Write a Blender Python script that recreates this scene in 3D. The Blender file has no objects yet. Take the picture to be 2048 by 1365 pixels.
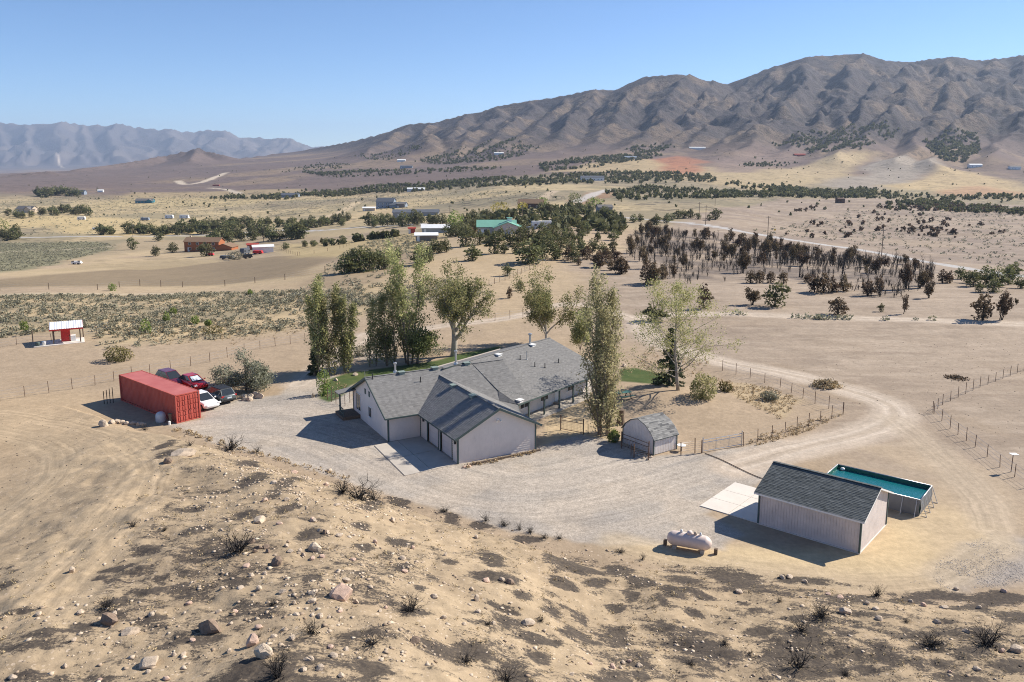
import bpy, math, random
import numpy as np
from mathutils import Vector, Matrix

random.seed(7)
RNG = np.random.default_rng(7)
scene = bpy.context.scene
COL = scene.collection
R = math.radians

# ------------------------------------------------------------------ camera
CAM_H = 26.5                      # metres above the yard
FOC, PITCH, HORIZON = 1650.0, R(10.0), 315.0     # focal length in pixels of a 2048 wide frame
CENX, CENY = 1024.0, HORIZON + FOC * math.tan(PITCH)
cam_d = bpy.data.cameras.new('camera')
cam_d.sensor_width = 36.0
cam_d.lens = FOC / 2048.0 * 36.0
cam_d.shift_y = (CENY - 682.5) / 2048.0
cam_d.clip_start, cam_d.clip_end = 0.5, 60000.0
cam = bpy.data.objects.new('camera', cam_d)
cam.location = (0, 0, CAM_H)
cam.rotation_euler = (R(90) - PITCH, 0, 0)
COL.objects.link(cam)
scene.camera = cam

# ------------------------------------------------------------------ sky, sun, exposure
SUN_AZ = math.atan2(0.917, 0.399)          # clockwise from +Y
SUN_EL = R(36.6)
world = bpy.data.worlds.new('World')
scene.world = world
world.use_nodes = True
wn = world.node_tree.nodes
wl = world.node_tree.links
for n in list(wn):
    wn.remove(n)
wo = wn.new('ShaderNodeOutputWorld')
wb = wn.new('ShaderNodeBackground')
sk = wn.new('ShaderNodeTexSky')
sk.sky_type = 'NISHITA'
sk.sun_disc = False
sk.sun_elevation = SUN_EL
sk.sun_rotation = SUN_AZ
sk.altitude = 3000
sk.air_density = 1.0
sk.dust_density = 0.0
sk.ozone_density = 6.0
wb.inputs['Strength'].default_value = 0.088
wl.new(sk.outputs[0], wb.inputs[0])
wl.new(wb.outputs[0], wo.inputs[0])
sun_d = bpy.data.lights.new('sun', 'SUN')
sun_d.energy = 4.6
sun_d.angle = R(0.5)
sun_d.color = (1.0, 0.93, 0.82)
sun = bpy.data.objects.new('sun', sun_d)
sdir = Vector((0.917 * math.cos(SUN_EL), 0.399 * math.cos(SUN_EL), math.sin(SUN_EL)))
sun.rotation_euler = sdir.to_track_quat('Z', 'Y').to_euler()
sun.location = (60, 30, 90)
COL.objects.link(sun)
scene.view_settings.view_transform = 'Standard'
scene.view_settings.look = 'None'
scene.view_settings.exposure = 0.8
scene.view_settings.gamma = 1.0
scene.view_settings.use_curve_mapping = False
scene.render.engine = 'CYCLES'
scene.cycles.use_denoising = True
scene.cycles.denoising_prefilter = 'NONE'
scene.cycles.denoising_input_passes = 'RGB_ALBEDO_NORMAL'
scene.cycles.use_adaptive_sampling = False
scene.cycles.max_bounces = 6
scene.cycles.transparent_max_bounces = 8
scene.cycles.volume_bounces = 0
scene.cycles.filter_width = 1.05

# ------------------------------------------------------------------ photo survey helpers (pixels of the 2048 wide photo -> places)
_c, _s = math.cos(PITCH), math.sin(PITCH)
def ray(px, py):
    a = (np.asarray(px, float) - CENX) / FOC
    b = (np.asarray(py, float) - CENY) / FOC
    return a, _c - b * _s, -_s - b * _c
def gz(px, py, z=0.0):
    rx, ry, rz = ray(px, py)
    t = (z - CAM_H) / rz
    return np.array([rx * t, ry * t])
def z1(a, b): return (a / 2.926, 220 + b / 2.926)
def z2(a, b): return (600 + a / 2.926, 340 + b / 2.926)
def z3(a, b): return (1300 + a / 2.738, 340 + b / 2.738)
def z4(a, b): return (600 + a / 3.4133, 640 + b / 3.4133)
def z5(a, b): return (150 + a / 4.096, 640 + b / 4.096)
def z6(a, b): return (1050 + a / 3.151, 640 + b / 3.151)
def z7(a, b): return (1280 + a / 3.103, 860 + b / 3.103)
def z8(a, b): return (820 + a / 4.55, 640 + b / 4.55)
def zA(a, b): return (a / 2.703, 860 + b / 2.703)
def zB(a, b): return (600 + a / 2.926, 940 + b / 2.926)
def zC(a, b): return (1200 + a / 2.415, 1080 + b / 2.415)
def zM(a, b): return (1000 + a / 1.954, 80 + b / 1.954)
def zH(a, b): return (600 + a / 2.56, 260 + b / 2.56)
def zR(a, b): return (1500 + a / 3.737, 640 + b / 3.737)

# ------------------------------------------------------------------ noise
def _hash(ix, iy, seed):
    v = np.sin(ix * 127.1 + iy * 311.7 + seed * 74.7) * 43758.5453
    return v - np.floor(v)
def vnoise(x, y, seed=0):
    x = np.asarray(x, float); y = np.asarray(y, float)
    ix = np.floor(x); iy = np.floor(y)
    fx = x - ix; fy = y - iy
    fx = fx * fx * (3 - 2 * fx); fy = fy * fy * (3 - 2 * fy)
    a = _hash(ix, iy, seed); b = _hash(ix + 1, iy, seed)
    c = _hash(ix, iy + 1, seed); d = _hash(ix + 1, iy + 1, seed)
    return (a + (b - a) * fx) * (1 - fy) + (c + (d - c) * fx) * fy
def fbm(x, y, octs=4, seed=0):
    t = 0; amp = 0.5; tot = 0
    for o in range(octs):
        t = t + amp * vnoise(x, y, seed + o * 3.1)
        tot += amp; amp *= 0.5; x = x * 2.03 + 11.3; y = y * 2.03 + 5.7
    return t / tot
def ridged(x, y, octs=4, seed=0):
    t = 0; amp = 0.5; tot = 0
    for o in range(octs):
        n = 1 - np.abs(2 * vnoise(x, y, seed + o * 2.7) - 1)
        t = t + amp * n * n
        tot += amp; amp *= 0.5; x = x * 2.1 + 3.3; y = y * 2.1 + 8.1
    return t / tot
def sstep(a, b, x):
    t = np.clip((np.asarray(x, float) - a) / (b - a), 0, 1)
    return t * t * (3 - 2 * t)

# ------------------------------------------------------------------ terrain: survey points (pixel, distance in metres)
SURV = [
 # left
 (-150,640,150),(-150,560,230),(-150,520,380),(-150,480,560),(-150,430,850),(-150,390,1300),(-150,362,2300),(-150,350,6500),(-150,333,11000),
 (0,700,112),(0,650,130),(0,600,160),(0,580,185),(0,540,290),(0,505,430),(0,473,600),(0,430,850),(0,400,1150),(0,375,1700),(0,356,2600),(0,349,6000),(0,335,10500),
 (200,680,117),(200,640,135),(200,590,172),(200,560,230),(200,530,340),(200,505,440),(200,473,590),(200,440,780),(200,410,1050),(200,385,1500),(200,362,2200),(200,344,3000),(200,347,6200),(200,332,10500),
 (430,660,127),(430,600,158),(430,575,190),(430,545,270),(430,503,440),(430,470,600),(430,440,780),(430,410,1050),(430,385,1450),(430,355,2200),(430,326,3400),(430,335,7000),(430,325,11000),
 (650,640,135),(650,590,162),(650,552,190),(650,520,250),(650,490,400),(650,460,560),(650,430,780),(650,400,1100),(650,375,1500),(650,340,2200),(650,315,3200),(650,303,4300),
 # middle
 (860,620,143),(860,560,180),(860,520,218),(860,490,280),(860,460,420),(860,430,620),(860,400,950),(860,370,1400),(860,330,2100),(860,300,2900),
 (1050,640,134),(1050,580,168),(1050,525,209),(1050,490,255),(1050,470,290),(1050,440,440),(1050,410,640),(1050,380,950),(1050,350,1400),(1050,318,2000),(1050,295,2500),
 (1250,620,145),(1250,570,174),(1250,520,225),(1250,480,300),(1250,450,410),(1250,420,560),(1250,385,900),(1250,350,1350),(1250,315,1900),(1250,300,2300),
 # right
 (1450,640,133),(1450,590,160),(1450,545,200),(1450,500,285),(1450,460,420),(1450,430,530),(1450,400,780),(1450,365,1150),(1450,330,1600),(1450,305,2100),
 (1650,650,129),(1650,600,155),(1650,550,200),(1650,515,280),(1650,490,360),(1650,450,540),(1650,410,800),(1650,375,1150),(1650,340,1600),(1650,315,2000),
 (1850,650,128),(1850,600,153),(1850,555,200),(1850,530,270),(1850,500,370),(1850,450,560),(1850,410,800),(1850,375,1150),(1850,345,1550),(1850,320,1950),
 (2048,650,128),(2048,600,152),(2048,565,190),(2048,545,255),(2048,500,380),(2048,450,570),(2048,410,800),(2048,375,1200),(2048,345,1550),(2048,325,1850),
 (2250,650,128),(2250,560,190),(2250,500,380),(2250,450,570),(2250,410,800),(2250,375,1200),(2250,345,1500),(2250,330,1800),
]
def _surv_xyw(S):
    S = np.array(S, float)
    rx, ry, rz = ray(S[:, 0], S[:, 1])
    return rx / ry, np.log(S[:, 2]), rz / ry + CAM_H / S[:, 2]
_sa, _sl, _sw = _surv_xyw(SURV)
_fl = [(a, math.log(y), 0.0) for a in (-.8, -.5, -.25, 0, .25, .5, .8) for y in (60, 80, 100)]
_sa = np.concatenate([_sa, [f[0] for f in _fl]]); _sl = np.concatenate([_sl, [f[1] for f in _fl]]); _sw = np.concatenate([_sw, [f[2] for f in _fl]])
_K = 2.2
_P = np.stack([_sa * _K, _sl], 1)
def _tps(d2): return np.where(d2 > 1e-12, 0.5 * d2 * np.log(np.maximum(d2, 1e-12)), 0)
_n = len(_P)
_D = ((_P[:, None] - _P[None]) ** 2).sum(-1)
_A = np.zeros((_n + 3, _n + 3))
_A[:_n, :_n] = _tps(_D) + np.eye(_n) * 0.004
_A[:_n, _n] = 1; _A[:_n, _n + 1:] = _P; _A[_n:, :_n] = _A[:_n, _n:].T
_W = np.linalg.solve(_A, np.concatenate([_sw, np.zeros(3)]))
def survey_z(x, y):
    yy = np.maximum(y, 50.0)
    a = np.clip(x / yy, -.72, .72) * _K; l = np.log(yy)
    w = _W[_n] + _W[_n + 1] * a + _W[_n + 2] * l
    for k in range(_n):
        w = w + _W[k] * _tps((a - _P[k, 0]) ** 2 + (l - _P[k, 1]) ** 2)
    return w * yy

# burnt slope in the foreground: its lip runs along the yard
LIP = np.array([gz(px, py, 1.8) for px, py in ((215,812),(300,838),(365,853),(430,880),(520,905),(620,935),(700,957),(830,1001),(950,1037),(1100,1066),(1200,1088))]
             + [gz(px, py, 0.4) for px, py in ((1300,1128),(1450,1146),(1600,1162),(1750,1184),(1900,1198),(2048,1203),(2300,1215))])
def poly_dist(x, y, PL, closed=False):
    best = np.full(np.shape(x), 1e9); sg = np.zeros(np.shape(x)); al = np.zeros(np.shape(x)); acc = 0.0
    m = len(PL)
    for i in range(m if closed else m - 1):
        p = PL[i]; q = PL[(i + 1) % m]
        d = q - p; L2 = float(d @ d) + 1e-12; L = math.sqrt(L2)
        t = np.clip(((x - p[0]) * d[0] + (y - p[1]) * d[1]) / L2, 0, 1)
        dd = (x - p[0] - t * d[0]) ** 2 + (y - p[1] - t * d[1]) ** 2
        up = dd < best
        best = np.where(up, dd, best)
        sg = np.where(up, np.sign((x - p[0]) * d[1] - (y - p[1]) * d[0]), sg)
        al = np.where(up, acc + t * L, al)
        acc += L
    return np.sqrt(best), sg, al
def spine_x(y): return -8.5 - (y - 33) * .30
def slope_h(x, y):
    d, s, al = poly_dist(x, y, LIP)
    d = d * s
    left = sstep(-46, -23, x + 0.15 * (y - 60))
    right = 1 - 0.75 * sstep(-2, 8, x)
    h = left * right * 1.9 * sstep(-0.6, 2.2, d)
    dd = np.maximum(d - 0.8, 0)
    h = h + (0.25 + 0.75 * left) * ((0.15 - .035 * sstep(0, 12, x)) * dd) * sstep(0, 4, d)
    h = h + sstep(0, 4, d) * (.12 + .88 * left) * ((fbm(x * .22, y * .22, 3, 5) - .5) * .9 + (fbm(x * 1.6, y * 1.6, 3, 9) - .5) * .22 + (fbm(x * .55, y * .55, 3, 19) - .5) * .35)
    h = h + 1.7 * np.exp(-((x - spine_x(y)) / 7.0) ** 2) * sstep(1, 9, d)
    return h, d

# mountain ridges: (pixel, row, distance)
def ridge_pts(L):
    o = []
    for px, py, Y in L:
        rx, ry, rz = ray(px, py)
        o.append((float(rx / ry) * Y, Y, CAM_H + float(rz / ry) * Y))
    return o
CREST = [(640,297,4300),(700,284,4000),(780,263,3750),(815,248,3650),(870,244,3600),(935,227,3500),(965,223,3500),(1000,211,3550),(1060,201,3500),
 (1130,191,3450),(1180,179,3400),(1230,179,3450),(1290,153,3300),(1340,150,3250),(1365,149,3250),(1410,161,3350),(1452,168,3450),(1500,153,3450),(1560,129,3400),
 (1610,114,3400),(1650,111,3450),(1720,107,3450),(1770,121,3500),(1820,124,3550),(1850,119,3500),(1905,112,3450),(1950,120,3500),(2000,116,3450),(2048,109,3400),
 (2160,100,3400),(2300,112,3400),(2500,120,3400)]
SPURS = [
 [(640,297,4300),(560,312,4300),(480,326,4100)],
 [(815,248,3650),(780,275,3300),(740,292,2900)],
 [(870,244,3600),(850,268,3200),(810,290,2700)],
 [(935,227,3500),(905,255,3050),(900,280,2600)],
 [(1000,211,3550),(960,247,3050),(925,277,2550)],
 [(1060,201,3500),(1020,235,3050),(985,270,2550)],
 [(1130,191,3450),(1085,238,2950),(1040,270,2450)],
 [(1180,179,3400),(1150,222,2950),(1105,262,2500)],
 [(1290,153,3300),(1262,195,2950),(1215,245,2600),(1165,285,2300)],
 [(1365,149,3250),(1352,185,2950),(1330,232,2600),(1262,262,2300)],
 [(1410,161,3350),(1412,200,2900),(1380,245,2500),(1330,275,2250)],
 [(1500,153,3450),(1448,193,3050),(1408,236,2600),(1370,272,2250)],
 [(1560,129,3400),(1530,175,3000),(1490,215,2700),(1452,262,2300)],
 [(1610,114,3400),(1600,165,2950),(1560,205,2600),(1515,245,2300)],
 [(1550,207,2550),(1520,232,2350),(1500,262,2150)],
 [(1625,212,2600),(1612,245,2350),(1590,268,2150)],
 [(1720,107,3450),(1705,150,3050),(1692,190,2700),(1668,232,2400)],
 [(1820,124,3550),(1762,170,2850),(1725,215,2500),(1680,262,2150)],
 [(1905,112,3450),(1880,150,3050),(1812,178,2700),(1780,222,2350),(1720,268,2050)],
 [(2000,116,3450),(1960,150,3050),(1905,185,2650),(1862,235,2250),(1830,280,1950)],
 [(2048,109,3400),(2040,160,2950),(1975,190,2550),(1930,240,2150),(1905,290,1850)],
 [(2160,100,3400),(2130,160,2900),(2070,215,2350),(2030,270,1950)],
 [(2300,112,3400),(2260,180,2700),(2200,250,2150)],
 [(860,268,2700),(845,285,2500)],
 [(1480,285,2050),(1430,292,2000)],
]
for _L in SPURS[:-2]:
    _p, _q = _L[-2], _L[-1]
    _L.append((_q[0] + (_q[0] - _p[0]) * .7, _q[1] + 48, _q[2] - 300))
KNOLL = [[(395,297,3500),(330,312,3450),(240,330,3200),(150,345,2900)],[(395,297,3500),(450,312,3400)],[(395,297,3500),(380,320,3150)],[(100,347,2650),(30,356,2600)]]
FAR = [(-300,262,14500),(-100,256,14500),(0,249,14200),(60,248,14000),(125,241,14000),(165,249,14200),(240,251,14000),(275,259,14200),(340,253,14000),(400,264,14200),
 (435,262,14000),(470,273,14200),(540,277,14200),(560,275,14000),(600,286,14300),(640,293,14500),(720,300,15000)]
FARSPUR = []
_rr = random.Random(3)
for _i, (px, py, Y) in enumerate(FAR):
    for k in range(2):
        sx = px + _rr.uniform(-45, 5) + k * 38
        L = [(px, py, Y)]
        x0 = px; y0 = py
        for j in range(1, 4):
            x0 += (sx - px) / 3 + _rr.uniform(-14, 14)
            y0 = py + (322 - py) * (j / 3) ** 0.8 + _rr.uniform(-4, 4)
            L.append((x0, min(y0, 326), Y - 1000 * j + _rr.uniform(-150, 150)))
        FARSPUR.append(L)
def ridge_field(x, y, lines, k, p):
    z = np.full(x.shape, -1e4)
    for L in lines:
        P3 = ridge_pts(L)
        for i in range(len(P3) - 1):
            p0 = np.array(P3[i]); p1 = np.array(P3[i + 1])
            d = p1[:2] - p0[:2]; L2 = d @ d
            t = np.clip(((x - p0[0]) * d[0] + (y - p0[1]) * d[1]) / L2, 0, 1)
            dist = np.sqrt((x - p0[0] - t * d[0]) ** 2 + (y - p0[1] - t * d[1]) ** 2)
            zz = p0[2] + (p1[2] - p0[2]) * t - k * dist ** p
            z = np.maximum(z, zz)
    return z
def terrain_z(x, y):
    x = np.asarray(x, float); y = np.asarray(y, float)
    z = survey_z(x, y) * sstep(92, 135, y)
    # rolling ground
    z = z + (fbm(x * .03, y * .03, 3, 21) - .5) * 1.2 * sstep(110, 200, y) + (fbm(x * .006, y * .006, 4, 22) - .5) * 8 * sstep(420, 900, y)
    z = z + (fbm(x * .8, y * .8, 2, 23) - .5) * .10 * sstep(90, 130, y)
    # mound under the garden trees
    z = z + 0.9 * np.exp(-(((x - 17.5) / 6) ** 2 + ((y - 88) / 6) ** 2))
    near = y < 85
    if near.any():
        h, _ = slope_h(x[near], y[near]); z[near] = z[near] + h
    m = y > 1300
    if m.any():
        xm, ym = x[m], y[m]
        wx2 = xm + (fbm(xm / 300, ym / 300, 4, 131) - .5) * 150; wy2 = ym + (fbm(xm / 300, ym / 300, 4, 137) - .5) * 150
        r = np.maximum(ridge_field(wx2, wy2, SPURS, .60, .97), ridge_field(xm, ym, [CREST], .50, .99))
        rk = ridge_field(xm, ym, KNOLL, .9, .85)
        r = np.maximum(r, rk)
        ac = xm - .55 * ym + (fbm(xm / 120, ym / 120, 4, 141) - .5) * 130
        gul = (ridged(ac / 105, ym / 620, 3, 41) - .5) * 42 + (ridged(ac / 38, ym / 240, 3, 45) - .5) * 15
        rough = gul + (ridged(xm / 420, ym / 420, 4, 47) - .5) * 30 + (fbm(xm / 24, ym / 24, 4, 43) - .5) * 20
        b = z[m]
        e = r - b
        blend = np.where(e > 0, e, 0) + 18 * np.log1p(np.exp(-np.abs(e) / 18))      # soft maximum
        crest_d = poly_dist(xm, ym, np.array([q[:2] for q in ridge_pts(CREST)]))[0]
        b2 = b + blend + rough * sstep(5, 120, e) * (0.15 + 0.85 * sstep(30, 300, crest_d))
        f = y[m] > 8000
        if f.any():
            xf, yf = xm[f], ym[f]
            w1 = (fbm(xf / 900, yf / 900, 4, 51) - .5) * 900; w2 = (fbm(xf / 900, yf / 900, 4, 57) - .5) * 900
            rf = np.maximum(ridge_field(xf + w1 * .6, yf + w2 * .6, FARSPUR, 1.1, .86), ridge_field(xf, yf, [FAR], .8, .94))
            rf = rf + (ridged(xf / 700, yf / 700, 4, 61) - .5) * 110
            b2[f] = np.maximum(b2[f], rf)
        z[m] = b2
    return z

# ------------------------------------------------------------------ terrain grid
YR = [22.0]
while YR[-1] < 105: YR.append(YR[-1] + 0.24)
while YR[-1] < 420: YR.append(YR[-1] * 1.0052)
while YR[-1] < 1900: YR.append(YR[-1] * 1.0135)
while YR[-1] < 3800: YR.append(YR[-1] * 1.0048)
while YR[-1] < 12500: YR.append(YR[-1] * 1.015)
while YR[-1] < 16500: YR.append(YR[-1] * 1.006)
YR = np.array(YR)
AC = np.linspace(-.74, .74, 600)
GX = (YR[:, None] + 30) * AC[None]
GY = np.repeat(YR[:, None], len(AC), 1)
GZ = terrain_z(GX.ravel(), GY.ravel()).reshape(GX.shape)
def gh(x, y):
    x = np.asarray(x, float); y = np.asarray(y, float)
    fi = np.clip(np.interp(y, YR, np.arange(len(YR))), 0, len(YR) - 1.001)
    fj = np.clip((x / (y + 30) - AC[0]) / (AC[1] - AC[0]), 0, len(AC) - 1.001)
    i = fi.astype(int); j = fj.astype(int); u = fi - i; v = fj - j
    return (GZ[i, j] * (1 - v) + GZ[i, j + 1] * v) * (1 - u) + (GZ[i + 1, j] * (1 - v) + GZ[i + 1, j + 1] * v) * u
_TS = np.concatenate([np.linspace(20, 120, 600), np.geomspace(120.2, 16500, 2600)])
def hit(px, py):
    rx, ry, rz = ray(px, py)
    Y = _TS; X = Y * rx / ry; Z = CAM_H + Y * rz / ry
    b = Z - gh(X, Y)
    k = np.argmax(b < 0) if (b < 0).any() else len(b) - 1
    k = max(k, 1)
    t = b[k - 1] / (b[k - 1] - b[k] + 1e-9)
    y = Y[k - 1] + (Y[k] - Y[k - 1]) * min(max(t, 0), 1)
    x = y * float(rx / ry)
    return np.array([x, y, float(gh(x, y))])
def hits(L): return np.array([hit(*p)[:2] for p in L])

# ------------------------------------------------------------------ object helpers
def tag(o, label=None, cat=None, group=None, kind=None):
    if label: o['label'] = label
    if cat: o['category'] = cat
    if group: o['group'] = group
    if kind: o['kind'] = kind
    return o
def empty(name, loc, rz=0.0, label=None, cat=None, group=None):
    o = bpy.data.objects.new(name, None)
    o.empty_display_size = 0.3
    o.location = (float(loc[0]), float(loc[1]), float(loc[2])); o.rotation_euler = (0, 0, rz)
    COL.objects.link(o)
    return tag(o, label, cat, group)
def link(name, me, parent=None, mat=None):
    o = bpy.data.objects.new(name, me)
    COL.objects.link(o)
    if parent is not None: o.parent = parent
    if mat is not None and not me.materials: me.materials.append(mat)
    return o
def np_mesh(name, V, Q, tint=None, mat=None, smooth=False):
    me = bpy.data.meshes.new(name)
    V = np.asarray(V, np.float32); Q = np.asarray(Q, np.int32)
    k = Q.shape[1]
    me.vertices.add(len(V)); me.vertices.foreach_set('co', V.ravel())
    me.loops.add(Q.size); me.loops.foreach_set('vertex_index', Q.ravel())
    me.polygons.add(len(Q)); me.polygons.foreach_set('loop_start', np.arange(0, Q.size, k, dtype=np.int32))
    if smooth: me.polygons.foreach_set('use_smooth', np.ones(len(Q), bool))
    if tint is not None:
        a = me.attributes.new('tint', 'FLOAT', 'POINT'); a.data.foreach_set('value', np.asarray(tint, np.float32))
    me.update(); me.validate()
    if mat is not None: me.materials.append(mat)
    return me
class MB:
    """collects shapes for one mesh"""
    def __init__(s): s.v = []; s.f = []; s.t = []
    def add(s, vs, fs, t=0.5):
        n = len(s.v); s.v += [tuple(float(c) for c in p) for p in vs]; s.f += [tuple(i + n for i in f) for f in fs]; s.t += [t] * len(vs); return s
    def poly(s, pts, t=0.5): return s.add(pts, [tuple(range(len(pts)))], t)
    def obox(s, o, a, b, c, t=0.5):
        o, a, b, c = (np.asarray(q, float) for q in (o, a, b, c))
        P = [o, o + a, o + a + b, o + b, o + c, o + a + c, o + a + b + c, o + b + c]
        F = [(0, 3, 2, 1), (4, 5, 6, 7), (0, 1, 5, 4), (1, 2, 6, 5), (2, 3, 7, 6), (3, 0, 4, 7)]
        if np.dot(np.cross(a, b), c) < 0: F = [f[::-1] for f in F]
        return s.add(P, F, t)
    def box(s, x0, x1, y0, y1, z0, z1, t=0.5): return s.obox((x0, y0, z0), (x1 - x0, 0, 0), (0, y1 - y0, 0), (0, 0, z1 - z0), t)
    def prism(s, pts, z0, z1, t=0.5):
        n = len(pts); a = sum(pts[i][0] * pts[(i + 1) % n][1] - pts[(i + 1) % n][0] * pts[i][1] for i in range(n))
        if a < 0: pts = list(pts)[::-1]
        V = [(p[0], p[1], z0) for p in pts] + [(p[0], p[1], z1) for p in pts]
        return s.add(V, [tuple(range(n))[::-1], tuple(range(n, 2 * n))] + [(i, (i + 1) % n, n + (i + 1) % n, n + i) for i in range(n)], t)
    def tube(s, P, rad, n=6, t=0.5, cap=True):
        P = [np.asarray(p, float) for p in P]
        if not hasattr(rad, '__len__'): rad = [rad] * len(P)
        rings = []
        for i, p in enumerate(P):
            d = P[min(i + 1, len(P) - 1)] - P[max(i - 1, 0)]
            d = d / (np.linalg.norm(d) + 1e-9)
            u = np.cross(d, (0, 0, 1) if abs(d[2]) < .9 else (1, 0, 0)); u /= np.linalg.norm(u); w = np.cross(d, u)
            rings.append([p + rad[i] * (u * math.cos(6.2832 * k / n) + w * math.sin(6.2832 * k / n)) for k in range(n)])
        V = [q for r in rings for q in r]; F = []
        for i in range(len(P) - 1):
            for k in range(n):
                F.append((i * n + k, i * n + (k + 1) % n, (i + 1) * n + (k + 1) % n, (i + 1) * n + k))
        if cap: F += [tuple(range(n))[::-1], tuple((len(P) - 1) * n + k for k in range(n))]
        return s.add(V, F, t)
    def lathe(s, prof, n=16, o=(0, 0, 0), t=0.5):
        V = []; F = []
        for r, z in prof:
            for k in range(n): V.append((o[0] + r * math.cos(6.2832 * k / n), o[1] + r * math.sin(6.2832 * k / n), o[2] + z))
        for i in range(len(prof) - 1):
            for k in range(n): F.append((i * n + k, i * n + (k + 1) % n, (i + 1) * n + (k + 1) % n, (i + 1) * n + k))
        F += [tuple(range(n))[::-1], tuple((len(prof) - 1) * n + k for k in range(n))]
        return s.add(V, F, t)
    def mesh(s, name, mat, smooth=False):
        me = bpy.data.meshes.new(name); me.from_pydata(s.v, [], s.f)
        a = me.attributes.new('tint', 'FLOAT', 'POINT'); a.data.foreach_set('value', np.asarray(s.t, np.float32))
        if smooth: me.polygons.foreach_set('use_smooth', np.ones(len(me.polygons), bool))
        me.update(); me.materials.append(mat)
        return me
    def build(s, name, mat, parent=None, smooth=False, origin=None, kind=None):
        if origin is not None:
            o = np.asarray(origin, float); s.v = [tuple(np.asarray(p) - o) for p in s.v]
        ob = link(name, s.mesh(name, mat, smooth), parent)
        if origin is not None and parent is None: ob.location = origin
        if kind: ob['kind'] = kind
        return ob

# ------------------------------------------------------------------ materials
def nodes(name):
    m = bpy.data.materials.new(name); m.use_nodes = True
    nt = m.node_tree; b = nt.nodes['Principled BSDF']
    return m, nt, b
def pm(name, col, rough=.75, var=.2, scale=3.0, bump=0.0, metal=0.0, col2=None, tint=False, spec=.35, bscale=None, detail=6):
    m, nt, b = nodes(name); N = nt.nodes; L = nt.links
    tc = N.new('ShaderNodeTexCoord'); nz = N.new('ShaderNodeTexNoise'); nz.inputs['Scale'].default_value = scale; nz.inputs['Detail'].default_value = detail; nz.inputs['Roughness'].default_value = .65
    L.new(tc.outputs['Object'], nz.inputs['Vector'])
    mix = N.new('ShaderNodeMix'); mix.data_type = 'RGBA'
    c2 = col2 or tuple(min(1, c * (1 + var)) for c in col); c1 = tuple(c * (1 - var) for c in col) if col2 is None else col
    mix.inputs[6].default_value = (*c1, 1); mix.inputs[7].default_value = (*c2, 1)
    if tint:
        at = N.new('ShaderNodeAttribute'); at.attribute_name = 'tint'
        ma = N.new('ShaderNodeMath'); ma.operation = 'MULTIPLY_ADD'; ma.inputs[1].default_value = .45; ma.inputs[2].default_value = -.225
        ad = N.new('ShaderNodeMath'); ad.operation = 'ADD'
        L.new(nz.outputs[0], ma.inputs[0]); L.new(ma.outputs[0], ad.inputs[0]); L.new(at.outputs['Fac'], ad.inputs[1]); L.new(ad.outputs[0], mix.inputs[0])
    else:
        mr = N.new('ShaderNodeMapRange'); mr.inputs[1].default_value = .3; mr.inputs[2].default_value = .7
        L.new(nz.outputs[0], mr.inputs[0]); L.new(mr.outputs[0], mix.inputs[0])
    L.new(mix.outputs[2], b.inputs['Base Color'])
    b.inputs['Roughness'].default_value = rough; b.inputs['Metallic'].default_value = metal
    b.inputs['Specular IOR Level'].default_value = spec
    if bump:
        n2 = N.new('ShaderNodeTexNoise'); n2.inputs['Scale'].default_value = bscale or scale * 6; n2.inputs['Detail'].default_value = 4
        L.new(tc.outputs['Object'], n2.inputs['Vector'])
        bp = N.new('ShaderNodeBump'); bp.inputs['Strength'].default_value = bump; bp.inputs['Distance'].default_value = .03
        L.new(n2.outputs[0], bp.inputs['Height']); L.new(bp.outputs[0], b.inputs['Normal'])
    return m
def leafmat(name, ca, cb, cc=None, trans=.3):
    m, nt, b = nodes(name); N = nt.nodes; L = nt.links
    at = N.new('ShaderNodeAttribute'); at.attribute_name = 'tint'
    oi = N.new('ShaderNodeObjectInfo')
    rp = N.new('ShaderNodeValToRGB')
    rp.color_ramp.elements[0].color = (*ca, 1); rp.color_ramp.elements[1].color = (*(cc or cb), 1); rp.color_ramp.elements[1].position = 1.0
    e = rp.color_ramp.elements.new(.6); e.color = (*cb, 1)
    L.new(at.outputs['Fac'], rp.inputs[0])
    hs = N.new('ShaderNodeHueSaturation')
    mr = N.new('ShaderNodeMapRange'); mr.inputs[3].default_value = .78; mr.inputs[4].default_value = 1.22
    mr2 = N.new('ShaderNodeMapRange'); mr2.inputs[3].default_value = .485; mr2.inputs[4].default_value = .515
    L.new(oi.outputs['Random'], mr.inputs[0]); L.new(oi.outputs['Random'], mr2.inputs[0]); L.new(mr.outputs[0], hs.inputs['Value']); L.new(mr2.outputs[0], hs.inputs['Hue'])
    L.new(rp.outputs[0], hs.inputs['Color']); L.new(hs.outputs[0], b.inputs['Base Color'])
    b.inputs['Roughness'].default_value = .7; b.inputs['Specular IOR Level'].default_value = .25
    if trans:
        tr = N.new('ShaderNodeBsdfTranslucent'); L.new(hs.outputs[0], tr.inputs['Color'])
        mx = N.new('ShaderNodeMixShader'); mx.inputs[0].default_value = trans
        L.new(b.outputs[0], mx.inputs[1]); L.new(tr.outputs[0], mx.inputs[2]); L.new(mx.outputs[0], N['Material Output'].inputs['Surface'])
    return m
M = {}
M['shingle'] = pm('shingle', (.165, .16, .155), .9, 0, 5, .25, col2=(.25, .242, .232), tint=True, spec=.2)
M['shingle_green'] = pm('shingle_green', (.065, .073, .073), .9, 0, 5, .25, col2=(.15, .16, .158), tint=True, spec=.2)
M['siding'] = pm('siding', (.75, .67, .60), .75, .06, 1.3, .05)
M['panel'] = pm('panel_siding', (.64, .57, .53), .8, .12, 1.1, .08)
M['trim'] = pm('green_trim', (.075, .105, .098), .65, .12, 2)
M['white'] = pm('white_paint', (.78, .77, .74), .55, .05, 2)
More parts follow.
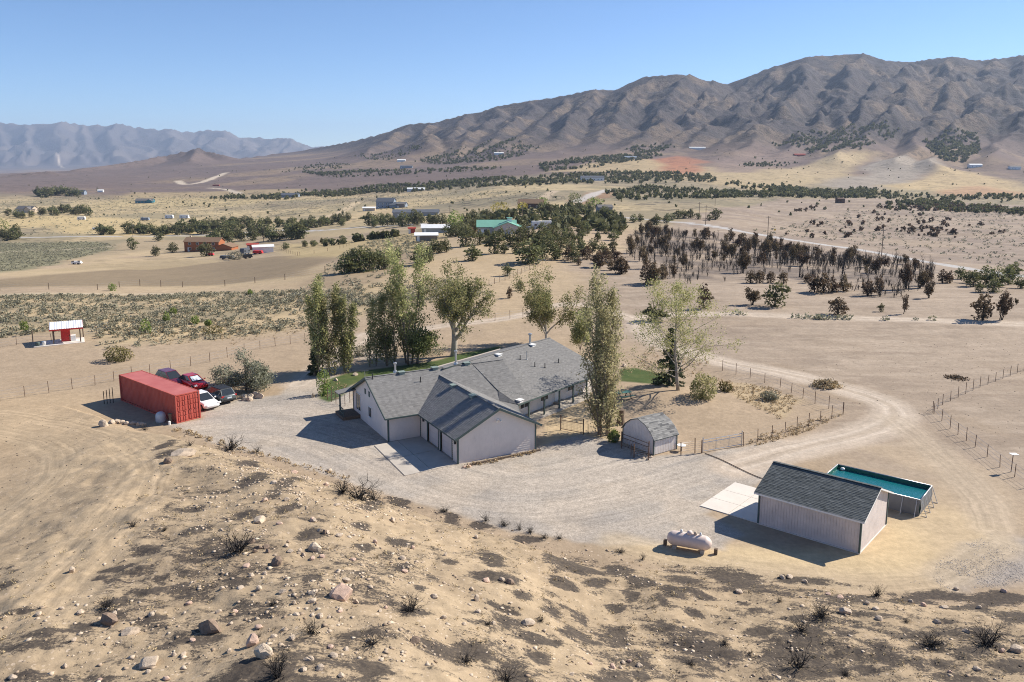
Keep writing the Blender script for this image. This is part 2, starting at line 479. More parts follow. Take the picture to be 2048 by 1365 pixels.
M['conc'] = pm('concrete', (.46, .41, .35), .85, .14, .6, .1)
M['conc_light'] = pm('pale_concrete', (.66, .60, .53), .85, .07, .6, .1)
M['glass'] = pm('window_glass', (.03, .036, .042), .08, .1, 1, spec=.6)
M['steel'] = pm('rusty_steel', (.13, .075, .05), .7, .35, 9)
M['galv'] = pm('galvanised_steel', (.5, .5, .5), .4, .1, 6, metal=.7)
M['black'] = pm('black_plastic', (.025, .025, .027), .5, .15, 6)
M['wood'] = pm('weathered_wood', (.16, .115, .08), .85, .3, 7, .2)
M['bark'] = pm('bark', (.20, .16, .12), .9, .3, 5, .5)
M['bark_pale'] = pm('pale_bark', (.46, .41, .34), .85, .25, 4, .4)
M['char'] = pm('charred_wood', (.022, .019, .018), .85, .35, 8, .3)
M['rock'] = pm('pale_rock', (.50, .40, .30), .9, .28, 2.2, .6)
M['rock_brown'] = pm('brown_rock', (.23, .165, .12), .9, .35, 2.6, .6)
M['rock_pink'] = pm('pink_rock', (.54, .38, .29), .9, .22, 2.2, .6)
M['red_steel'] = pm('red_container_steel', (.43, .082, .058), .62, 0, .7, col2=(.53, .12, .09), spec=.25)
def rust(m, amt):
    nt = m.node_tree; N = nt.nodes; L = nt.links; bs = N['Principled BSDF']; src = bs.inputs['Base Color'].links[0].from_socket
    tc = N.new('ShaderNodeTexCoord'); mp = N.new('ShaderNodeMapping'); mp.inputs['Scale'].default_value = (2.2, 2.2, .5); L.new(tc.outputs['Object'], mp.inputs[0])
    n = N.new('ShaderNodeTexNoise'); n.inputs['Scale'].default_value = 1.6; n.inputs['Detail'].default_value = 9; n.inputs['Roughness'].default_value = .75; L.new(mp.outputs[0], n.inputs['Vector'])
    r = N.new('ShaderNodeMapRange'); r.inputs[1].default_value = .55; r.inputs[2].default_value = .68; r.inputs[4].default_value = amt; L.new(n.outputs[0], r.inputs[0])
    x = N.new('ShaderNodeMix'); x.data_type = 'RGBA'; x.inputs[7].default_value = (.10, .045, .03, 1); L.new(r.outputs[0], x.inputs[0]); L.new(src, x.inputs[6]); L.new(x.outputs[2], bs.inputs['Base Color'])
rust(M['red_steel'], .38); rust(M['siding'], .10); rust(M['panel'], .16)
M['red'] = pm('red_paint', (.55, .03, .03), .4, .1, 3)

# ground: base colours ride on the sheet, fine grain comes from nodes
def ground_mat():
    m, nt, b = nodes('ground_soil'); N = nt.nodes; L = nt.links
    col = N.new('ShaderNodeAttribute'); col.attribute_name = 'soil'
    msk = N.new('ShaderNodeAttribute'); msk.attribute_name = 'mask'      # r gravel, g burnt, b vegetation speckle
    lat = N.new('ShaderNodeAttribute'); lat.attribute_name = 'lane'      # x across, y along, z strength
    geo = N.new('ShaderNodeNewGeometry')
    sep = N.new('ShaderNodeSeparateColor'); L.new(msk.outputs['Color'], sep.inputs[0])
    def noise(scale, det=5, vec=None, rough=.65):
        n = N.new('ShaderNodeTexNoise'); n.inputs['Scale'].default_value = scale; n.inputs['Detail'].default_value = det; n.inputs['Roughness'].default_value = rough
        L.new(vec or geo.outputs['Position'], n.inputs['Vector']); return n.outputs[0]
    def rng(v, a, b_, c, d):
        r = N.new('ShaderNodeMapRange'); r.inputs[1].default_value = a; r.inputs[2].default_value = b_; r.inputs[3].default_value = c; r.inputs[4].default_value = d
        L.new(v, r.inputs[0]); return r.outputs[0]
    def math_(op, a, b_):
        n = N.new('ShaderNodeMath'); n.operation = op
        for i, q in enumerate((a, b_)):
            if isinstance(q, (int, float)): n.inputs[i].default_value = q
            else: L.new(q, n.inputs[i])
        return n.outputs[0]
    def mixc(f, a, b_):
        n = N.new('ShaderNodeMix'); n.data_type = 'RGBA'
        L.new(f, n.inputs[0])
        for i, q in ((6, a), (7, b_)):
            if isinstance(q, tuple): n.inputs[i].default_value = (*q, 1)
            else: L.new(q, n.inputs[i])
        return n.outputs[2]
    def mulc(c, f):
        n = N.new('ShaderNodeMix'); n.data_type = 'RGBA'; n.blend_type = 'MULTIPLY'; n.inputs[0].default_value = 1
        L.new(c, n.inputs[6])
        cc = N.new('ShaderNodeCombineColor'); [L.new(f, cc.inputs[i]) for i in range(3)]
        L.new(cc.outputs[0], n.inputs[7]); return n.outputs[2]
    fine = noise(2.2, 8); mid = noise(.28, 6); big = noise(.02, 6); grain = noise(9, 5)
    c = col.outputs['Color']
    c = mulc(c, rng(fine, .25, .75, .84, 1.16))
    c = mulc(c, rng(mid, .25, .75, .88, 1.12))
    c = mulc(c, rng(big, .3, .7, .93, 1.07))
    # wheel streaks along the tracks
    sv = N.new('ShaderNodeVectorMath'); sv.operation = 'MULTIPLY'; sv.inputs[1].default_value = (2.4, .07, 0)
    L.new(lat.outputs['Vector'], sv.inputs[0])
    st = noise(1.0, 4, sv.outputs[0])
    sl = N.new('ShaderNodeSeparateXYZ'); L.new(lat.outputs['Vector'], sl.inputs[0])
    stf = math_('MULTIPLY', rng(st, .32, .68, -.14, .14), sl.outputs[2])
    c = mulc(c, math_('ADD', stf, 1.0))
    # gravel grain
    vo = N.new('ShaderNodeTexVoronoi'); vo.inputs['Scale'].default_value = 11; L.new(geo.outputs['Position'], vo.inputs['Vector'])
    vs = N.new('ShaderNodeSeparateColor'); L.new(vo.outputs['Color'], vs.inputs[0])
    gr = math_('MULTIPLY', rng(vs.outputs[0], 0, 1, -.2, .18), sep.outputs[0])
    c = mulc(c, math_('ADD', gr, 1.0))
    # stones and crumbs on the burnt slope, ash where fire ran
    v2 = N.new('ShaderNodeTexVoronoi'); v2.inputs['Scale'].default_value = 5.5; v2.inputs['Randomness'].default_value = 1; L.new(geo.outputs['Position'], v2.inputs['Vector'])
    v2s = N.new('ShaderNodeSeparateColor'); L.new(v2.outputs['Color'], v2s.inputs[0])
    clus = rng(noise(.45, 3), .35, .65, .99, .62)
    peb = math_('MULTIPLY', math_('GREATER_THAN', v2s.outputs[0], clus), math_('LESS_THAN', v2.outputs['Distance'], rng(v2s.outputs[1], 0, 1, .12, .5)))
    isl = math_('GREATER_THAN', sep.outputs[1], .015)
    c = mixc(math_('MULTIPLY', math_('MULTIPLY', peb, isl), rng(v2s.outputs[2], 0, 1, .2, .85)), c, (.55, .44, .33))
    en = noise(1.5, 8, None, .75)
    av = N.new('ShaderNodeMapping'); av.inputs['Scale'].default_value = (.55, 1.5, 1); av.inputs['Rotation'].default_value = (0, 0, .25); L.new(geo.outputs['Position'], av.inputs[0])
    an = noise(1.0, 6, av.outputs[0], .7)
    bn = math_('ADD', math_('ADD', sep.outputs[1], math_('ADD', rng(en, .25, .75, -.26, .26), rng(an, .25, .75, -.30, .30))), rng(noise(7, 5, None, .8), .3, .7, -.24, .24))
    ash = rng(bn, .39, .57, 0, .92)
    c = mixc(math_('MULTIPLY', ash, rng(noise(5, 4), .3, .6, .8, 1.0)), c, (.042, .037, .036))
    # dark scrub speckle on far ground
    v3 = N.new('ShaderNodeTexVoronoi'); v3.inputs['Scale'].default_value = .17; L.new(geo.outputs['Position'], v3.inputs['Vector'])
    v3s = N.new('ShaderNodeSeparateColor'); L.new(v3.outputs['Color'], v3s.inputs[0])
    sp = math_('MULTIPLY', math_('GREATER_THAN', v3s.outputs[1], .45), math_('LESS_THAN', v3.outputs['Distance'], .38))
    c = mixc(math_('MULTIPLY', sp, math_('MULTIPLY', sep.outputs[2], .8)), c, (.06, .058, .042))
    v4 = N.new('ShaderNodeTexVoronoi'); v4.inputs['Scale'].default_value = .045; L.new(geo.outputs['Position'], v4.inputs['Vector'])
    v4s = N.new('ShaderNodeSeparateColor'); L.new(v4.outputs['Color'], v4s.inputs[0])
    sp4 = math_('MULTIPLY', math_('GREATER_THAN', v4s.outputs[1], .55), math_('LESS_THAN', v4.outputs['Distance'], .36))
    c = mixc(math_('MULTIPLY', sp4, math_('MULTIPLY', sep.outputs[2], .6)), c, (.05, .046, .044))
    fm = noise(.05, 8, None, .75)
    c = mulc(c, math_('ADD', 1.0, math_('MULTIPLY', rng(fm, .3, .7, -.34, .34), math_('MULTIPLY', sep.outputs[2], 1.0))))
    c = mulc(c, rng(noise(.9, 6, None, .8), .28, .72, .86, 1.14))
    L.new(c, b.inputs['Base Color'])
    b.inputs['Roughness'].default_value = .95; b.inputs['Specular IOR Level'].default_value = .1
    hh = math_('ADD', math_('MULTIPLY', fine, .6), math_('MULTIPLY', grain, .25))
    hh = math_('ADD', hh, math_('MULTIPLY', peb, math_('MULTIPLY', isl, .5)))
    bp = N.new('ShaderNodeBump'); bp.inputs['Strength'].default_value = .55; bp.inputs['Distance'].default_value = .12
    L.new(hh, bp.inputs['Height'])
    b2 = N.new('ShaderNodeBump'); b2.inputs['Distance'].default_value = 14.0; L.new(noise(.03, 9, None, .72), b2.inputs['Height']); L.new(math_('MULTIPLY', msk.outputs['Alpha'], .75), b2.inputs['Strength']); L.new(bp.outputs[0], b2.inputs['Normal'])
    L.new(b2.outputs[0], b.inputs['Normal'])
    return m
M['ground'] = ground_mat()

# ------------------------------------------------------------------ ground colours by zone
gx, gy, gzv = GX.ravel(), GY.ravel(), GZ.ravel()
NV = len(gx)
SOIL = np.empty((NV, 3), np.float32)
MASK = np.zeros((NV, 3), np.float32)
LANE = np.zeros((NV, 3), np.float32)
ZONE = np.zeros(NV, np.int8)      # 0 ground 1 gravel yard 2 dirt track 3 paved road 4 lawn
def setc(c): return np.array(c, np.float32)
def paint(w, c):
    w = w[:, None].astype(np.float32)
    SOIL[:] = SOIL * (1 - w) + setc(c) * w
def zone_w(pts, soft=1.0, warp=0.0, wscale=.1, seed=0, world=False):
    P = np.asarray(pts, float) if world else hits(pts)
    mg = soft * 2 + warp * 2
    sel = (gx > P[:, 0].min() - mg) & (gx < P[:, 0].max() + mg) & (gy > P[:, 1].min() - mg) & (gy < P[:, 1].max() + mg)
    w = np.zeros(NV)
    if not sel.any(): return w
    x = gx[sel]; y = gy[sel]
    if warp:
        x = x + (fbm(x * wscale, y * wscale, 3, seed) - .5) * 2 * warp; y = y + (fbm(x * wscale, y * wscale, 3, seed + 9) - .5) * 2 * warp
    ins = np.zeros(x.shape, bool)
    m = len(P)
    for i in range(m):
        x0, y0 = P[i]; x1, y1 = P[(i + 1) % m]
        c = ((y0 > y) != (y1 > y)) & (x < (x1 - x0) * (y - y0) / (y1 - y0 + 1e-12) + x0)
        ins ^= c
    d, _, _ = poly_dist(x, y, P, True)
    sd = np.where(ins, d, -d)
    w[sel] = sstep(-soft, soft, sd)
    return w
def line_w(P, half, soft, warp=0, wscale=.1, seed=0):
    P = np.asarray(P, float)
    mg = half + soft + warp * 2
    sel = (gx > P[:, 0].min() - mg) & (gx < P[:, 0].max() + mg) & (gy > P[:, 1].min() - mg) & (gy < P[:, 1].max() + mg)
    w = np.zeros(NV); dl = np.zeros(NV); al = np.zeros(NV)
    x = gx[sel]; y = gy[sel]
    if warp:
        x = x + (fbm(x * wscale, y * wscale, 3, seed) - .5) * 2 * warp; y = y + (fbm(x * wscale, y * wscale, 3, seed + 9) - .5) * 2 * warp
    d, s, a = poly_dist(x, y, P)
    w[sel] = 1 - sstep(half - soft, half + soft, d); dl[sel] = d * s; al[sel] = a
    return w, dl, al
def smooth_line(P, it=3):
    P = np.asarray(P, float)
    for _ in range(it):
        Q = [P[0]]
        for i in range(len(P) - 1):
            Q += [P[i] * .75 + P[i + 1] * .25, P[i] * .25 + P[i + 1] * .75]
        Q.append(P[-1]); P = np.array(Q)
    return P
# base tints by distance
n1 = fbm(gx * .02, gy * .02, 4, 71); n2 = fbm(gx * .15, gy * .15, 3, 73); n3 = fbm(gx * .004, gy * .004, 4, 75)
SOIL[:] = setc((.36, .275, .19))
SAGE_SOIL = (.27, .222, .145); DRY = (.42, .325, .20); PLAIN = (.335, .265, .20); BROWN = (.245, .188, .122); PURPLE = (.16, .12, .105); SAND = (.50, .385, .235)
# open country
paint(sstep(150, 200, gy) * sstep(.35, .6, n1) * .8, DRY)
paint(sstep(420, 600, gy) * .85, (.265, .22, .145))
paint(sstep(420, 600, gy) * sstep(.43, .62, n3) * .85, (.44, .345, .20))
paint(sstep(300, 480, gy) * (1 - sstep(1300, 1600, gy)) * sstep(.48, .62, fbm(gx * .018, gy * .012, 5, 203)) * .6, (.20, .175, .115))
paint(sstep(1150, 1500, gy + 300 * (n3 - .5)), PURPLE)
paint(sstep(1150, 1500, gy) * sstep(.5, .68, fbm(gx / 260, gy / 260, 4, 77)) * .55, (.30, .22, .14))
MASK[:, 2] = sstep(260, 500, gy) * (1 - sstep(5000, 8000, gy)) * sstep(.3, .6, fbm(gx * .012, gy * .012, 4, 79)) * .75
# right hand burnt plain
wv = zone_w([(1180,640),(1165,600),(1120,560),(1090,535),(1250,500),(1330,455),(1420,420),(1560,398),(1750,395),(2048,412),(2320,430),(2320,640),(2320,760),(2200,1000),(1700,900),(1500,780),(1300,700)], 6, 8, .03, 3)
paint(wv, PLAIN); MASK[:, 2] *= 1 - wv * .8
far_plain = wv * sstep(220, 300, gy)
paint(far_plain * sstep(.35, .6, fbm(gx * .02, gy * .05, 4, 81)) * .65, (.215, .168, .14))
paint(wv * sstep(.48, .68, fbm(gx * .06, gy * .06, 4, 83)) * .35, (.29, .22, .155))
paint(wv * sstep(.5, .66, fbm(gx * .12 + gy * .05, gy * .5, 4, 183)) * .4, (.24, .185, .14))
paint(wv * sstep(.56, .68, fbm(gx * .2 + gy * .05, gy * .8, 4, 187)) * .35, (.43, .35, .27))
wv = zone_w([(1300,470),(1390,472),(1480,487),(1580,495),(1720,515),(1870,540),(1860,575),(1785,600),(1710,585),(1600,565),(1490,560),(1380,570),(1300,545)], 6, 8, .06, 30)
paint(wv * sstep(.36, .6, fbm(gx * .1, gy * .1, 4, 197)) * .75, (.14, .115, .10))
# hill shoulder behind the house
wv = zone_w([(560,570),(700,560),(800,545),(870,520),(1000,505),(1100,520),(1180,560),(1160,620),(1060,640),(1000,660),(960,600),(860,545),(760,560),(640,590)], 5, 5, .05, 4)
paint(wv * .8, (.40, .305, .195))
# sage flat on the left
wv = zone_w([(-200,690),(0,676),(180,655),(220,690),(330,685),(470,672),(620,650),(740,630),(900,600),(990,590),(900,560),(780,565),(650,580),(430,585),(200,590),(0,592),(-200,596)], 4, 5, .06, 5)
paint(wv, SAGE_SOIL); paint(wv * sstep(.38, .58, n2 * .6 + n1 * .4), DRY); MASK[:, 2] = np.maximum(MASK[:, 2] * (1 - wv), 0)
SAGE_W = wv.copy()
wv = zone_w([(560,592),(640,545),(700,500),(760,470),(860,470),(850,510),(760,560),(640,600)], 5, 6, .05, 6)
paint(wv * .6, (.235, .18, .125))
# brown ploughed field, dry strip
wv = zone_w([(-200,585),(0,576),(250,572),(450,568),(600,552),(720,498),(620,508),(480,520),(260,535),(0,560),(-200,568)], 4, 4, .05, 7)
paint(wv, BROWN)
wv = zone_w([(60,545),(200,537),(300,540),(400,530),(470,520),(350,518),(180,528)], 4, 6, .05, 8)
paint(wv * .8, (.36, .28, .17))
wv = zone_w([(150,520),(300,500),(420,508),(600,500),(700,478),(620,470),(420,480),(270,478),(200,500)], 5, 5, .04, 9)
paint(wv, (.335, .262, .17))
wv = zone_w([(-200,560),(0,545),(140,520),(235,492),(190,484),(0,487),(-200,490)], 4, 3, .05, 10)
paint(wv, (.20, .185, .115)); MASK[:, 2] = np.maximum(MASK[:, 2], wv * .5)
SAGE2_W = wv.copy()
wv = zone_w([(560,490),(720,480),(830,465),(900,470),(880,500),(700,515),(600,515)], 6, 6, .04, 11)
paint(wv * .8, (.42, .325, .17))
# golden fields far left
for P, c, k in (([(-150,470),(60,455),(200,470),(440,465),(300,440),(60,430),(-150,440)], (.46, .355, .19), 1), ([(60,430),(200,405),(330,395),(560,400),(480,412),(240,418)], (.42, .33, .18), .7),
             ([(250,385),(600,378),(640,386),(420,402),(230,400)], (.40, .31, .17), .6), ([(640,440),(760,412),(840,418),(700,445)], (.47, .36, .21), .8)):
    paint(zone_w(P, 14, 20, .01, 12) * k, c)
# golden and rusty aprons below the right range
for P, c, k, s in (([(1230,345),(1330,330),(1500,340),(1640,320),(1760,305),(1700,350),(1560,385),(1440,372)], (.40, .31, .185), .9, 1),
             ([(1770,372),(1880,330),(1960,345),(2060,380),(2048,388),(1900,388)], (.43, .325, .185), .95, 2),
             ([(1300,322),(1345,312),(1400,325),(1420,345),(1360,350),(1320,340)], (.36, .165, .095), .9, 3),
             ([(1850,385),(1960,372),(2060,385),(2050,392),(1880,392)], (.36, .19, .115), .55, 4),
             ([(1100,345),(1180,325),(1300,318),(1330,330),(1240,345)], (.43, .33, .185), .8, 5),
             ([(1640,372),(1720,350),(1770,320),(1870,318),(1880,335),(1800,365),(1700,382)], (.30, .255, .205), 1, 6),
             ([(1420,320),(1500,300),(1600,315),(1500,345),(1430,345)], (.235, .175, .145), .8, 7)):
    w = zone_w(P, 18, 30, .01, 20 + s); paint(w * k, c); MASK[:, 2] = np.maximum(MASK[:, 2] * (1 - w), w * .45)
paint(zone_w([(1130,402),(1180,385),(1240,385),(1180,410)], 6, 10, .02, 31) * .7, (.30, .17, .10))
# mountains
relief = sstep(20, 90, gzv - 0) * sstep(1700, 2200, gy)
paint(relief * .95, (.082, .07, .07))
paint(relief * sstep(.47, .62, fbm(gx / 110, gy / 110, 5, 85)) * .6, (.20, .148, .105))
paint(relief * sstep(.54, .64, fbm(gx / 40, gy / 40, 4, 185)) * .55, (.055, .05, .052))
paint(sstep(8500, 9500, gy) * .95, (.115, .10, .10))
paint(sstep(8500, 9500, gy) * sstep(.5, .6, fbm(gx / 420, gy / 420, 5, 285)) * .5, (.19, .155, .13))
MASK[:, 2] = np.where(gy > 1500, np.maximum(MASK[:, 2], relief * 1.0), MASK[:, 2])
# foreground dirt flat on the left, slope
_, dlip = slope_h(gx, gy)
dlip = np.where(gy < 84, dlip, -99)
paint(zone_w([(-400,860),(0,792),(180,775),(240,800),(260,840),(330,880),(300,960),(200,1060),(0,1180),(-400,1330)], 3, 3, .1, 33), (.40, .30, .195))
paint(sstep(110, 100, gy) * sstep(.5, .7, fbm(gx * .11, gy * .11, 4, 87)) * .3, (.30, .22, .14))
on_slope = sstep(-.2, .6, dlip) * sstep(-43, -29, gx + .25 * (gy - 60))
paint(on_slope, (.375, .287, .188))
flank = on_slope * np.exp(-((gx - spine_x(gy) + 5) / 9) ** 2)
MASK[:, 1] = flank * .10 + on_slope * (.09 + .24 * sstep(.42, .66, fbm(gx * .35 + gy * .12, gy * .62, 4, 89)))
right_slope = on_slope * sstep(6, 16, gx)
MASK[:, 1] += right_slope * .16 + on_slope * .14 * sstep(52, 36, gy)
paint(on_slope * sstep(.45, .65, fbm(gx * .3, gy * .4, 4, 195)) * .3, (.26, .195, .13))
# sandy court behind the garage and around the shed
paint(zone_w([(1075,905),(1110,800),(1240,800),(1290,830),(1240,880),(1130,880)], .5, .4, .4, 34), (.45, .345, .215))
paint(zone_w([(1230,870),(1250,800),(1330,770),(1500,770),(1690,825),(1640,855),(1500,893),(1400,910)], .7, .6, .3, 35), (.36, .275, .19))
paint(zone_w([(1430,760),(1540,775),(1600,800),(1560,840),(1480,800)], .7, 1.2, .3, 36) * .75, DRY)
paint(zone_w([(1725,1100),(1790,1020),(1880,1010),(2000,1060),(1930,1120),(1820,1150),(1700,1150),(1500,1140),(1300,1110),(1240,1080),(1400,1090)], 1.2, 1, .2, 37), SAND)
paint(zone_w([(1790,1010),(1880,960),(1700,890),(1830,880),(2000,950),(2048,1010),(2048,1150),(1900,1120)], 1.5, 1.5, .2, 38) * .55, (.42, .325, .22))
# gravel yard
GRAVEL = (.37, .325, .275)
YARD = [(345,850),(405,838),(410,815),(480,800),(560,790),(600,760),(650,745),(705,760),(712,826),(780,884),(842,874),(916,928),(1071,899),(1120,880),(1165,870),(1240,885),(1300,915),(1405,908),(1490,893),(1560,880),(1600,895),(1560,930),(1520,960),(1500,990),(1460,1000),(1405,1030),(1480,1070),(1440,1100),(1340,1085),(1240,1095),(1150,1085),(1000,1055),(830,1005),(700,965),(520,910),(430,885)]
w = zone_w(YARD, .5, .5, .5, 39); w = w * (1 - np.clip(on_slope * 1.2, 0, 1))
paint(w, GRAVEL); MASK[:, 0] = np.maximum(MASK[:, 0], w); MASK[:, 1] *= 1 - w
ZONE[w > .5] = 1
paint(w * sstep(.46, .64, fbm(gx * .22, gy * .22, 4, 191)) * .55, (.44, .365, .285))
paint(w * sstep(.52, .68, fbm(gx * .16 + 9, gy * .16, 4, 193)) * .5, (.29, .262, .235))
w = zone_w([(1850,1150),(1900,1100),(1980,1070),(2100,1080),(2100,1150),(2000,1175),(1900,1175)], .8, .8, .4, 40) * .8
paint(w, (.30, .27, .245)); MASK[:, 0] = np.maximum(MASK[:, 0], w)
yl = smooth_line(hits([(350,870),(520,850),(660,880),(760,930),(880,985),(1060,1010),(1240,980),(1400,930),(1560,900)]))
wl_, dl, al = line_w(yl, 8, 3)
LANE[:, 0] = dl; LANE[:, 1] = al; LANE[:, 2] = wl_ * (ZONE == 1) * .9
paint(wl_ * (ZONE == 1) * sstep(.38, .6, fbm(dl * .8, al * .06, 3, 91)) * .55, (.45, .385, .315))
# dirt tracks
TRACK = (.455, .375, .295)
def track(P, half, soft, c=TRACK, z=2, k=1.0, lane=1.0, seed=0):
    w, d, a = line_w(P, half, soft, .35 if half < 3 else 1.0, .3, seed)
    paint(w * k, c); MASK[:, 0] = MASK[:, 0] * (1 - w * .6); MASK[:, 1] *= 1 - w; MASK[:, 2] *= 1 - w
    if z == 2 and half < 3:
        ad = np.abs(d); paint(w * np.exp(-((ad - .8) / .3) ** 2) * .6 * k, (.56, .475, .385)); paint(w * np.exp(-(ad / .35) ** 2) * .35 * k, (.36, .29, .215))
    s = w > .05
    LANE[s, 0] = d[s]; LANE[s, 1] = a[s]; LANE[s, 2] = w[s] * lane
    if z: ZONE[w > .5] = z
loop = smooth_line(hits([(1470,935),(1560,905),(1660,885),(1740,865),(1790,840),(1790,815),(1730,790),(1640,765),(1560,745),(1460,728),(1380,708),(1320,690),(1290,665),(1275,645),(1300,632),(1400,628),(1560,632),(1750,638),(1900,643),(2048,650),(2300,660)]))
track(loop, 2.3, .9)
track(smooth_line(hits([(1270,640),(1200,615),(1120,605),(1050,632),(960,645),(880,652),(800,668),(760,690),(735,715)])), 1.6, .7, k=.75)
track(smooth_line(hits([(600,770),(640,740),(690,700),(720,680),(735,670)])), 2.0, .8, k=.7)
track(smooth_line(hits([(1790,840),(1840,880),(1900,930),(1960,990),(1990,1060)])), 1.7, .8, (.43, .35, .26), 0, .5)
track(smooth_line(hits([(1240,1085),(1400,1130),(1600,1148),(1760,1170),(1900,1150),(2000,1090)])), 1.6, .8, (.46, .36, .235), 0, .6)
track(smooth_line(hits([(40,1230),(180,1090),(270,1000),(300,940),(250,890),(150,850),(60,840),(0,830)])), 2.2, .9, (.42, .32, .21), 0, .45, 1.6)
track(smooth_line(hits([(-60,1080),(60,1000),(130,940),(110,890),(40,870),(-60,860)])), 1.8, .8, (.44, .34, .225), 0, .45, 1.5)
track(smooth_line(hits([(355,362),(372,372),(420,360),(452,346)])), 9, 3, (.50, .42, .32)); track(hits([(415,376),(440,378),(480,388)]), 6, 2, (.47, .4, .31))
track(hits([(640,440),(680,425),(715,405)]), 5, 2, (.47, .37, .24)); track(hits([(1075,405),(1095,390),(1112,382)]), 5, 2, (.43, .34, .24)); track(hits([(1150,405),(1185,390),(1215,380)]), 6, 2, (.45, .41, .37))
track(hits([(108,305),(118,322),(126,336)]), 12, 8, (.50, .42, .33), 0, .8, 0)
track(hits([(640,580),(560,592),(300,588),(0,590)]), 2.0, 1, (.42, .34, .22), 2, .7); track(hits([(0,505),(120,500),(230,493)]), 2.5, 1, (.42, .35, .26), 0, .6)
# paved road
ROAD = (.42, .40, .38)
for P in ([(2320,600),(2048,553),(1940,538),(1790,512),(1650,490),(1520,470),(1430,452),(1330,443),(1270,437),(1230,434)], [(-200,478),(0,475),(150,474),(300,473),(420,470),(480,466),(560,460),(640,462),(720,455),(800,450),(870,446)]):
    track(smooth_line(hits(P), 2), 3.6, .5, ROAD, 3, 1, .3)
# lawns
LAWN = (.05, .085, .022)
for P in ([(636,800),(640,775),(662,757),(700,745),(780,735),(870,722),(930,706),(1000,692),(1000,712),(930,726),(860,742),(730,760),(700,772),(690,790),(660,805)], [(1238,762),(1240,738),(1275,736),(1330,752),(1345,770),(1300,768)]):
    w = zone_w(P, .35, .3, .6, 41); paint(w * .95, LAWN); paint(w * sstep(.45, .65, fbm(gx * .6, gy * .6, 3, 199)) * .45, (.11, .12, .045)); MASK[:, 0] *= 1 - w; LANE[:, 2] *= 1 - w; ZONE[w > .5] = 4
# burnt patches on the slope: (pixel, half width, half height)
BURN = [zB(*p) + q for p, q in (((420,190),(45,14)),((590,200),(28,16)),((380,455),(26,8)),((590,430),(26,7)),((520,490),(18,5)),((600,560),(30,11)),((350,330),(22,7)),((50,390),(24,10)),((90,620),(18,6)),
 ((870,535),(22,5)),((1130,520),(32,12)),((1130,620),(48,13)),((1310,735),(30,10)),((1200,820),(34,8)),((1220,890),(36,9)),((640,820),(32,10)),((880,310),(18,6)),((1060,320),(28,10)),((1310,410),(44,7)),
 ((1590,545),(46,12)),((1860,600),(28,9)),((1990,650),(24,9)),((1540,670),(32,11)),((1740,670),(28,12)),((1470,830),(22,11)),((1650,870),(20,16)),((1850,810),(24,10)),((400,960),(56,16)),((830,1060),(70,24)),((1040,1080),(48,16)),((440,1170),(40,19)),
 ((1380,990),(42,11)),((1400,1110),(34,12)),((1230,1200),(48,17)),((1620,970),(36,12)),((1840,980),(30,20)),((1790,1230),(36,10)),((700,690),(14,5)),((350,600),(14,8)),((1990,1200),(26,10)))]
BURN += [zA(*p) + q for p, q in (((1050,430),(26,7)),((1060,540),(32,9)),((1340,460),(34,9)),((1150,650),(70,18)),((800,650),(36,10)),((620,750),(36,7)),((560,800),(22,6)),((870,800),(24,6)),((800,870),(48,9)),((980,840),(30,8)),
 ((1680,560),(40,14)),((1690,800),(22,8)),((120,980),(50,9)),((200,1100),(44,12)),((400,1080),(44,12)),((810,1020),(42,10)),((1340,1320),(80,24)),((1130,1140),(32,12)),((50,830),(30,9)),((600,1340),(40,10)),((640,930),(36,14)),((900,1170),(30,9)),((1290,820),(26,14)),((1550,420),(26,8)),((1350,190),(22,7)),((1380,260),(34,9)),((1560,270),(40,9)),((900,80),(16,8)),((900,130),(18,8)),((1850,330),(34,18)),((1200,340),(30,6)))]
BURN += [zC(*p) + q for p, q in (((90,150),(28,8)),((210,200),(28,11)),((290,280),(20,11)),((390,190),(50,16)),((640,190),(70,18)),((1000,200),(90,8)),((360,240),(44,8)),((500,275),(26,8)),((770,250),(28,4)),((690,305),(22,5)),((1200,285),(70,9)),((460,355),(26,9)),((150,270),(20,14)),((60,460),(34,20)),
 ((290,420),(40,16)),((460,510),(76,34)),((980,450),(42,24)),((760,450),(44,12)),((1010,560),(90,36)),((880,640),(46,20)),((1610,520),(46,17)),((1850,490),(46,18)),((1440,605),(28,11)),((1600,590),(50,11)),((1990,610),(44,14)),((1690,395),(26,6)),((1340,510),(24,7)),((1200,450),(22,5)),((1640,275),(70,10)),((1900,290),(70,14)),((1960,370),(60,10)),((1290,640),(40,16)),((1780,330),(60,8)),((1500,300),(40,7)),((200,560),(30,14)),((60,670),(40,16)))]
for i, (px, py, rw, rh) in enumerate(BURN):
    c = hit(px, py)
    if c[1] > 84: continue
    rw *= 1.15; rh *= 1.15; a = abs(hit(px + rw, py)[0] - c[0]); b = max(abs(hit(px, py - rh)[1] - c[1]), abs(hit(px, py + rh)[1] - c[1]), .35); b = min(b, 5)
    sel = (np.abs(gx - c[0]) < a * 2) & (np.abs(gy - c[1]) < b * 2)
    x, y = gx[sel], gy[sel]
    k = _rr.uniform(-.25, .25)
    r = np.sqrt(((x - c[0]) / a) ** 2 + ((y - c[1] - k * (x - c[0])) / b) ** 2) + (fbm(x * .9, y * .9, 3, i) - .5) * 1.1
    MASK[sel, 1] = np.maximum(MASK[sel, 1], .80 * sstep(1.65, .1, r) * (ZONE[sel] == 0))
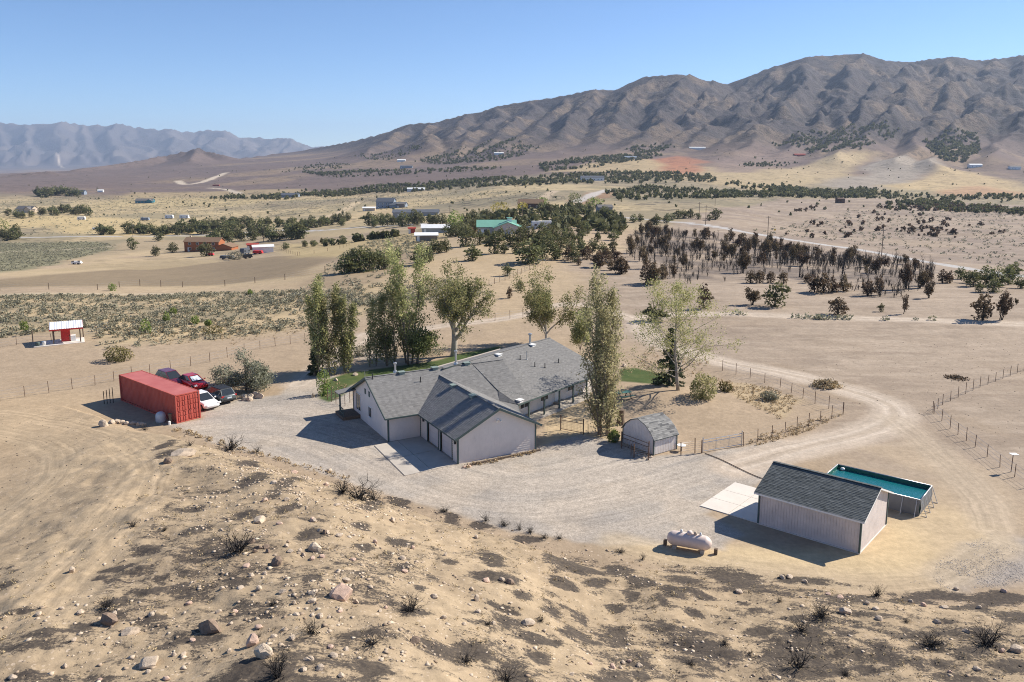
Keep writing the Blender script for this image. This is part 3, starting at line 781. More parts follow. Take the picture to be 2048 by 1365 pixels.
# faces are shared out between the pieces of the setting
nr, nc = GX.shape
idx = (np.arange(nr - 1)[:, None] * nc + np.arange(nc - 1)[None])
QUAD = np.stack([idx, idx + 1, idx + nc + 1, idx + nc], -1).reshape(-1, 4)
fz = ZONE[QUAD[:, 0]]
frow = np.repeat(np.arange(nr - 1), nc - 1); fy = YR[frow]
fobj = np.where(fy > 8000, 6, np.where((fy > 2000) & (gx[QUAD[:, 0]] / fy > -.24), 5, fz))
GV = np.stack([gx, gy, gzv], 1)
for k, nm in ((0, 'ground'), (1, 'gravel_yard'), (2, 'dirt_track'), (3, 'road'), (4, 'lawn'), (5, 'hills'), (6, 'distant_mountains')):
    Q = QUAD[fobj == k]
    if len(Q) == 0: continue
    used = np.unique(Q); remap = np.zeros(NV, np.int32); remap[used] = np.arange(len(used))
    me = np_mesh(nm, GV[used], remap[Q], None, M['ground'], True)
    for an, A, ty in (('soil', SOIL, 'FLOAT_COLOR'), ('mask', MASK, 'FLOAT_COLOR')):
        at = me.attributes.new(an, ty, 'POINT'); at.data.foreach_set('color', np.concatenate([A[used], relief[used, None].astype(np.float32)], 1).astype(np.float32).ravel())
    at = me.attributes.new('lane', 'FLOAT_VECTOR', 'POINT'); at.data.foreach_set('vector', LANE[used].astype(np.float32).ravel())
    o = link(nm, me); o['kind'] = 'structure'
# the air
hz = MB(); hz.box(-13500, 13500, -60, 17200, float(GZ.min()) - 1, float(GZ.max()) + 6)
hm = bpy.data.materials.new('haze_air'); hm.use_nodes = True
for n in list(hm.node_tree.nodes):
    if n.type == 'BSDF_PRINCIPLED': hm.node_tree.nodes.remove(n)
pv = hm.node_tree.nodes.new('ShaderNodeVolumePrincipled'); pv.inputs['Color'].default_value = (.62, .76, 1, 1); pv.inputs['Density'].default_value = 5.6e-5; pv.inputs['Anisotropy'].default_value = .2
hm.node_tree.links.new(pv.outputs[0], hm.node_tree.nodes['Material Output'].inputs['Volume'])
ho = hz.build('haze', hm, kind='stuff'); tag(ho, 'thin blue summer haze filling the air over the valley', 'haze')

# ------------------------------------------------------------------ building helpers
def v3(p, z): return np.array([p[0], p[1], z], float)
def unit(a): a = np.asarray(a, float); return a / np.linalg.norm(a)
def shingle_slope(poly, thick=.012, expo=.15, tab=.34, rng=random, lift=0.0, edir=None):
    """poly: convex roof polygon, first edge = eave (left to right seen from outside); returns MB of overlapping shingle tabs"""
    P = [np.asarray(p, float) for p in poly]
    e = unit(P[1] - P[0])
    n = unit(np.cross(P[1] - P[0], P[2] - P[1]))
    if n[2] < 0: n = -n
    if edir is not None: e = np.asarray(edir, float); e = unit(e - n * (e @ n))
    s = np.cross(n, e); s = s if s[2] > 0 else -s
    o = P[0] + n * lift
    Q = [((p - P[0]) @ e, (p - P[0]) @ s) for p in P]
    top = max(q[1] for q in Q)
    def span(t):
        xs = []
        for i in range(len(Q)):
            a, b = Q[i], Q[(i + 1) % len(Q)]
            if (a[1] - t) * (b[1] - t) <= 0 and abs(a[1] - b[1]) > 1e-9:
                k = (t - a[1]) / (b[1] - a[1]); xs.append(a[0] + k * (b[0] - a[0]))
            elif abs(a[1] - b[1]) <= 1e-9 and abs(a[1] - t) < 1e-6: xs += [a[0], b[0]]
        return (min(xs), max(xs)) if len(xs) >= 2 else None
    mb = MB(); k = 0; t = min(q[1] for q in Q)
    while t < top - .02:
        t1 = min(t + expo, top)
        a = span(t + 1e-4); b = span(t1 - 1e-4)
        if a and b:
            x = a[0] - (k % 2) * tab * .5 - rng.random() * .1
            row = rng.uniform(-.08, .08)
            while x < a[1]:
                w = tab * rng.uniform(.75, 1.3)
                x0, x1 = max(x, a[0]), min(x + w, a[1])
                u0 = min(max(x0, b[0]), b[1]); u1 = min(max(x1, b[0]), b[1])
                if x1 - x0 > .02:
                    h = thick * rng.uniform(.6, 1.6); tt = min(max(.5 + row + rng.gauss(0, .2), 0), 1)
                    A = o + e * x0 + s * t; B = o + e * x1 + s * t; C = o + e * u1 + s * t1; D = o + e * u0 + s * t1
                    mb.add([A + n * h, B + n * h, C, D, A, B], [(0, 1, 2, 3), (4, 5, 1, 0)], tt)
                x += w
        t = t1; k += 1
    return mb
def lap_wall(a, b, z0, ztop, out, expo=.2, lip=.032):
    """horizontal lap siding from plan point a to b; ztop(f) roof line; returns MB"""
    a = np.asarray(a, float); b = np.asarray(b, float); d = b - a; L = np.linalg.norm(d); mb = MB()
    zt = max(ztop(f) for f in np.linspace(0, 1, 21)); z = z0
    while z < zt - .01:
        z1 = min(z + expo, zt)
        def span(zz):
            fs = [f for f in np.linspace(0, 1, 201) if ztop(f) >= zz - 1e-6]
            return (fs[0], fs[-1]) if fs else None
        s0 = span(z); s1 = span(z1) or (s0 and ((s0[0] + s0[1]) / 2,) * 2)
        if s0:
            p = lambda f, zz, o: np.array([a[0] + d[0] * f + out[0] * o, a[1] + d[1] * f + out[1] * o, zz])
            mb.add([p(s0[0], z, lip), p(s0[1], z, lip), p(s1[1], z1, 0), p(s1[0], z1, 0), p(s0[0], z, 0), p(s0[1], z, 0)], [(0, 1, 2, 3), (4, 5, 1, 0)], .5)
        z = z1
    return mb
def groove_wall(a, b, z0, ztop, out, pitch=.2, gw=.03, gd=.018):
    a = np.asarray(a, float); b = np.asarray(b, float); d = b - a; L = np.linalg.norm(d); mb = MB()
    n = max(2, int(L / pitch)); q = L / n
    P = lambda x, o: (a[0] + d[0] * x / L + out[0] * o, a[1] + d[1] * x / L + out[1] * o)
    for i in range(n):
        xs = [(i * q, -gd), (i * q + gw, -gd), (i * q + gw, 0), ((i + 1) * q, 0), ((i + 1) * q, -gd)]
        for (xa, oa), (xb, ob) in zip(xs[:-1], xs[1:]):
            pa, pb = P(xa, oa), P(xb, ob)
            mb.add([(pa[0], pa[1], z0), (pb[0], pb[1], z0), (pb[0], pb[1], ztop(xb / L)), (pa[0], pa[1], ztop(xa / L))], [(0, 1, 2, 3)])
    return mb
def bar(mb, p, q, w, h, t=.5):
    """rectangular bar from p to q"""
    p = np.asarray(p, float); q = np.asarray(q, float); d = unit(q - p)
    s = np.cross(d, (0, 0, 1)); s = unit(s) if np.linalg.norm(s) > 1e-6 else np.array([1., 0, 0])
    u = np.cross(s, d)
    return mb.obox(p - s * w / 2 - u * h / 2, q - p, s * w, u * h, t)
def wall_window(root, org, a, d, out, x, z, w, h, name='window', bars=True, frame=None):
    """window on a wall: a plan point, d unit direction, x along, z sill height"""
    A = v3(np.asarray(a) + np.asarray(d) * x, z); D = v3(d, 0); O = v3(out, 0); U = np.array([0, 0, 1.])
    f = MB(); t = .07
    for o_, a_, c_ in ((A - D * t - U * t, D * (w + 2 * t), U * t), (A - D * t + U * h, D * (w + 2 * t), U * t), (A - D * t, D * t, U * h), (A + D * w, D * t, U * h)):
        f.obox(o_ + O * .005, a_, O * .075, c_)
    if bars: f.obox(A + D * (w / 2 - .02) + O * .006, D * .04, O * .06, U * h)
    wd = f.build(name, frame or M['white'], root, origin=org)
    MB().obox(A + O * .008, D * w, O * .04, U * h).build('pane', M['glass'], wd, origin=org)
    return wd

# ------------------------------------------------------------------ the ranch house
ang = lambda a: np.array([math.cos(R(a)), math.sin(R(a))])
U_, V_ = ang(28.7), ang(-61.3)
hA, hB = np.array([-16.65, 83.7]), np.array([-11.59, 74.68])
hB = hA + V_ * 10.34
hD = np.array([-4.74, 68.81]); hE = hD + U_ * 7.85
ORG = np.array([-5.0, 80.0, 0.0])
house = empty('ranch_house', ORG, 0, 'sprawling single-storey house, pale pink siding, grey shingle roof and attached garage', 'house')
def hb(mb, name, mat, parent=house, kind=None): return mb.build(name, mat, parent, origin=ORG, kind=kind)
OH = .45; ZE = 2.62
# left wing
rdgL = 5.06; halfL = 5.17; pL = (rdgL - ZE) / halfL
lenL = 15.0
zL = lambda p: rdgL - pL * abs((np.asarray(p) - (hA + V_ * halfL)) @ V_)
hA2, hB2 = hA + U_ * lenL, hB + U_ * lenL
gab = lambda f: ZE + (rdgL - ZE) * (1 - abs(2 * f - 1)) - .05
hb(lap_wall(hA, hB, 0, gab, -U_), 'wall', M['siding'])
C0 = hD - V_ * ((hD - hB) @ V_)                      # garage side meets the front wall
hb(lap_wall(hB, C0, 0, lambda f: ZE, V_), 'wall', M['siding'])
hb(lap_wall(hA2, hA, 0, lambda f: ZE, -V_), 'wall', M['siding'])
# garage
rdgG = 4.58; halfG = 7.85 / 2; pG = (rdgG - ZE) / halfG
gabG = lambda f: ZE + (rdgG - ZE) * (1 - abs(2 * f - 1)) - .05
hb(lap_wall(hD, hE, 0, gabG, V_), 'wall', M['siding'])
# garage side with two roller doors: piers and lintel
gl = np.linalg.norm(hD - C0); gd_ = unit(hD - C0)
piers = [(0, 1.75), (4.25, 4.75), (7.25, gl)]
w = MB()
for x0, x1 in piers:
    m2 = lap_wall(C0 + gd_ * x0, C0 + gd_ * x1, 0, lambda f: 2.35, -U_); w.add(m2.v, m2.f)
m2 = lap_wall(C0, hD, 2.35, lambda f: ZE, -U_, .2); w.add(m2.v, m2.f)
hb(w, 'wall', M['siding'])
M['door'] = pm('garage_door_paint', (.64, .58, .55), .6, .04, 1)
for x0, x1 in ((1.75, 4.25), (4.75, 7.25)):
    g = MB()
    for k in range(4):
        g.obox(v3(C0 + gd_ * (x0 + .01) + U_ * .12, .02 + k * .58), v3(gd_, 0) * (x1 - x0 - .02), v3(U_, 0) * .05, (0, 0, .565))
    gdoor = hb(g, 'garage_door', M['door'])
    for k in range(2):
        f = MB(); px = x0 + .25 + k * 1.15
        f.obox(v3(C0 + gd_ * px + U_ * .10, 1.87), v3(gd_, 0) * .9, v3(U_, 0) * .05, (0, 0, .34))
        hb(f, 'pane', M['glass'], gdoor)
hb(lap_wall(hE, hE - V_ * 6, 0, lambda f: ZE, U_), 'wall', M['siding'])
# right wing, turned 23 degrees
W1, W2 = ang(51.4), ang(-38.6)
eL = np.array([0.618, 78.92]); NB = -W2
zEr, rR, dR = 2.32, 5.06, 8.3
pR = (rR - zEr) / dR
lenR = 16.7
def rp(s, p): return eL + W1 * s + NB * p
wl0 = rp(.3, 1.75); wl1 = rp(lenR - .5, 1.75)
hb(lap_wall(wl0, wl1, .1, lambda f: 2.72, W2), 'wall', M['siding'])
hb(lap_wall(wl1, rp(lenR - .5, 2 * dR - 1), 0, lambda f: zEr + (rR - zEr) * min((1.75 + f * (2 * dR - 2.75)) / dR, 2 - (1.75 + f * (2 * dR - 2.75)) / dR) - .08, W1), 'wall', M['siding'])
hb(lap_wall(rp(lenR - .5, 2 * dR - 1), rp(-2, 2 * dR - 1), 0, lambda f: 2.8, NB), 'wall', M['siding'])
# roofs: decks with shingle tabs
def slope(pts, fascia=True, mat='shingle', thick=.14, name='roof_slope', expo=.15, lift=.012, edir=None):
    pts = [np.asarray(p, float) for p in pts]
    n = unit(np.cross(pts[1] - pts[0], pts[2] - pts[1])); n = n if n[2] > 0 else -n
    dk = MB(); k = len(pts)
    V = pts + [p - np.array([0, 0, thick]) for p in pts]
    F = [tuple(range(k)), tuple(range(k, 2 * k))[::-1]] + [(i, i + k, (i + 1) % k + k, (i + 1) % k) for i in range(k)]
    dk.add(V, F)
    r = hb(dk, name, M['trim'])
    hb(shingle_slope(pts, expo=expo, lift=lift, edir=edir), 'shingles', M[mat], r, kind='stuff')
    return r
def plane_hit(px, py, p0, n):
    rx, ry, rz = ray(px, py); d = np.array([rx, ry, rz]); o = np.array([0, 0, CAM_H])
    return o + d * (((p0 - o) @ n) / (d @ n))
a0 = hA + V_ * halfL - U_ * OH; b0 = hA + V_ * halfL + U_ * lenL
ef, eb = halfL + OH, halfL + OH
zf = rdgL - pL * ef
slope([v3(a0 + V_ * ef, zf), v3(b0 + V_ * ef, zf), v3(b0, rdgL), v3(a0, rdgL)])
slope([v3(b0 - V_ * eb, zf), v3(a0 - V_ * eb, zf), v3(a0, rdgL), v3(b0, rdgL)])
gm = (hD + hE) / 2
g0 = gm + V_ * OH; g1 = gm - V_ * 12.6
zg = rdgG - pG * (halfG + OH)
back = lambda w_: ((hA + V_ * halfL) - gm) @ (-V_) - (rdgL - (rdgG - pG * w_)) / pL     # where the garage roof runs into the main slope
for sgn in (-1, 1):
    wd = halfG + OH
    q = [v3(g0 + U_ * sgn * wd, zg), v3(gm - V_ * (back(wd) + .1) + U_ * sgn * wd, zg), v3(gm - V_ * (back(0) + .1), rdgG), v3(g0, rdgG)]
    if sgn > 0: q = [q[0], q[1], q[2], q[3]]
    else: q = [q[1], q[0], q[3], q[2]]
    slope(q)
# right wing slopes
nR = unit(np.cross(v3(W1, 0), v3(NB, pR)))
p0R = v3(rp(0, 0), zEr)
stepA = plane_hit(*z8(545, 378), p0R, nR)
tR = lambda s, p: v3(rp(s, p), zEr + pR * p)
sA = ((stepA[:2] - eL) @ W1, (stepA[:2] - eL) @ NB)
def onL_(px, py): return plane_hit(px, py, v3(hA + V_ * halfL, rdgL), unit(np.cross(v3(U_, 0), v3(-V_, pL))))
jA = onL_(*z8(545, 380)) + (0, 0, .04); jB = onL_(*z8(805, 655)) + (0, 0, .10)
e3 = v3(W1, 0)
slope([tR(3.2, 0), tR(lenR, 0), tR(lenR, dR), tR(1.6, dR)])
slope([tR(0, 0), tR(3.2, 0), jB], edir=e3)
jC = v3(gm - V_ * (back(halfG + OH) + .1) + U_ * (halfG + OH), zg + .02)
slope([jC, tR(0, 0), jB], edir=e3)
slope([v3(gm - V_ * 2.6 + U_ * (halfG + OH - .4), zg - .1), tR(0, 0) - (0, 0, .05), jC], edir=e3)
slope([jB, tR(3.2, 0), tR(1.6, dR)], edir=e3)
slope([jB, tR(1.6, dR), jA], edir=e3)
slope([jA, tR(1.6, dR), tR(-2.0, dR)], edir=e3)
slope([v3(rp(lenR, 2 * dR), zEr), v3(rp(-2.0, 2 * dR), zEr), v3(rp(-2.0, dR), rR), v3(rp(lenR, dR), rR)])
# ridge caps
for p, q in ((v3(a0, rdgL + .03), v3(b0, rdgL + .03)), (v3(g0, rdgG + .03), v3(gm - V_ * back(0), rdgG + .03)), (tR(-2.0, dR) + (0, 0, .03), tR(lenR, dR) + (0, 0, .03))):
    n = int(np.linalg.norm(q - p) / .25); d = (q - p) / n
    rc = MB()
    for k in range(n): bar(rc, p + d * k, p + d * (k + 1.15) + (0, 0, .012), .24, .025, random.uniform(.3, .8))
    hb(rc, 'ridge_cap', M['shingle'], kind='stuff')
# green corner boards, barge boards, gutters
for p in (hA, hB, C0, hD, hE):
    hb(MB().obox(v3(p - U_ * .07 - V_ * .07, 0), v3(U_, 0) * .14, v3(V_, 0) * .14, (0, 0, ZE)), 'corner_board', M['trim'])
for x in (1.75 - .12, 4.25, 4.62, 7.25):
    hb(MB().obox(v3(C0 + gd_ * x - U_ * .06, 0), v3(gd_, 0) * .13, v3(U_, 0) * .08, (0, 0, 2.38)), 'door_jamb', M['trim'])
for p, q in ((v3(g0 - U_ * (halfG + OH), zg - .05), v3(g0, rdgG - .05)), (v3(g0 + U_ * (halfG + OH), zg - .05), v3(g0, rdgG - .05)), (v3(a0 + V_ * ef, zf - .05), v3(a0, rdgL - .05)), (v3(a0 - V_ * eb, zf - .05), v3(a0, rdgL - .05))):
    hb(bar(MB(), p, q, .05, .2), 'barge_board', M['trim'])
t = MB(); bar(t, tR(.1, 0) - (0, 0, .08), tR(lenR, 0) - (0, 0, .08), .11, .12); hb(t, 'gutter', M['trim'])
t = MB(); bar(t, v3(a0 + V_ * (ef + .03), zf - .06), v3(C0 - U_ * .3 + V_ * (OH + .03), zf - .06), .11, .12); hb(t, 'gutter', M['trim'])
# porch: slab, posts, beam
t = MB(); t.prism([rp(-.5, -.25), rp(lenR - .6, -.25), rp(lenR - .6, 1.73), rp(-.5, 1.73)], -.05, .1); hb(t, 'porch_floor', M['conc'])
t = MB(); bar(t, v3(rp(.2, .2), 2.18), v3(rp(lenR - .4, .2), 2.18), .12, .2); hb(t, 'beam', M['trim'])
for s in (2.0, 4.65, 7.35, 9.95, 12.6, 15.2):
    t = MB(); t.obox(v3(rp(s, .13) - W1 * .07, .1), v3(W1, 0) * .14, v3(NB, 0) * .14, (0, 0, 2.0)); hb(t, 'porch_post', M['trim'])
wall_window(house, ORG, rp(2.5, 1.74), W1, W2, 0, .9, 1.3, 1.0)
wall_window(house, ORG, rp(6.0, 1.74), W1, W2, 0, .9, 1.3, 1.0)
wall_window(house, ORG, rp(11.0, 1.74), W1, W2, 0, .9, 1.3, 1.0)
t = MB(); t.obox(v3(rp(8.6, 1.73), .1), v3(W1, 0) * .95, v3(W2, 0) * .05, (0, 0, 2.0)); dd = hb(t, 'door', M['white'])
t = MB(); t.obox(v3(rp(9.35, 1.67), 1.05), v3(W1, 0) * .06, v3(W2, 0) * .06, (0, 0, .1)); hb(t, 'handle', M['black'], dd)
t = MB(); t.prism([rp(8.3, .8), rp(9.9, .8), rp(9.9, 1.69), rp(8.3, 1.69)], .1, .28); hb(t, 'door_step', M['conc'])
# gable end windows, vents
wall_window(house, ORG, hA, V_, -U_ * 1.02, 1.05, .75, 1.35, 1.75)
wall_window(house, ORG, hA, V_, -U_ * 1.02, 4.9, 1.0, .8, 1.0)
for x in (3.8, 5.0):
    t = MB(); t.obox(v3(hA + V_ * x - U_ * .02, 3.05), v3(V_, 0) * .4, v3(-U_, 0) * .04, (0, 0, .55)); vt = hb(t, 'gable_vent', M['trim'])
# porch roof on the far side
t = MB(); q = [v3(hA - U_ * 1.9 - V_ * .4, 2.5), v3(hA - U_ * .1 + V_ * .9 - U_ * 1.8, 2.5), v3(hA + V_ * .9 - U_ * .02, 2.75), v3(hA - U_ * .02 - V_ * .4, 2.75)]
t.add(q + [p - (0, 0, .1) for p in q], [(0, 1, 2, 3), (7, 6, 5, 4), (0, 4, 5, 1), (1, 5, 6, 2), (2, 6, 7, 3), (3, 7, 4, 0)]); hb(t, 'porch_roof', M['shingle'])
t = MB(); t.obox(v3(hA - U_ * 1.75 + V_ * .6, 0), v3(U_, 0) * .14, v3(V_, 0) * .14, (0, 0, 2.45)); hb(t, 'porch_post', M['trim'])
t = MB(); t.prism([hA - U_ * 1.9 - V_ * .4, hA - U_ * 1.9 + V_ * 2.2, hA + V_ * 2.2 - U_ * .03, hA - V_ * .4 - U_ * .03], 0, .35); hb(t, 'deck', M['wood'])
t = MB()
for k in range(2): bar(t, v3(hA - U_ * 1.8 + V_ * .7, .7 + k * .5), v3(hA - U_ * 1.8 + V_ * 2.1, .7 + k * .5), .06, .08)
for k in range(5): t.obox(v3(hA - U_ * 1.82 + V_ * (.8 + k * .32), .35), v3(U_, 0) * .04, v3(V_, 0) * .04, (0, 0, .85))
hb(t, 'railing', M['trim'])
# wall lamps
for x in (.95, gl - .35):
    t = MB(); c = C0 + gd_ * x - U_ * .12
    t.obox(v3(c - gd_ * .09 - U_ * .06, 1.75), v3(gd_, 0) * .18, v3(U_, 0) * .14, (0, 0, .32)); t.lathe([(.13, 0), (.02, .12)], 8, v3(c, 2.07)); hb(t, 'wall_lamp', M['black'])
t = MB(); c = hD + U_ * 3.95 + V_ * .12
for s in (-.16, .16): t.tube([v3(c + U_ * s, 3.42), v3(c + U_ * s * 1.3 + V_ * .16, 3.34)], [.05, .09], 8)
t.obox(v3(c - U_ * .1 - V_ * .1, 3.4), v3(U_, 0) * .2, v3(V_, 0) * .06, (0, 0, .12)); hb(t, 'flood_lamp', M['white'])
# roof furniture: box vents, flues, pipes
def onL(px, py):
    n = unit(np.cross(v3(U_, 0), v3(-V_, pL))); return plane_hit(px, py, v3(hA + V_ * halfL, rdgL), n)
def onG(px, py):
    n = unit(np.cross(v3(-V_, 0), v3(U_, pG))); return plane_hit(px, py, v3(gm, rdgG), n)
def onR(px, py): return plane_hit(px, py, p0R, nR)
M['vent_green'] = pm('vent_green', (.22, .27, .24), .6, .1, 3)
def boxvent(p, d, mat):
    t = MB(); p = np.asarray(p); e = v3(d, 0); s = np.cross((0, 0, 1), e)
    t.obox(p - e * .28 - s * .24 + (0, 0, -.1), e * .56, s * .48, (0, 0, .26)); t.obox(p - e * .36 - s * .32 + (0, 0, .16), e * .72, s * .64, (0, 0, .05)); hb(t, 'roof_vent', mat)
for a, b in ((693, 366), (920, 335), (1138, 303)): boxvent(onL(*z4(a, b)), U_, M['vent_green'])
for a, b in ((1047, 455), (1180, 525)): boxvent(onG(*z4(a, b)), V_, M['vent_green'])
for a, b in ((1355, 245), (1587, 178), (1500, 557)): boxvent(onR(*z4(a, b)), W1, M['white'])
def pipe(p, h, r, mat, cap=False, name='vent_pipe'):
    t = MB(); t.lathe([(r * 2.2, -.1), (r * 1.8, .06), (r, .1), (r, h), (r * .8, h + .01)], 10, p)
    if cap: t.lathe([(r * 1.7, h + .05), (r * 1.7, h + .2), (r * .4, h + .26)], 10, p); t.lathe([(r * .7, h - .02), (r * .7, h + .06)], 10, p)
    hb(t, name, mat)
for a, b in ((495, 405), (823, 425)): pipe(onL(*z4(a, b)), .55, .05, M['black'])
for a, b in ((1503, 272), (1603, 320), (1672, 327), (1765, 295)): pipe(onR(*z4(a, b)), .5, .05, M['black'])
pipe(onR(*z4(1548, 272)), 1.0, .045, M['galv'])
pipe(onL(*z4(650, 352)) + (0, 0, .0), 0.7, .1, M['galv'], True, 'flue'); pipe(onL(*z4(1064, 296)), 1.15, .11, M['galv'], True, 'flue'); pipe(tR(12.6, dR - .15), 1.1, .13, M['galv'], True, 'flue')
t = MB(); c = v3(hA - U_ * .35 + V_ * (halfL - .15), rdgL + .02); t.tube([c, c + (0, 0, .6)], .02, 6)
t.tube([c + (-.35, 0, .6), c + (.35, .1, .62)], .015, 6); hb(t, 'antenna', M['galv'])

# ------------------------------------------------------------------ driveway slab, edging
dw = [np.array(p) for p in ((-12.87, 73.47), (-9.05, 66.0), (-4.78, 68.72), (-8.86, 76.0))]
dr = empty('driveway_slab', (-9, 71, 0)); dr['kind'] = 'structure'
for i in range(2):
    for j in range(2):
        f = lambda s, t_: (dw[0] * (1 - s) + dw[3] * s) * (1 - t_) + (dw[1] * (1 - s) + dw[2] * s) * t_
        g = .004; s0, s1 = i / 2 + g, (i + 1) / 2 - g; t0, t1 = j / 2 + g, (j + 1) / 2 - g
        MB().prism([f(s0, t0), f(s1, t0), f(s1, t1), f(s0, t1)], -.1, .05).build('slab_panel', M['conc'], dr, origin=(-9, 71, 0))
te = empty('landscape_timber', v3(hD + V_ * .6 + U_ * 3, 0), 0, 'long brown timber edging on the gravel below the garage gable', 'timber edging')
q0, q1 = gz(*z4(1145, 1000)), gz(*z4(1640, 893))
t = MB(); bar(t, v3(q0, .09), v3((q0 * .52 + q1 * .48), .09), .18, .18); t.build('beam', M['wood'], te, origin=te.location)
t = MB(); bar(t, v3(q0 * .515 + q1 * .485, .08), v3(q1, .08), .17, .17); t.build('beam', M['wood'], te, origin=te.location)

# ------------------------------------------------------------------ shed beside the pool
S0, S1, S2 = np.array([18.07, 56.84]), np.array([23.55, 52.17]), np.array([27.36, 56.66])
eS = unit(S1 - S0); nS = unit(S2 - S1); S2 = S1 + nS * 5.88; S3 = S0 + nS * 5.88
SO = np.array([22.7, 56.8, 0])
shed = empty('storage_shed', SO, 0, 'pink-grey panelled shed with dark shingle gable roof beside the rectangular pool', 'shed')
def sb(mb, name, mat, parent=shed, kind=None): return mb.build(name, mat, parent, origin=SO, kind=kind)
zS, rS = 2.62, 3.86
gS = lambda f: zS + (rS - zS) * (1 - abs(2 * f - 1)) - .04
sb(groove_wall(S0, S1, .05, lambda f: zS, -nS), 'wall', M['panel'])
sb(groove_wall(S1, S2, .05, gS, eS), 'wall', M['panel'])
sb(groove_wall(S2, S3, .05, lambda f: zS, nS), 'wall', M['panel'])
sb(groove_wall(S3, S0, .05, gS, -eS), 'wall', M['panel'])
t = MB(); t.prism([S0 - nS * .06 - eS * .06, S1 - nS * .06 + eS * .06, S2 + nS * .06 + eS * .06, S3 + nS * .06 - eS * .06], -.1, .06); sb(t, 'foundation', M['conc_light'])
for p in (S0, S1, S2, S3): sb(MB().obox(v3(p - eS * .06 - nS * .06, .06), v3(eS, 0) * .12, v3(nS, 0) * .12, (0, 0, zS - .06)), 'corner_board', M['trim'])
pS = (rS - zS) / 2.94; zo = zS - pS * .35
def sslope(q):
    n = unit(np.cross(q[1] - q[0], q[2] - q[1])); k = 4
    dk = MB(); dk.add(q + [p - np.array([0, 0, .12]) for p in q], [tuple(range(4)), (7, 6, 5, 4)] + [(i, i + 4, (i + 1) % 4 + 4, (i + 1) % 4) for i in range(4)])
    r = sb(dk, 'roof_slope', M['white']); sb(shingle_slope(q, expo=.15, tab=.32, lift=.012, thick=.011), 'shingles', M['shingle_green'], r, kind='stuff')
rm0, rm1 = (S0 + S3) / 2 - eS * .3, (S1 + S2) / 2 + eS * .3
sslope([v3(S0 - eS * .3 - nS * .35, zo), v3(S1 + eS * .3 - nS * .35, zo), v3(rm1, rS), v3(rm0, rS)])
sslope([v3(S2 + eS * .3 + nS * .35, zo), v3(S3 - eS * .3 + nS * .35, zo), v3(rm0, rS), v3(rm1, rS)])
t = MB()
for k in range(30): bar(t, v3(rm0 + (rm1 - rm0) * k / 30, rS + .03), v3(rm0 + (rm1 - rm0) * (k + 1.1) / 30, rS + .04), .24, .025, random.uniform(.2, .8))
sb(t, 'ridge_cap', M['shingle_green'], kind='stuff')
t = MB(); t.obox(v3(S3 - nS * .9 - eS * .05, .06), v3(-nS, 0) * 3.2, v3(eS, 0) * .05, (0, 0, 2.2)); sb(t, 'roller_door', M['white'])
# pale slab at its door
sl = empty('concrete_apron', (18, 60.5, 0)); sl['kind'] = 'structure'
q = [S0 - nS * .0 - eS * .08, S0 - eS * 4.75, S3 - eS * 4.75 + nS * .25, S3 - eS * .08 + nS * .25]
for i in range(2):
    for j in range(3):
        f = lambda s, t_: (q[0] * (1 - s) + q[1] * s) * (1 - t_) + (q[3] * (1 - s) + q[2] * s) * t_
        MB().prism([f(i / 2 + .004, j / 3 + .003), f(i / 2 + .496, j / 3 + .003), f(i / 2 + .496, j / 3 + .33), f(i / 2 + .004, j / 3 + .33)], -.1, .06).build('slab_panel', M['conc_light'], sl, origin=(18, 60.5, 0))

# ------------------------------------------------------------------ frame pool
PN = np.array([30.5, 58.13]); PW = unit(np.array([2.07, 2.76])); PL_ = unit(np.array([-.772, .636])); PW = np.array([-PL_[1], PL_[0]]) * -1
PW = PW if PW[1] > 0 else -PW
PWd, PLn, PH = 3.5, 7.2, 1.28
PO = v3(PN + PW * PWd / 2 + PL_ * PLn / 2, 0)
pool = empty('frame_pool', PO, 0, 'rectangular above-ground pool with teal water behind the shed', 'swimming pool')
def pb(mb, name, mat, **k): return mb.build(name, mat, pool, origin=PO, **k)
cor = [PN, PN + PW * PWd, PN + PW * PWd + PL_ * PLn, PN + PL_ * PLn]
M['liner_out'] = pm('pool_liner_grey', (.16, .17, .18), .5, .1, 2); M['liner_in'] = pm('pool_liner_green', (.02, .13, .10), .5, .15, 1)
def wm():
    m, nt, b = nodes('pool_water'); b.inputs['Base Color'].default_value = (.008, .125, .14, 1); b.inputs['Roughness'].default_value = .06; b.inputs['Specular IOR Level'].default_value = .5
    n = nt.nodes.new('ShaderNodeTexNoise'); n.inputs['Scale'].default_value = 7; g = nt.nodes.new('ShaderNodeNewGeometry'); nt.links.new(g.outputs['Position'], n.inputs['Vector'])
    bp = nt.nodes.new('ShaderNodeBump'); bp.inputs['Strength'].default_value = .6; bp.inputs['Distance'].default_value = .06; nt.links.new(n.outputs[0], bp.inputs['Height']); nt.links.new(bp.outputs[0], b.inputs['Normal']); return m
M['water'] = wm()
t = MB(); ti = MB()
for i in range(4):
    a, b = cor[i], cor[(i + 1) % 4]; n_ = 8; mid_ = (cor[0] + cor[2]) / 2
    nrm = unit((a + b) / 2 - mid_)
    for k in range(n_):
        p, q = a + (b - a) * k / n_, a + (b - a) * (k + 1) / n_
        bo = .1
        t.add([v3(p, PH), v3(q, PH), v3(q + nrm * bo, PH * .5), v3(p + nrm * bo, PH * .5), v3(q, .0), v3(p, .0)], [(0, 1, 2, 3), (3, 2, 4, 5)])
        ti.add([v3(p - nrm * .06, PH), v3(q - nrm * .06, PH), v3(q - nrm * .06, .05), v3(p - nrm * .06, .05)], [(0, 1, 2, 3)])
pb(t, 'outer_wall', M['liner_out'], smooth=True); pb(ti, 'liner', M['liner_in'])
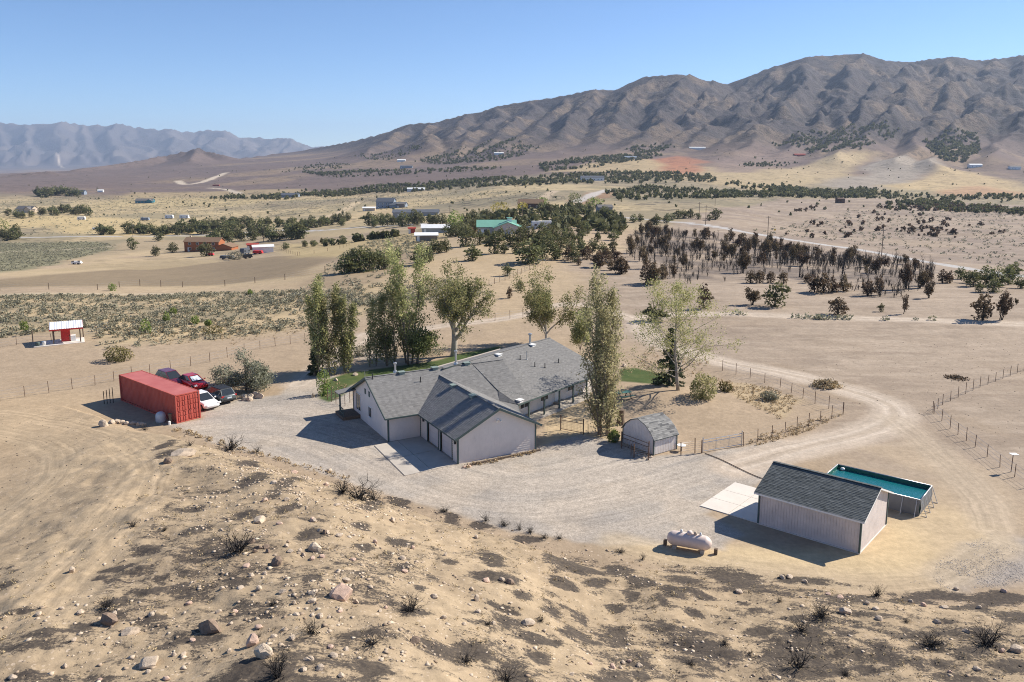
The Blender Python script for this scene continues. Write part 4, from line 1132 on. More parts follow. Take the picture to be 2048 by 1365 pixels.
t = MB(); t.poly([v3(c + unit((cor[0] + cor[2]) / 2 - c) * .08, PH - .3) for c in cor]); pb(t, 'water_surface', M['water'])
for i in range(4):
    t = MB(); t.tube([v3(cor[i], PH), v3(cor[(i + 1) % 4], PH)], .05, 8); pb(t, 'top_rail', M['galv'], smooth=True)
for i in range(4):
    a, b = cor[i], cor[(i + 1) % 4]; nrm = unit((a + b) / 2 - (cor[0] + cor[2]) / 2); n_ = 3 if i % 2 == 0 else 6
    for k in range(n_ + 1):
        p = a + (b - a) * (k + .5 * 0) / n_ if n_ else a
        p = a + (b - a) * min(max(k / n_, .03), .97)
        t = MB(); t.tube([v3(p + nrm * .06, PH - .03), v3(p + nrm * .52, 0)], .028, 6); t.tube([v3(p + nrm * .5, .03), v3(p + nrm * .1, .03)], .02, 6); pb(t, 'leg', M['galv'])
t = MB(); c = v3(cor[2] + unit((cor[0] + cor[2]) / 2 - cor[2]) * .55, PH - .27); t.lathe([(.02, -.05), (.16, -.02), (.2, .06), (.15, .16), (.02, .2)], 12, c)
fl = t.build('pool_float', M['white'], None, True, origin=c); tag(fl, 'white round skimmer float at the pool corner', 'pool float')

# ------------------------------------------------------------------ propane tank
T0, T1 = np.array([10.87, 53.35]), np.array([13.41, 52.29]); tc = (T0 + T1) / 2; td = unit(T1 - T0)
TO = v3(tc, 0); tank = empty('propane_tank', TO, 0, 'pale pink horizontal propane tank on blocks at the edge of the slope', 'propane tank')
M['tank'] = pm('tank_paint', (.70, .57, .50), .45, .05, 2)
mb = MB(); n = 20; rad = .5; Lh = 1.1; prof = [(-Lh - .42, .02), (-Lh - .38, .22), (-Lh - .25, .37), (-Lh - .1, .465), (-Lh, .5), (-Lh * .5, .5), (0, .5), (Lh * .5, .5), (Lh, .5), (Lh + .1, .465), (Lh + .25, .37), (Lh + .38, .22), (Lh + .42, .02)]
sd = np.array([-td[1], td[0]])
Vv = []; F = []
for x, r in prof:
    for k in range(n): Vv.append(v3(tc + td * x + sd * r * math.cos(6.2832 * k / n), .66 + r * math.sin(6.2832 * k / n)))
for i in range(len(prof) - 1):
    for k in range(n): F.append((i * n + k, i * n + (k + 1) % n, (i + 1) * n + (k + 1) % n, (i + 1) * n + k))
mb.add(Vv, F); mb.build('shell', M['tank'], tank, True, origin=TO)
for s, m_, r in ((.02, 'tank', .2), (-.55, 'white', .1), (.75, 'white', .09), (.4, 'rock', .12)):
    t = MB(); t.lathe([(r, -.06), (r, .1), (r * .75, .2), (r * .2, .24)], 12, v3(tc + td * s, 1.14)); t.build('valve_dome' if r > .15 else 'valve', M[m_], tank, True, origin=TO)
for s in (-.95, .95):
    t = MB(); t.obox(v3(tc + td * (s - .12) - sd * .36, 0), v3(td, 0) * .24, v3(sd, 0) * .72, (0, 0, .26)); t.build('block', M['conc'], tank, origin=TO)
for s in (-1.75, 1.7):
    t = MB(); t.obox(v3(tc + td * s - sd * .12, 0), v3(td, 0) * .22, v3(sd, 0) * .24, (0, 0, .4)); t.build('stand_post', M['wood'], tank, origin=TO)

# ------------------------------------------------------------------ gambrel shed
G0, G1 = np.array([10.45, 74.29]), np.array([12.77, 70.93]); GW = np.linalg.norm(G1 - G0); ge = unit(G1 - G0); gn = np.array([-ge[1], ge[0]]); GDp = 2.9
GO = v3((G0 + G1) / 2 + gn * 1.4, 0)
gsh = empty('gambrel_shed', GO, 0, 'small white barn-shaped shed with patched grey roof by the gate', 'shed')
def gb(mb, name, mat, parent=gsh, **k): return mb.build(name, mat, parent, origin=GO, **k)
prof = [(0, 1.45), (.09, 2.08), (.26, 2.6), (.5, 2.95), (.74, 2.6), (.91, 2.08), (1, 1.45)]
M['barn_white'] = pm('barn_white', (.72, .66, .61), .8, .12, 1.1, .08); rust(M['barn_white'], .12)
gf = lambda f: float(np.interp(f, [p[0] for p in prof], [p[1] for p in prof])) - .03
gb(groove_wall(G0, G1, .05, gf, -gn, .2), 'wall', M['barn_white'])
gb(groove_wall(G1, G1 + gn * GDp, .05, lambda f: 1.45, ge, .2), 'wall', M['barn_white'])
gb(groove_wall(G0 + gn * GDp, G0, .05, lambda f: 1.45, -ge, .2), 'wall', M['barn_white'])
gb(groove_wall(G1 + gn * GDp, G0 + gn * GDp, .05, gf, gn, .2), 'wall', M['barn_white'])
M['shingle_old'] = pm('old_shingle', (.10, .10, .10), .9, 0, 1.2, .2, col2=(.34, .33, .31), tint=True)
for (fa, za), (fb, zb) in zip(prof[:-1], prof[1:]):
    ea, eb_ = (fa, za), (fb, zb)
    if za > zb: ea, eb_ = eb_, ea
    oa = -.04 if ea[0] == 0 else (.04 if ea[0] == 1 else 0)
    pa = G0 + ge * GW * (ea[0] + oa); pb_ = G0 + ge * GW * eb_[0]
    a_, b_ = -.12, GDp + .12
    q = [v3(pa + gn * a_, ea[1]), v3(pa + gn * b_, ea[1]), v3(pb_ + gn * b_, eb_[1]), v3(pb_ + gn * a_, eb_[1])]
    if fa < .5: q = [q[1], q[0], q[3], q[2]]
    dk = MB(); dk.add(q + [p - np.array([0, 0, .06]) for p in q], [(0, 1, 2, 3), (7, 6, 5, 4), (0, 4, 5, 1), (1, 5, 6, 2), (2, 6, 7, 3), (3, 7, 4, 0)])
    r = gb(dk, 'roof_slope', M['trim']); gb(shingle_slope(q, expo=.16, tab=.5, lift=.008), 'shingles', M['shingle_old'], r, kind='stuff')
for p in (G0, G1, G1 + gn * GDp): gb(MB().obox(v3(p - ge * .05 - gn * .05, 0), v3(ge, 0) * .1, v3(gn, 0) * .1, (0, 0, 1.42)), 'corner_board', M['trim'])

# ------------------------------------------------------------------ shipping container
CC = gz(354.6, 847.5); cu = ang(math.degrees(2.432)); cv = np.array([cu[1], -cu[0]])   # cu: back, cv: right
CL, CW, CHh = 12.35, 2.48, 2.93
CO = v3(CC + cu * CL / 2 + cv * CW / 2, 0)
cont = empty('shipping_container', CO, 0, 'long red corrugated steel container parked beside the cars', 'shipping container')
def cb(mb, name, mat=None, parent=cont, **k): return mb.build(name, mat or M['red_steel'], parent, origin=CO, **k)
def corr(a, b, z0, z1, out, n):
    mb = MB(); d = b - a; L = np.linalg.norm(d); q = L / n; dp = .045
    for i in range(n):
        xs = [(i * q, 0), (i * q + q * .28, 0), (i * q + q * .42, -dp), (i * q + q * .86, -dp), ((i + 1) * q, 0)]
        for (xa, oa), (xb, ob) in zip(xs[:-1], xs[1:]):
            pa = a + d * xa / L + out * oa; pb2 = a + d * xb / L + out * ob
            mb.add([v3(pa, z0), v3(pb2, z0), v3(pb2, z1), v3(pa, z1)], [(0, 1, 2, 3)])
    return mb
k0, k1, k2, k3 = CC, CC + cv * CW, CC + cv * CW + cu * CL, CC + cu * CL
ins = .05
cb(corr(k3 + cv * ins - cu * .15, k0 + cv * ins + cu * .15, .16, CHh - .12, -cv, 42), 'side_panel')
cb(corr(k1 - cv * ins + cu * .15, k2 - cv * ins - cu * .15, .16, CHh - .12, cv, 42), 'side_panel')
cb(corr(k2 - cu * ins, k3 - cu * ins, .16, CHh - .12, cu, 8), 'end_panel')
M['red_roof'] = pm('faded_red_roof', (.40, .10, .085), .55, 0, .5, col2=(.52, .17, .145))
t = MB(); t.prism([k0 + cv * .04 + cu * .1, k1 - cv * .04 + cu * .1, k2 - cv * .04 - cu * .1, k3 + cv * .04 - cu * .1], CHh - .06, CHh - .02); cb(t, 'roof', M['red_roof'])
t = MB()
for a, b in ((k0, k3), (k1, k2), (k0, k1), (k3, k2)):
    w_ = .1
    for z in (.08, CHh - .05): bar(t, v3(a, z), v3(b, z), .09, .13 if z < 1 else .1)
for p in (k0, k1, k2, k3): t.obox(v3(p - cu * .07 - cv * .07, 0), v3(cu, 0) * .14, v3(cv, 0) * .14, (0, 0, CHh))
cb(t, 'frame')
for i in range(2):
    a = k0 + cv * (.1 + i * 1.15); t = MB(); wd_ = 1.12
    t.obox(v3(a - cu * .0, .16), v3(cv, 0) * wd_, v3(cu, 0) * .05, (0, 0, CHh - .3)); dr_ = cb(t, 'door')
    t = MB()
    for r_ in range(5):
        for c_ in range(2):
            t.obox(v3(a + cv * (.08 + c_ * .53) - cu * .05, .22 + r_ * .515), v3(cv, 0) * .43, v3(cu, 0) * .05, (0, 0, .40))
    cb(t, 'raised_panel', None, dr_)
    t = MB()
    for x in (.28, .84):
        t.tube([v3(a + cv * x - cu * .07, .12), v3(a + cv * x - cu * .07, CHh - .1)], .022, 6)
        t.obox(v3(a + cv * (x - .14) - cu * .1, 1.15), v3(cv, 0) * .28, v3(cu, 0) * .05, (0, 0, .05))
    cb(t, 'locking_bar', None, dr_)

# ------------------------------------------------------------------ cars
def car_mats(name, col):
    m, nt, b = nodes(name); b.inputs['Base Color'].default_value = (*col, 1); b.inputs['Roughness'].default_value = .28; b.inputs['Metallic'].default_value = .25 if sum(col) < 1.2 else 0
    b.inputs['Coat Weight'].default_value = .5
    n = nt.nodes.new('ShaderNodeTexNoise'); n.inputs['Scale'].default_value = 2.5
    mr = nt.nodes.new('ShaderNodeMapRange'); mr.inputs[3].default_value = .22; mr.inputs[4].default_value = .42
    nt.links.new(n.outputs[0], mr.inputs[0]); nt.links.new(mr.outputs[0], b.inputs['Roughness'])
    return m
M['tyre'] = pm('tyre_rubber', (.02, .02, .02), .85, .2, 8); M['rim'] = pm('alloy_rim', (.45, .45, .46), .35, .1, 5, metal=.8)
M['tail'] = pm('tail_lamp', (.5, .015, .015), .25, .1, 5); M['head'] = pm('head_lamp', (.75, .75, .75), .15, .05, 5); M['plate'] = pm('number_plate', (.6, .65, .72), .5, .05, 3)
def make_car(front, heading, paint_, label, L=4.75, Wd=1.85, Hh=1.62, kind='suv', roofmat=None):
    """front: plan point of the nose (or tail for kind rear), heading: unit vector the nose points to"""
    hd = np.asarray(heading); c = np.asarray(front) - hd * L / 2
    root = empty('car', (c[0], c[1], float(gh(c[0], c[1]))), math.atan2(hd[1], hd[0]), label, 'car', 'cars parked behind the red container')
    # stations: x, half width, sill z, shoulder z
    if kind == 'suv': st = [(-.5, .80, .45, .95), (-.47, .93, .33, 1.02), (-.36, 1, .25, 1.03), (-.1, 1, .25, 1.0), (.18, 1, .25, .98), (.3, .99, .25, .95), (.42, .95, .27, .86), (.48, .86, .33, .74), (.5, .72, .42, .62)]; cab = (-.47, -.36, .02, .26)
    else: st = [(-.5, .78, .42, .86), (-.46, .93, .3, .95), (-.36, 1, .22, .97), (-.1, 1, .22, .95), (.15, 1, .22, .93), (.3, .98, .22, .88), (.42, .94, .25, .78), (.48, .84, .3, .68), (.5, .68, .38, .56)]; cab = (-.42, -.24, .04, .27)
    V = []; F = []; hw = Wd / 2; nk = 8
    for x, w, s, z in st:
        ww = hw * w
        for yy, zz in ((-ww * .8, s), (-ww, s + .12), (-ww, (s + z) * .52), (-ww * .96, z - .06), (-ww * .84, z), (ww * .84, z), (ww * .96, z - .06), (ww, (s + z) * .52), (ww, s + .12), (ww * .8, s)): V.append((x * L, yy, zz))
    nk = 10
    for i in range(len(st) - 1):
        for k in range(nk): F.append((i * nk + k, (i + 1) * nk + k, (i + 1) * nk + (k + 1) % nk, i * nk + (k + 1) % nk))
    F += [tuple(range(nk)), tuple((len(st) - 1) * nk + k for k in range(nk))[::-1]]
    mb = MB(); mb.add(V, F); mb.build('body', paint_, root, True)
    zb = (1.0 if kind == 'suv' else .94); zr = Hh; w0, w1 = hw * .88, hw * .70
    xr0, xr1, xr2, xr3 = (q * L for q in cab)
    # cabin pillars and roof
    A = [(xr0, -w0, zb - .03), (xr3, -w0, zb - .05), (xr3, w0, zb - .05), (xr0, w0, zb - .03)]; B = [(xr1, -w1, zr - .03), (xr2, -w1, zr), (xr2, w1, zr), (xr1, w1, zr - .03)]
    mb = MB(); mb.add(A + B, [(4, 5, 6, 7), (0, 1, 5, 4), (1, 2, 6, 5), (2, 3, 7, 6), (3, 0, 4, 7)]); cabn = mb.build('cabin', paint_, root)
    mb = MB(); mb.add([(p[0], p[1] * .97, zr + .025) for p in B] + [(p[0] * 1.01, p[1] * 1.03, zr - .04) for p in B], [(0, 1, 2, 3), (0, 4, 5, 1), (1, 5, 6, 2), (2, 6, 7, 3), (3, 7, 4, 0)]); mb.build('roof', roofmat or paint_, root)
    def pane(q, nm, parent, inset=.1):
        q = [np.asarray(p, float) for p in q]; ctr = sum(q) / 4; n = unit(np.cross(q[1] - q[0], q[2] - q[1])); 
        if n @ (ctr - np.array([0, 0, .9])) < 0: n = -n
        mb = MB(); mb.poly([p + (ctr - p) * inset + n * .012 for p in q]); mb.build(nm, M['glass'], parent)
    pane([A[1], A[2], B[2], B[1]], 'windscreen', root); pane([A[3], A[0], B[0], B[3]], 'rear_window', root)
    for i, j in ((0, 1), (2, 3)):
        a, b, c_, d_ = np.array(A[i]), np.array(A[j]), np.array(B[j]), np.array(B[i])
        ma, mb_ = a * .47 + b * .53, d_ * .47 + c_ * .53
        pane([a, ma, mb_, d_], 'side_window', root); pane([ma, b, c_, mb_], 'side_window', root)
    for sx in (-.3, .32):
        for sy in (-1, 1):
            t = MB(); y0 = sy * (hw - .2); y1 = sy * (hw + .02)
            t.tube([(sx * L, y0, .34), (sx * L, y1, .34)], .34, 16); wh = t.build('wheel', M['tyre'], root)
            t = MB(); t.tube([(sx * L, y1 - sy * .02, .34), (sx * L, y1 + sy * .015, .34)], .22, 12); t.build('rim', M['rim'], wh)
    for sy in (-1, 1):
        t = MB(); t.obox((L * .455, sy * hw * .86 - .17, .66), (.14, 0, -.04), (0, .34, 0), (0, 0, .13)); t.build('headlight', M['head'], root)
        t = MB(); t.obox((-L * .497, sy * hw * .78 - .16, .84), (.1, 0, 0), (0, .32, 0), (0, 0, .15)); t.build('taillight', M['tail'], root)
        t = MB(); t.obox((L * .2, sy * (hw + .09) - .09, zb + .02), (.1, 0, 0), (0, .18, 0), (0, 0, .13)); t.build('wing_mirror', paint_, root)
    t = MB(); t.obox((-L * .503, -.26, .66), (.02, 0, 0), (0, .52, 0), (0, 0, .14)); t.build('number_plate', M['plate'], root)
    t = MB(); t.obox((L * .478, -.5, .36), (.05, 0, 0), (0, 1.0, 0), (0, 0, .12)); t.build('grille', M['black'], root)
    t = MB(); t.obox((-L * .505, -hw * .8, .38), (.08, 0, 0), (0, hw * 1.6, 0), (0, 0, .16)); t.build('bumper', M['black'], root)
    return root
nose = -cu
make_car(gz(*z5(1135, 742)), nose, car_mats('white_car_paint', (.8, .8, .79)), 'white hatchback with black windscreen parked against the red container', 4.7, 1.88, 1.5, 'sedan')
make_car(gz(*z5(1285, 690)) , cu, car_mats('grey_car_paint', (.10, .12, .125)), 'dark grey sport utility with red tail lamps beside the silvery tree', 4.7, 1.86, 1.65, 'suv', M['black']).location = tuple(v3(gz(*z5(1270, 690)) + cu * 2.35, 0))
rc_ = make_car(gz(*z5(1050, 580)), nose, car_mats('red_car_paint', (.5, .015, .02)), 'bright red car with sunshade behind its windscreen, behind the white one', 4.6, 1.8, 1.45, 'sedan')
t = MB()
A1, A2, B2, B1 = [np.array(q) for q in ((.27 * 4.6, -.75, .93), (.27 * 4.6, .75, .93), (.04 * 4.6, .6, 1.42), (.04 * 4.6, -.6, 1.42))]
ctr = (A1 + A2 + B1 + B2) / 4
t.poly([p + (ctr - p) * .25 + np.array([.03, 0, .03]) for p in (A1, A2, B2, B1)]); M['shade'] = pm('sunshade', (.25, .33, .42), .5, 0, 2.2, col2=(.85, .85, .85)); t.build('sunshade', M['shade'], rc_)
make_car(gz(*z5(870, 560)) , nose, car_mats('maroon_car_paint', (.16, .02, .045)), 'maroon car mostly hidden behind the red container', 4.7, 1.85, 1.65, 'suv')

# ------------------------------------------------------------------ plants: generators
def leaf_mesh(name, C, size, tint, mat, rng, ratio=.62, up=0.0):
    """diamond leaves at centres C"""
    n = len(C)
    a = rng.normal(size=(n, 3)); a[:, 2] += up; a /= np.linalg.norm(a, axis=1)[:, None]
    b = rng.normal(size=(n, 3)); b -= (b * a).sum(1)[:, None] * a; b /= np.linalg.norm(b, axis=1)[:, None]
    s = (size * rng.uniform(.6, 1.35, n))[:, None]
    V = np.stack([C - a * s, C - b * s * ratio, C + a * s, C + b * s * ratio], 1).reshape(-1, 3)
    return np_mesh(name, V, np.arange(4 * n).reshape(-1, 4), np.repeat(tint, 4), mat)
class Skel:
    def __init__(s, rng): s.r = rng; s.mb = MB(); s.tips = []
    def limb(s, p, d, L, r, lev, cfg):
        n = cfg['seg'][lev]; pts = [np.array(p, float)]; rad = [r]; d = unit(d)
        for i in range(n):
            d = unit(d + s.r.normal(size=3) * cfg['wob'][lev] + np.array([0, 0, cfg['up'][lev]]))
            pts.append(pts[-1] + d * L / n); rad.append(r * (1 - (i + 1) / n * cfg['tap'][lev]))
        s.mb.tube(pts, rad, 6 if lev == 0 else (5 if lev == 1 else 3), cap=lev == 0)
        if lev >= cfg['leaf_from']:
            for q in pts[1:]: s.tips.append(q)
            s.tips.append((pts[-1] + pts[-2]) / 2)
        if lev + 1 < len(cfg['kids']) + 1 and lev < len(cfg['kids']):
            k = cfg['kids'][lev]; az0 = s.r.uniform(0, 6.28)
            for j in range(k):
                f = cfg['start'][lev] + (1 - cfg['start'][lev]) * (j + s.r.uniform(.2, .8)) / k
                x = f * n; i = min(int(x), n - 1); q = pts[i] + (pts[i + 1] - pts[i]) * (x - i)
                ax = unit(pts[i + 1] - pts[i]); az = az0 + j * 2.4 + s.r.uniform(-.4, .4)
                u = np.cross(ax, (0, 0, 1) if abs(ax[2]) < .95 else (1, 0, 0)); u = unit(u); w_ = np.cross(ax, u)
                an = R(cfg['ang'][lev] * s.r.uniform(.75, 1.25))
                nd = ax * math.cos(an) + (u * math.cos(az) + w_ * math.sin(az)) * math.sin(an)
                s.limb(q, nd, L * cfg['len'][lev] * s.r.uniform(.55, 1.4) * (1 - cfg['short'] * f), max(rad[i] * cfg['rr'], .006), lev + 1, cfg)
def leaves_for(tips, per, sig, rng, keep=None):
    T = np.array(tips)
    T = T[rng.random(len(T)) < (keep if keep else 1)]
    ct = np.repeat(T, per, 0); tt = np.repeat(np.clip(rng.normal(.5, .24, len(T)), 0, 1), per)
    C = ct + rng.normal(size=ct.shape) * np.asarray(sig)
    return C, np.clip(tt + rng.normal(0, .14, len(C)), 0, 1)
POP = dict(seg=[7, 5, 3], wob=[.05, .07, .16], up=[.03, .10, .06], tap=[.9, .85, .7], kids=[26, 4], start=[.05, .3], ang=[24, 30], len=[.27, .42], rr=.5, leaf_from=1, short=.55)
COT = dict(seg=[3, 6, 5, 3], wob=[.04, .10, .14, .2], up=[.0, .06, .05, .02], tap=[.2, .8, .8, .7], kids=[6, 7, 5], start=[.55, .25, .3], ang=[36, 38, 42], len=[3.0, .52, .5], rr=.62, leaf_from=2, short=.25)
BIR = dict(seg=[8, 6, 4, 3], wob=[.05, .10, .14, .2], up=[.03, .04, -.01, -.05], tap=[.9, .85, .8, .7], kids=[22, 6, 4], start=[.12, .25, .3], ang=[48, 40, 40], len=[.46, .42, .45], rr=.5, leaf_from=2, short=.62)
OLV = dict(seg=[3, 6, 4, 3], wob=[.08, .16, .2, .25], up=[.0, -.01, .05, .05], tap=[.2, .8, .8, .7], kids=[9, 6, 5], start=[.2, .3, .25], ang=[58, 40, 45], len=[3.4, .45, .5], rr=.6, leaf_from=2, short=.1)
M['bark_grey'] = pm('grey_twig_bark', (.33, .285, .235), .9, .25, 4, .3)
M['leaf_pop'] = leafmat('poplar_leaf', (.20, .21, .085), (.35, .345, .16), (.52, .47, .24), .6)
M['leaf_dark'] = leafmat('dark_leaf', (.075, .10, .03), (.155, .18, .062), (.26, .26, .10), .45)
M['leaf_cot'] = leafmat('cottonwood_leaf', (.17, .19, .075), (.31, .32, .14), (.50, .44, .2), .58)
M['leaf_dry'] = leafmat('drying_poplar_leaf', (.20, .185, .10), (.34, .30, .17), (.50, .41, .25), .58)
M['leaf_olive'] = leafmat('silver_leaf', (.16, .17, .11), (.28, .29, .20), (.40, .40, .30))
M['leaf_birch'] = leafmat('sparse_leaf', (.22, .21, .09), (.36, .33, .14), (.5, .43, .2))
M['leaf_spruce'] = leafmat('spruce_needle', (.035, .045, .022), (.075, .09, .042), (.12, .13, .065), .15)
M['leaf_juniper'] = leafmat('juniper_leaf', (.066, .074, .03), (.14, .145, .06), (.22, .205, .095), .32)
M['leaf_scorch'] = leafmat('scorched_leaf', (.075, .054, .032), (.15, .102, .06), (.23, .16, .09), .25)
M['leaf_sage'] = leafmat('sage_leaf', (.17, .165, .11), (.30, .285, .195), (.42, .37, .25), .2)
M['leaf_rabbit'] = leafmat('rabbitbrush_leaf', (.09, .09, .025), (.19, .17, .05), (.34, .27, .09), .15)
M['leaf_lime'] = leafmat('lime_leaf', (.10, .15, .03), (.20, .25, .06), (.33, .33, .1))
M['leaf_yellow'] = leafmat('yellow_leaf', (.25, .22, .05), (.42, .34, .07), (.5, .42, .12))
M['leaf_grass'] = leafmat('dry_tuft', (.36, .28, .15), (.5, .39, .22), (.6, .47, .28), .15)
def tree_at(name, x, y, h, cfg, leaf, label, seed, per=9, sig=.2, lsize=.11, bark='bark', trunk_r=.2, lean=(0, 0), keep=None, stems=1, wpx=None, extra=None, group=None, L0=None, cat='tree'):
    rng = np.random.default_rng(seed)
    root = empty(name, (x, y, float(gh(x, y)) - .05), 0, label, cat, group)
    sk = Skel(rng)
    for k in range(stems):
        a = 6.28 * k / max(stems, 1) + .5; off = np.array([math.cos(a), math.sin(a), 0]) * (.0 if stems == 1 else .45)
        d = np.array([lean[0] + (off[0] * .12), lean[1] + off[1] * .12, 1.0])
        sk.limb(off, d, L0 or h * (1 if stems == 1 else rng.uniform(.72, 1)), trunk_r * (1 if stems == 1 else .75), 0, cfg)
    T = np.array(sk.tips); sz = h / np.percentile(T[:, 2], 99.6)
    sw = sz if not wpx else (wpx * y / FOC / 2) / np.percentile(np.hypot(T[:, 0] - lean[0] * T[:, 2], T[:, 1]), 94)
    S3 = np.array([sw, sw, sz]); sk.tips = list(T * S3); sk.mb.v = [tuple(np.array(p) * S3) for p in sk.mb.v]
    sk.mb.build('trunk', M[bark], root, True)
    C, tt = leaves_for(sk.tips, per, sig, rng, keep)
    if extra:
        for (cx, cy, cz, rx, rz, n) in extra:
            e = rng.normal(size=(n, 3)); e /= np.linalg.norm(e, axis=1)[:, None]; e *= rng.uniform(.45, 1, n)[:, None] ** .6
            lump = fbm(e[:, 0] * 2.2 + seed, e[:, 1] * 2.2 + e[:, 2] * 2.2, 3, seed)
            C = np.concatenate([C, np.array([cx, cy, cz]) + e * np.array([rx, rx, rz]) * (.7 + .55 * lump)[:, None]]); tt = np.concatenate([tt, np.clip(lump * .9 + rng.normal(0, .12, n), 0, 1)])
    ok = C[:, 2] > .1
    link('crown', leaf_mesh('crown', C[ok], lsize, tt[ok], M[leaf], rng), root)
    return root
def px_tree(name, px, py, topy, *a, **k):
    g = hit(px, py); rx, ry, rz = ray(px, topy); h = CAM_H + float(rz / ry) * g[1] - g[2]
    return tree_at(name, g[0], g[1], h, *a, **k)
px_tree('poplar_tree', 640, 752, 558, POP, 'leaf_pop', 'leftmost tall narrow poplar at the bend of the drive', 101, 9, (.2, .2, .27), .115, trunk_r=.13, stems=3, keep=.5, wpx=52, lean=(.02, 0), extra=[(0, 0, 1.9, .95, 1.9, 420)])
px_tree('poplar_tree', 665, 752, 590, POP, 'leaf_pop', 'middle one of the three left poplars at the bend of the drive', 121, 8, (.2, .2, .27), .115, trunk_r=.11, stems=2, keep=.5, wpx=42, extra=[(0, 0, 1.9, .95, 1.9, 420)])
px_tree('poplar_tree', 692, 746, 576, POP, 'leaf_pop', 'rightmost of the three left poplars, behind the lawn', 102, 9, (.2, .2, .27), .115, trunk_r=.12, stems=3, keep=.5, wpx=46, extra=[(0, 0, 1.9, .95, 1.9, 420)])
px_tree('poplar_tree', 703, 742, 546, dict(POP, kids=[16, 2]), 'leaf_pop', 'thin dead poplar stem standing bare beside the left poplars', 103, 1, .1, .06, 'bark_pale', trunk_r=.08, keep=.12, wpx=12)
px_tree('poplar_tree', 746, 733, 594, dict(POP, kids=[20, 3]), 'leaf_pop', 'slender poplar with thin foliage left of the tallest poplar', 104, 8, (.2, .2, .27), .115, keep=.5, trunk_r=.11, stems=2, wpx=42, extra=[(0, 0, 1.9, .95, 1.9, 420)])
px_tree('poplar_tree', 782, 731, 560, dict(POP, kids=[22, 3]), 'leaf_pop', 'thin poplar close against the left side of the tallest poplar', 122, 8, (.22, .22, .28), .115, keep=.5, trunk_r=.12, stems=2, wpx=46, extra=[(0, 0, 1.9, .95, 1.9, 420)])
px_tree('poplar_tree', 818, 728, 486, POP, 'leaf_pop', 'tallest poplar with bare twigs at its top behind the house', 105, 12, (.28, .28, .35), .125, trunk_r=.2, stems=3, lean=(-.04, 0), keep=.42, wpx=88)
px_tree('leafy_tree', 835, 727, 630, dict(COT, kids=[6, 5, 4]), 'leaf_dark', 'dark green bushy tree at the foot of the tallest poplar', 106, 6, .36, .135, trunk_r=.16, L0=1.6, wpx=92, extra=[(0, 0, 2.9, 2.3, 2.2, 1100)])
px_tree('leafy_tree', 772, 729, 650, dict(COT, kids=[5, 4, 3]), 'leaf_dark', 'dark slim bushy tree beside the lawn between two poplars', 107, 5, .3, .13, trunk_r=.12, L0=1.3, wpx=40, extra=[(0, 0, 2.6, 1.1, 2.2, 500)])
px_tree('cottonwood_tree', 907, 712, 534, COT, 'leaf_cot', 'broad pale cottonwood with forked trunk behind the house ridge', 108, 14, .32, .118, keep=.95, bark= 'bark_pale', trunk_r=.2, L0=1.3, wpx=146)
px_tree('cottonwood_tree', 1092, 690, 542, COT, 'leaf_cot', 'broad yellow-green cottonwood rising behind the right roof ridge', 109, 14, .32, .118, keep=.95, bark= 'bark_pale', trunk_r=.17, L0=1.3, wpx=132)
px_tree('cottonwood_tree', 1160, 716, 622, COT, 'leaf_pop', 'small tree at the far corner of the house', 110, 4, .28, .12, trunk_r=.1, L0=1.3, wpx=44)
px_tree('poplar_tree', 1208, 868, 552, dict(POP, kids=[34, 5], len=[.24, .42], start=[.02, .2]), 'leaf_dry', 'tall drying poplar in front of the house porch corner', 111, 9, (.21, .21, .28), .10, trunk_r=.22, lean=(-.035, 0), stems=4, wpx=92, keep=.55, extra=[(0, 0, 2.2, 1.7, 2.2, 1000)])
px_tree('birch_tree', 1356, 781, 562, dict(BIR, kids=[36, 8, 5], rr=.42), 'leaf_birch', 'nearly bare pale tree with wide twiggy crown', 112, 2, .25, .085, 'bark_grey', trunk_r=.15, keep=.7, wpx=200)
px_tree('olive_tree', 492, 782, 700, OLV, 'leaf_olive', 'wide silvery tree beside the parked cars', 113, 9, (.26, .26, .2), .095, 'bark', trunk_r=.14, L0=1.0, wpx=120)
def blob_crown(rng, n, rx, rz, zc, seed, hollow=.4, lump=.6, cone=0.0):
    e = rng.normal(size=(n, 3)); e /= np.linalg.norm(e, axis=1)[:, None]
    r = rng.uniform(hollow ** 3, 1, n) ** (1 / 3)
    lm = fbm(e[:, 0] * 1.9 + seed * 3.3, e[:, 1] * 1.9 + e[:, 2] * 1.7, 3, seed)
    r = r * (1 - lump / 2 + lump * lm * 1.5)
    C = e * r[:, None] * np.array([rx, rx, rz]); C[:, 2] += zc
    if cone:
        f = np.clip((C[:, 2] - (zc - rz)) / (2 * rz), 0, 1); C[:, :2] *= (1 - cone * f)[:, None]
    C[:, 2] = np.maximum(C[:, 2], .06)
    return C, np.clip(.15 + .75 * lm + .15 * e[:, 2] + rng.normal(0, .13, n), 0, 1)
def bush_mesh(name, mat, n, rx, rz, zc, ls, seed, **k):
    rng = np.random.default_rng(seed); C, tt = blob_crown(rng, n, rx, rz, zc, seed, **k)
    return leaf_mesh(name, C, ls, tt, mat, rng)
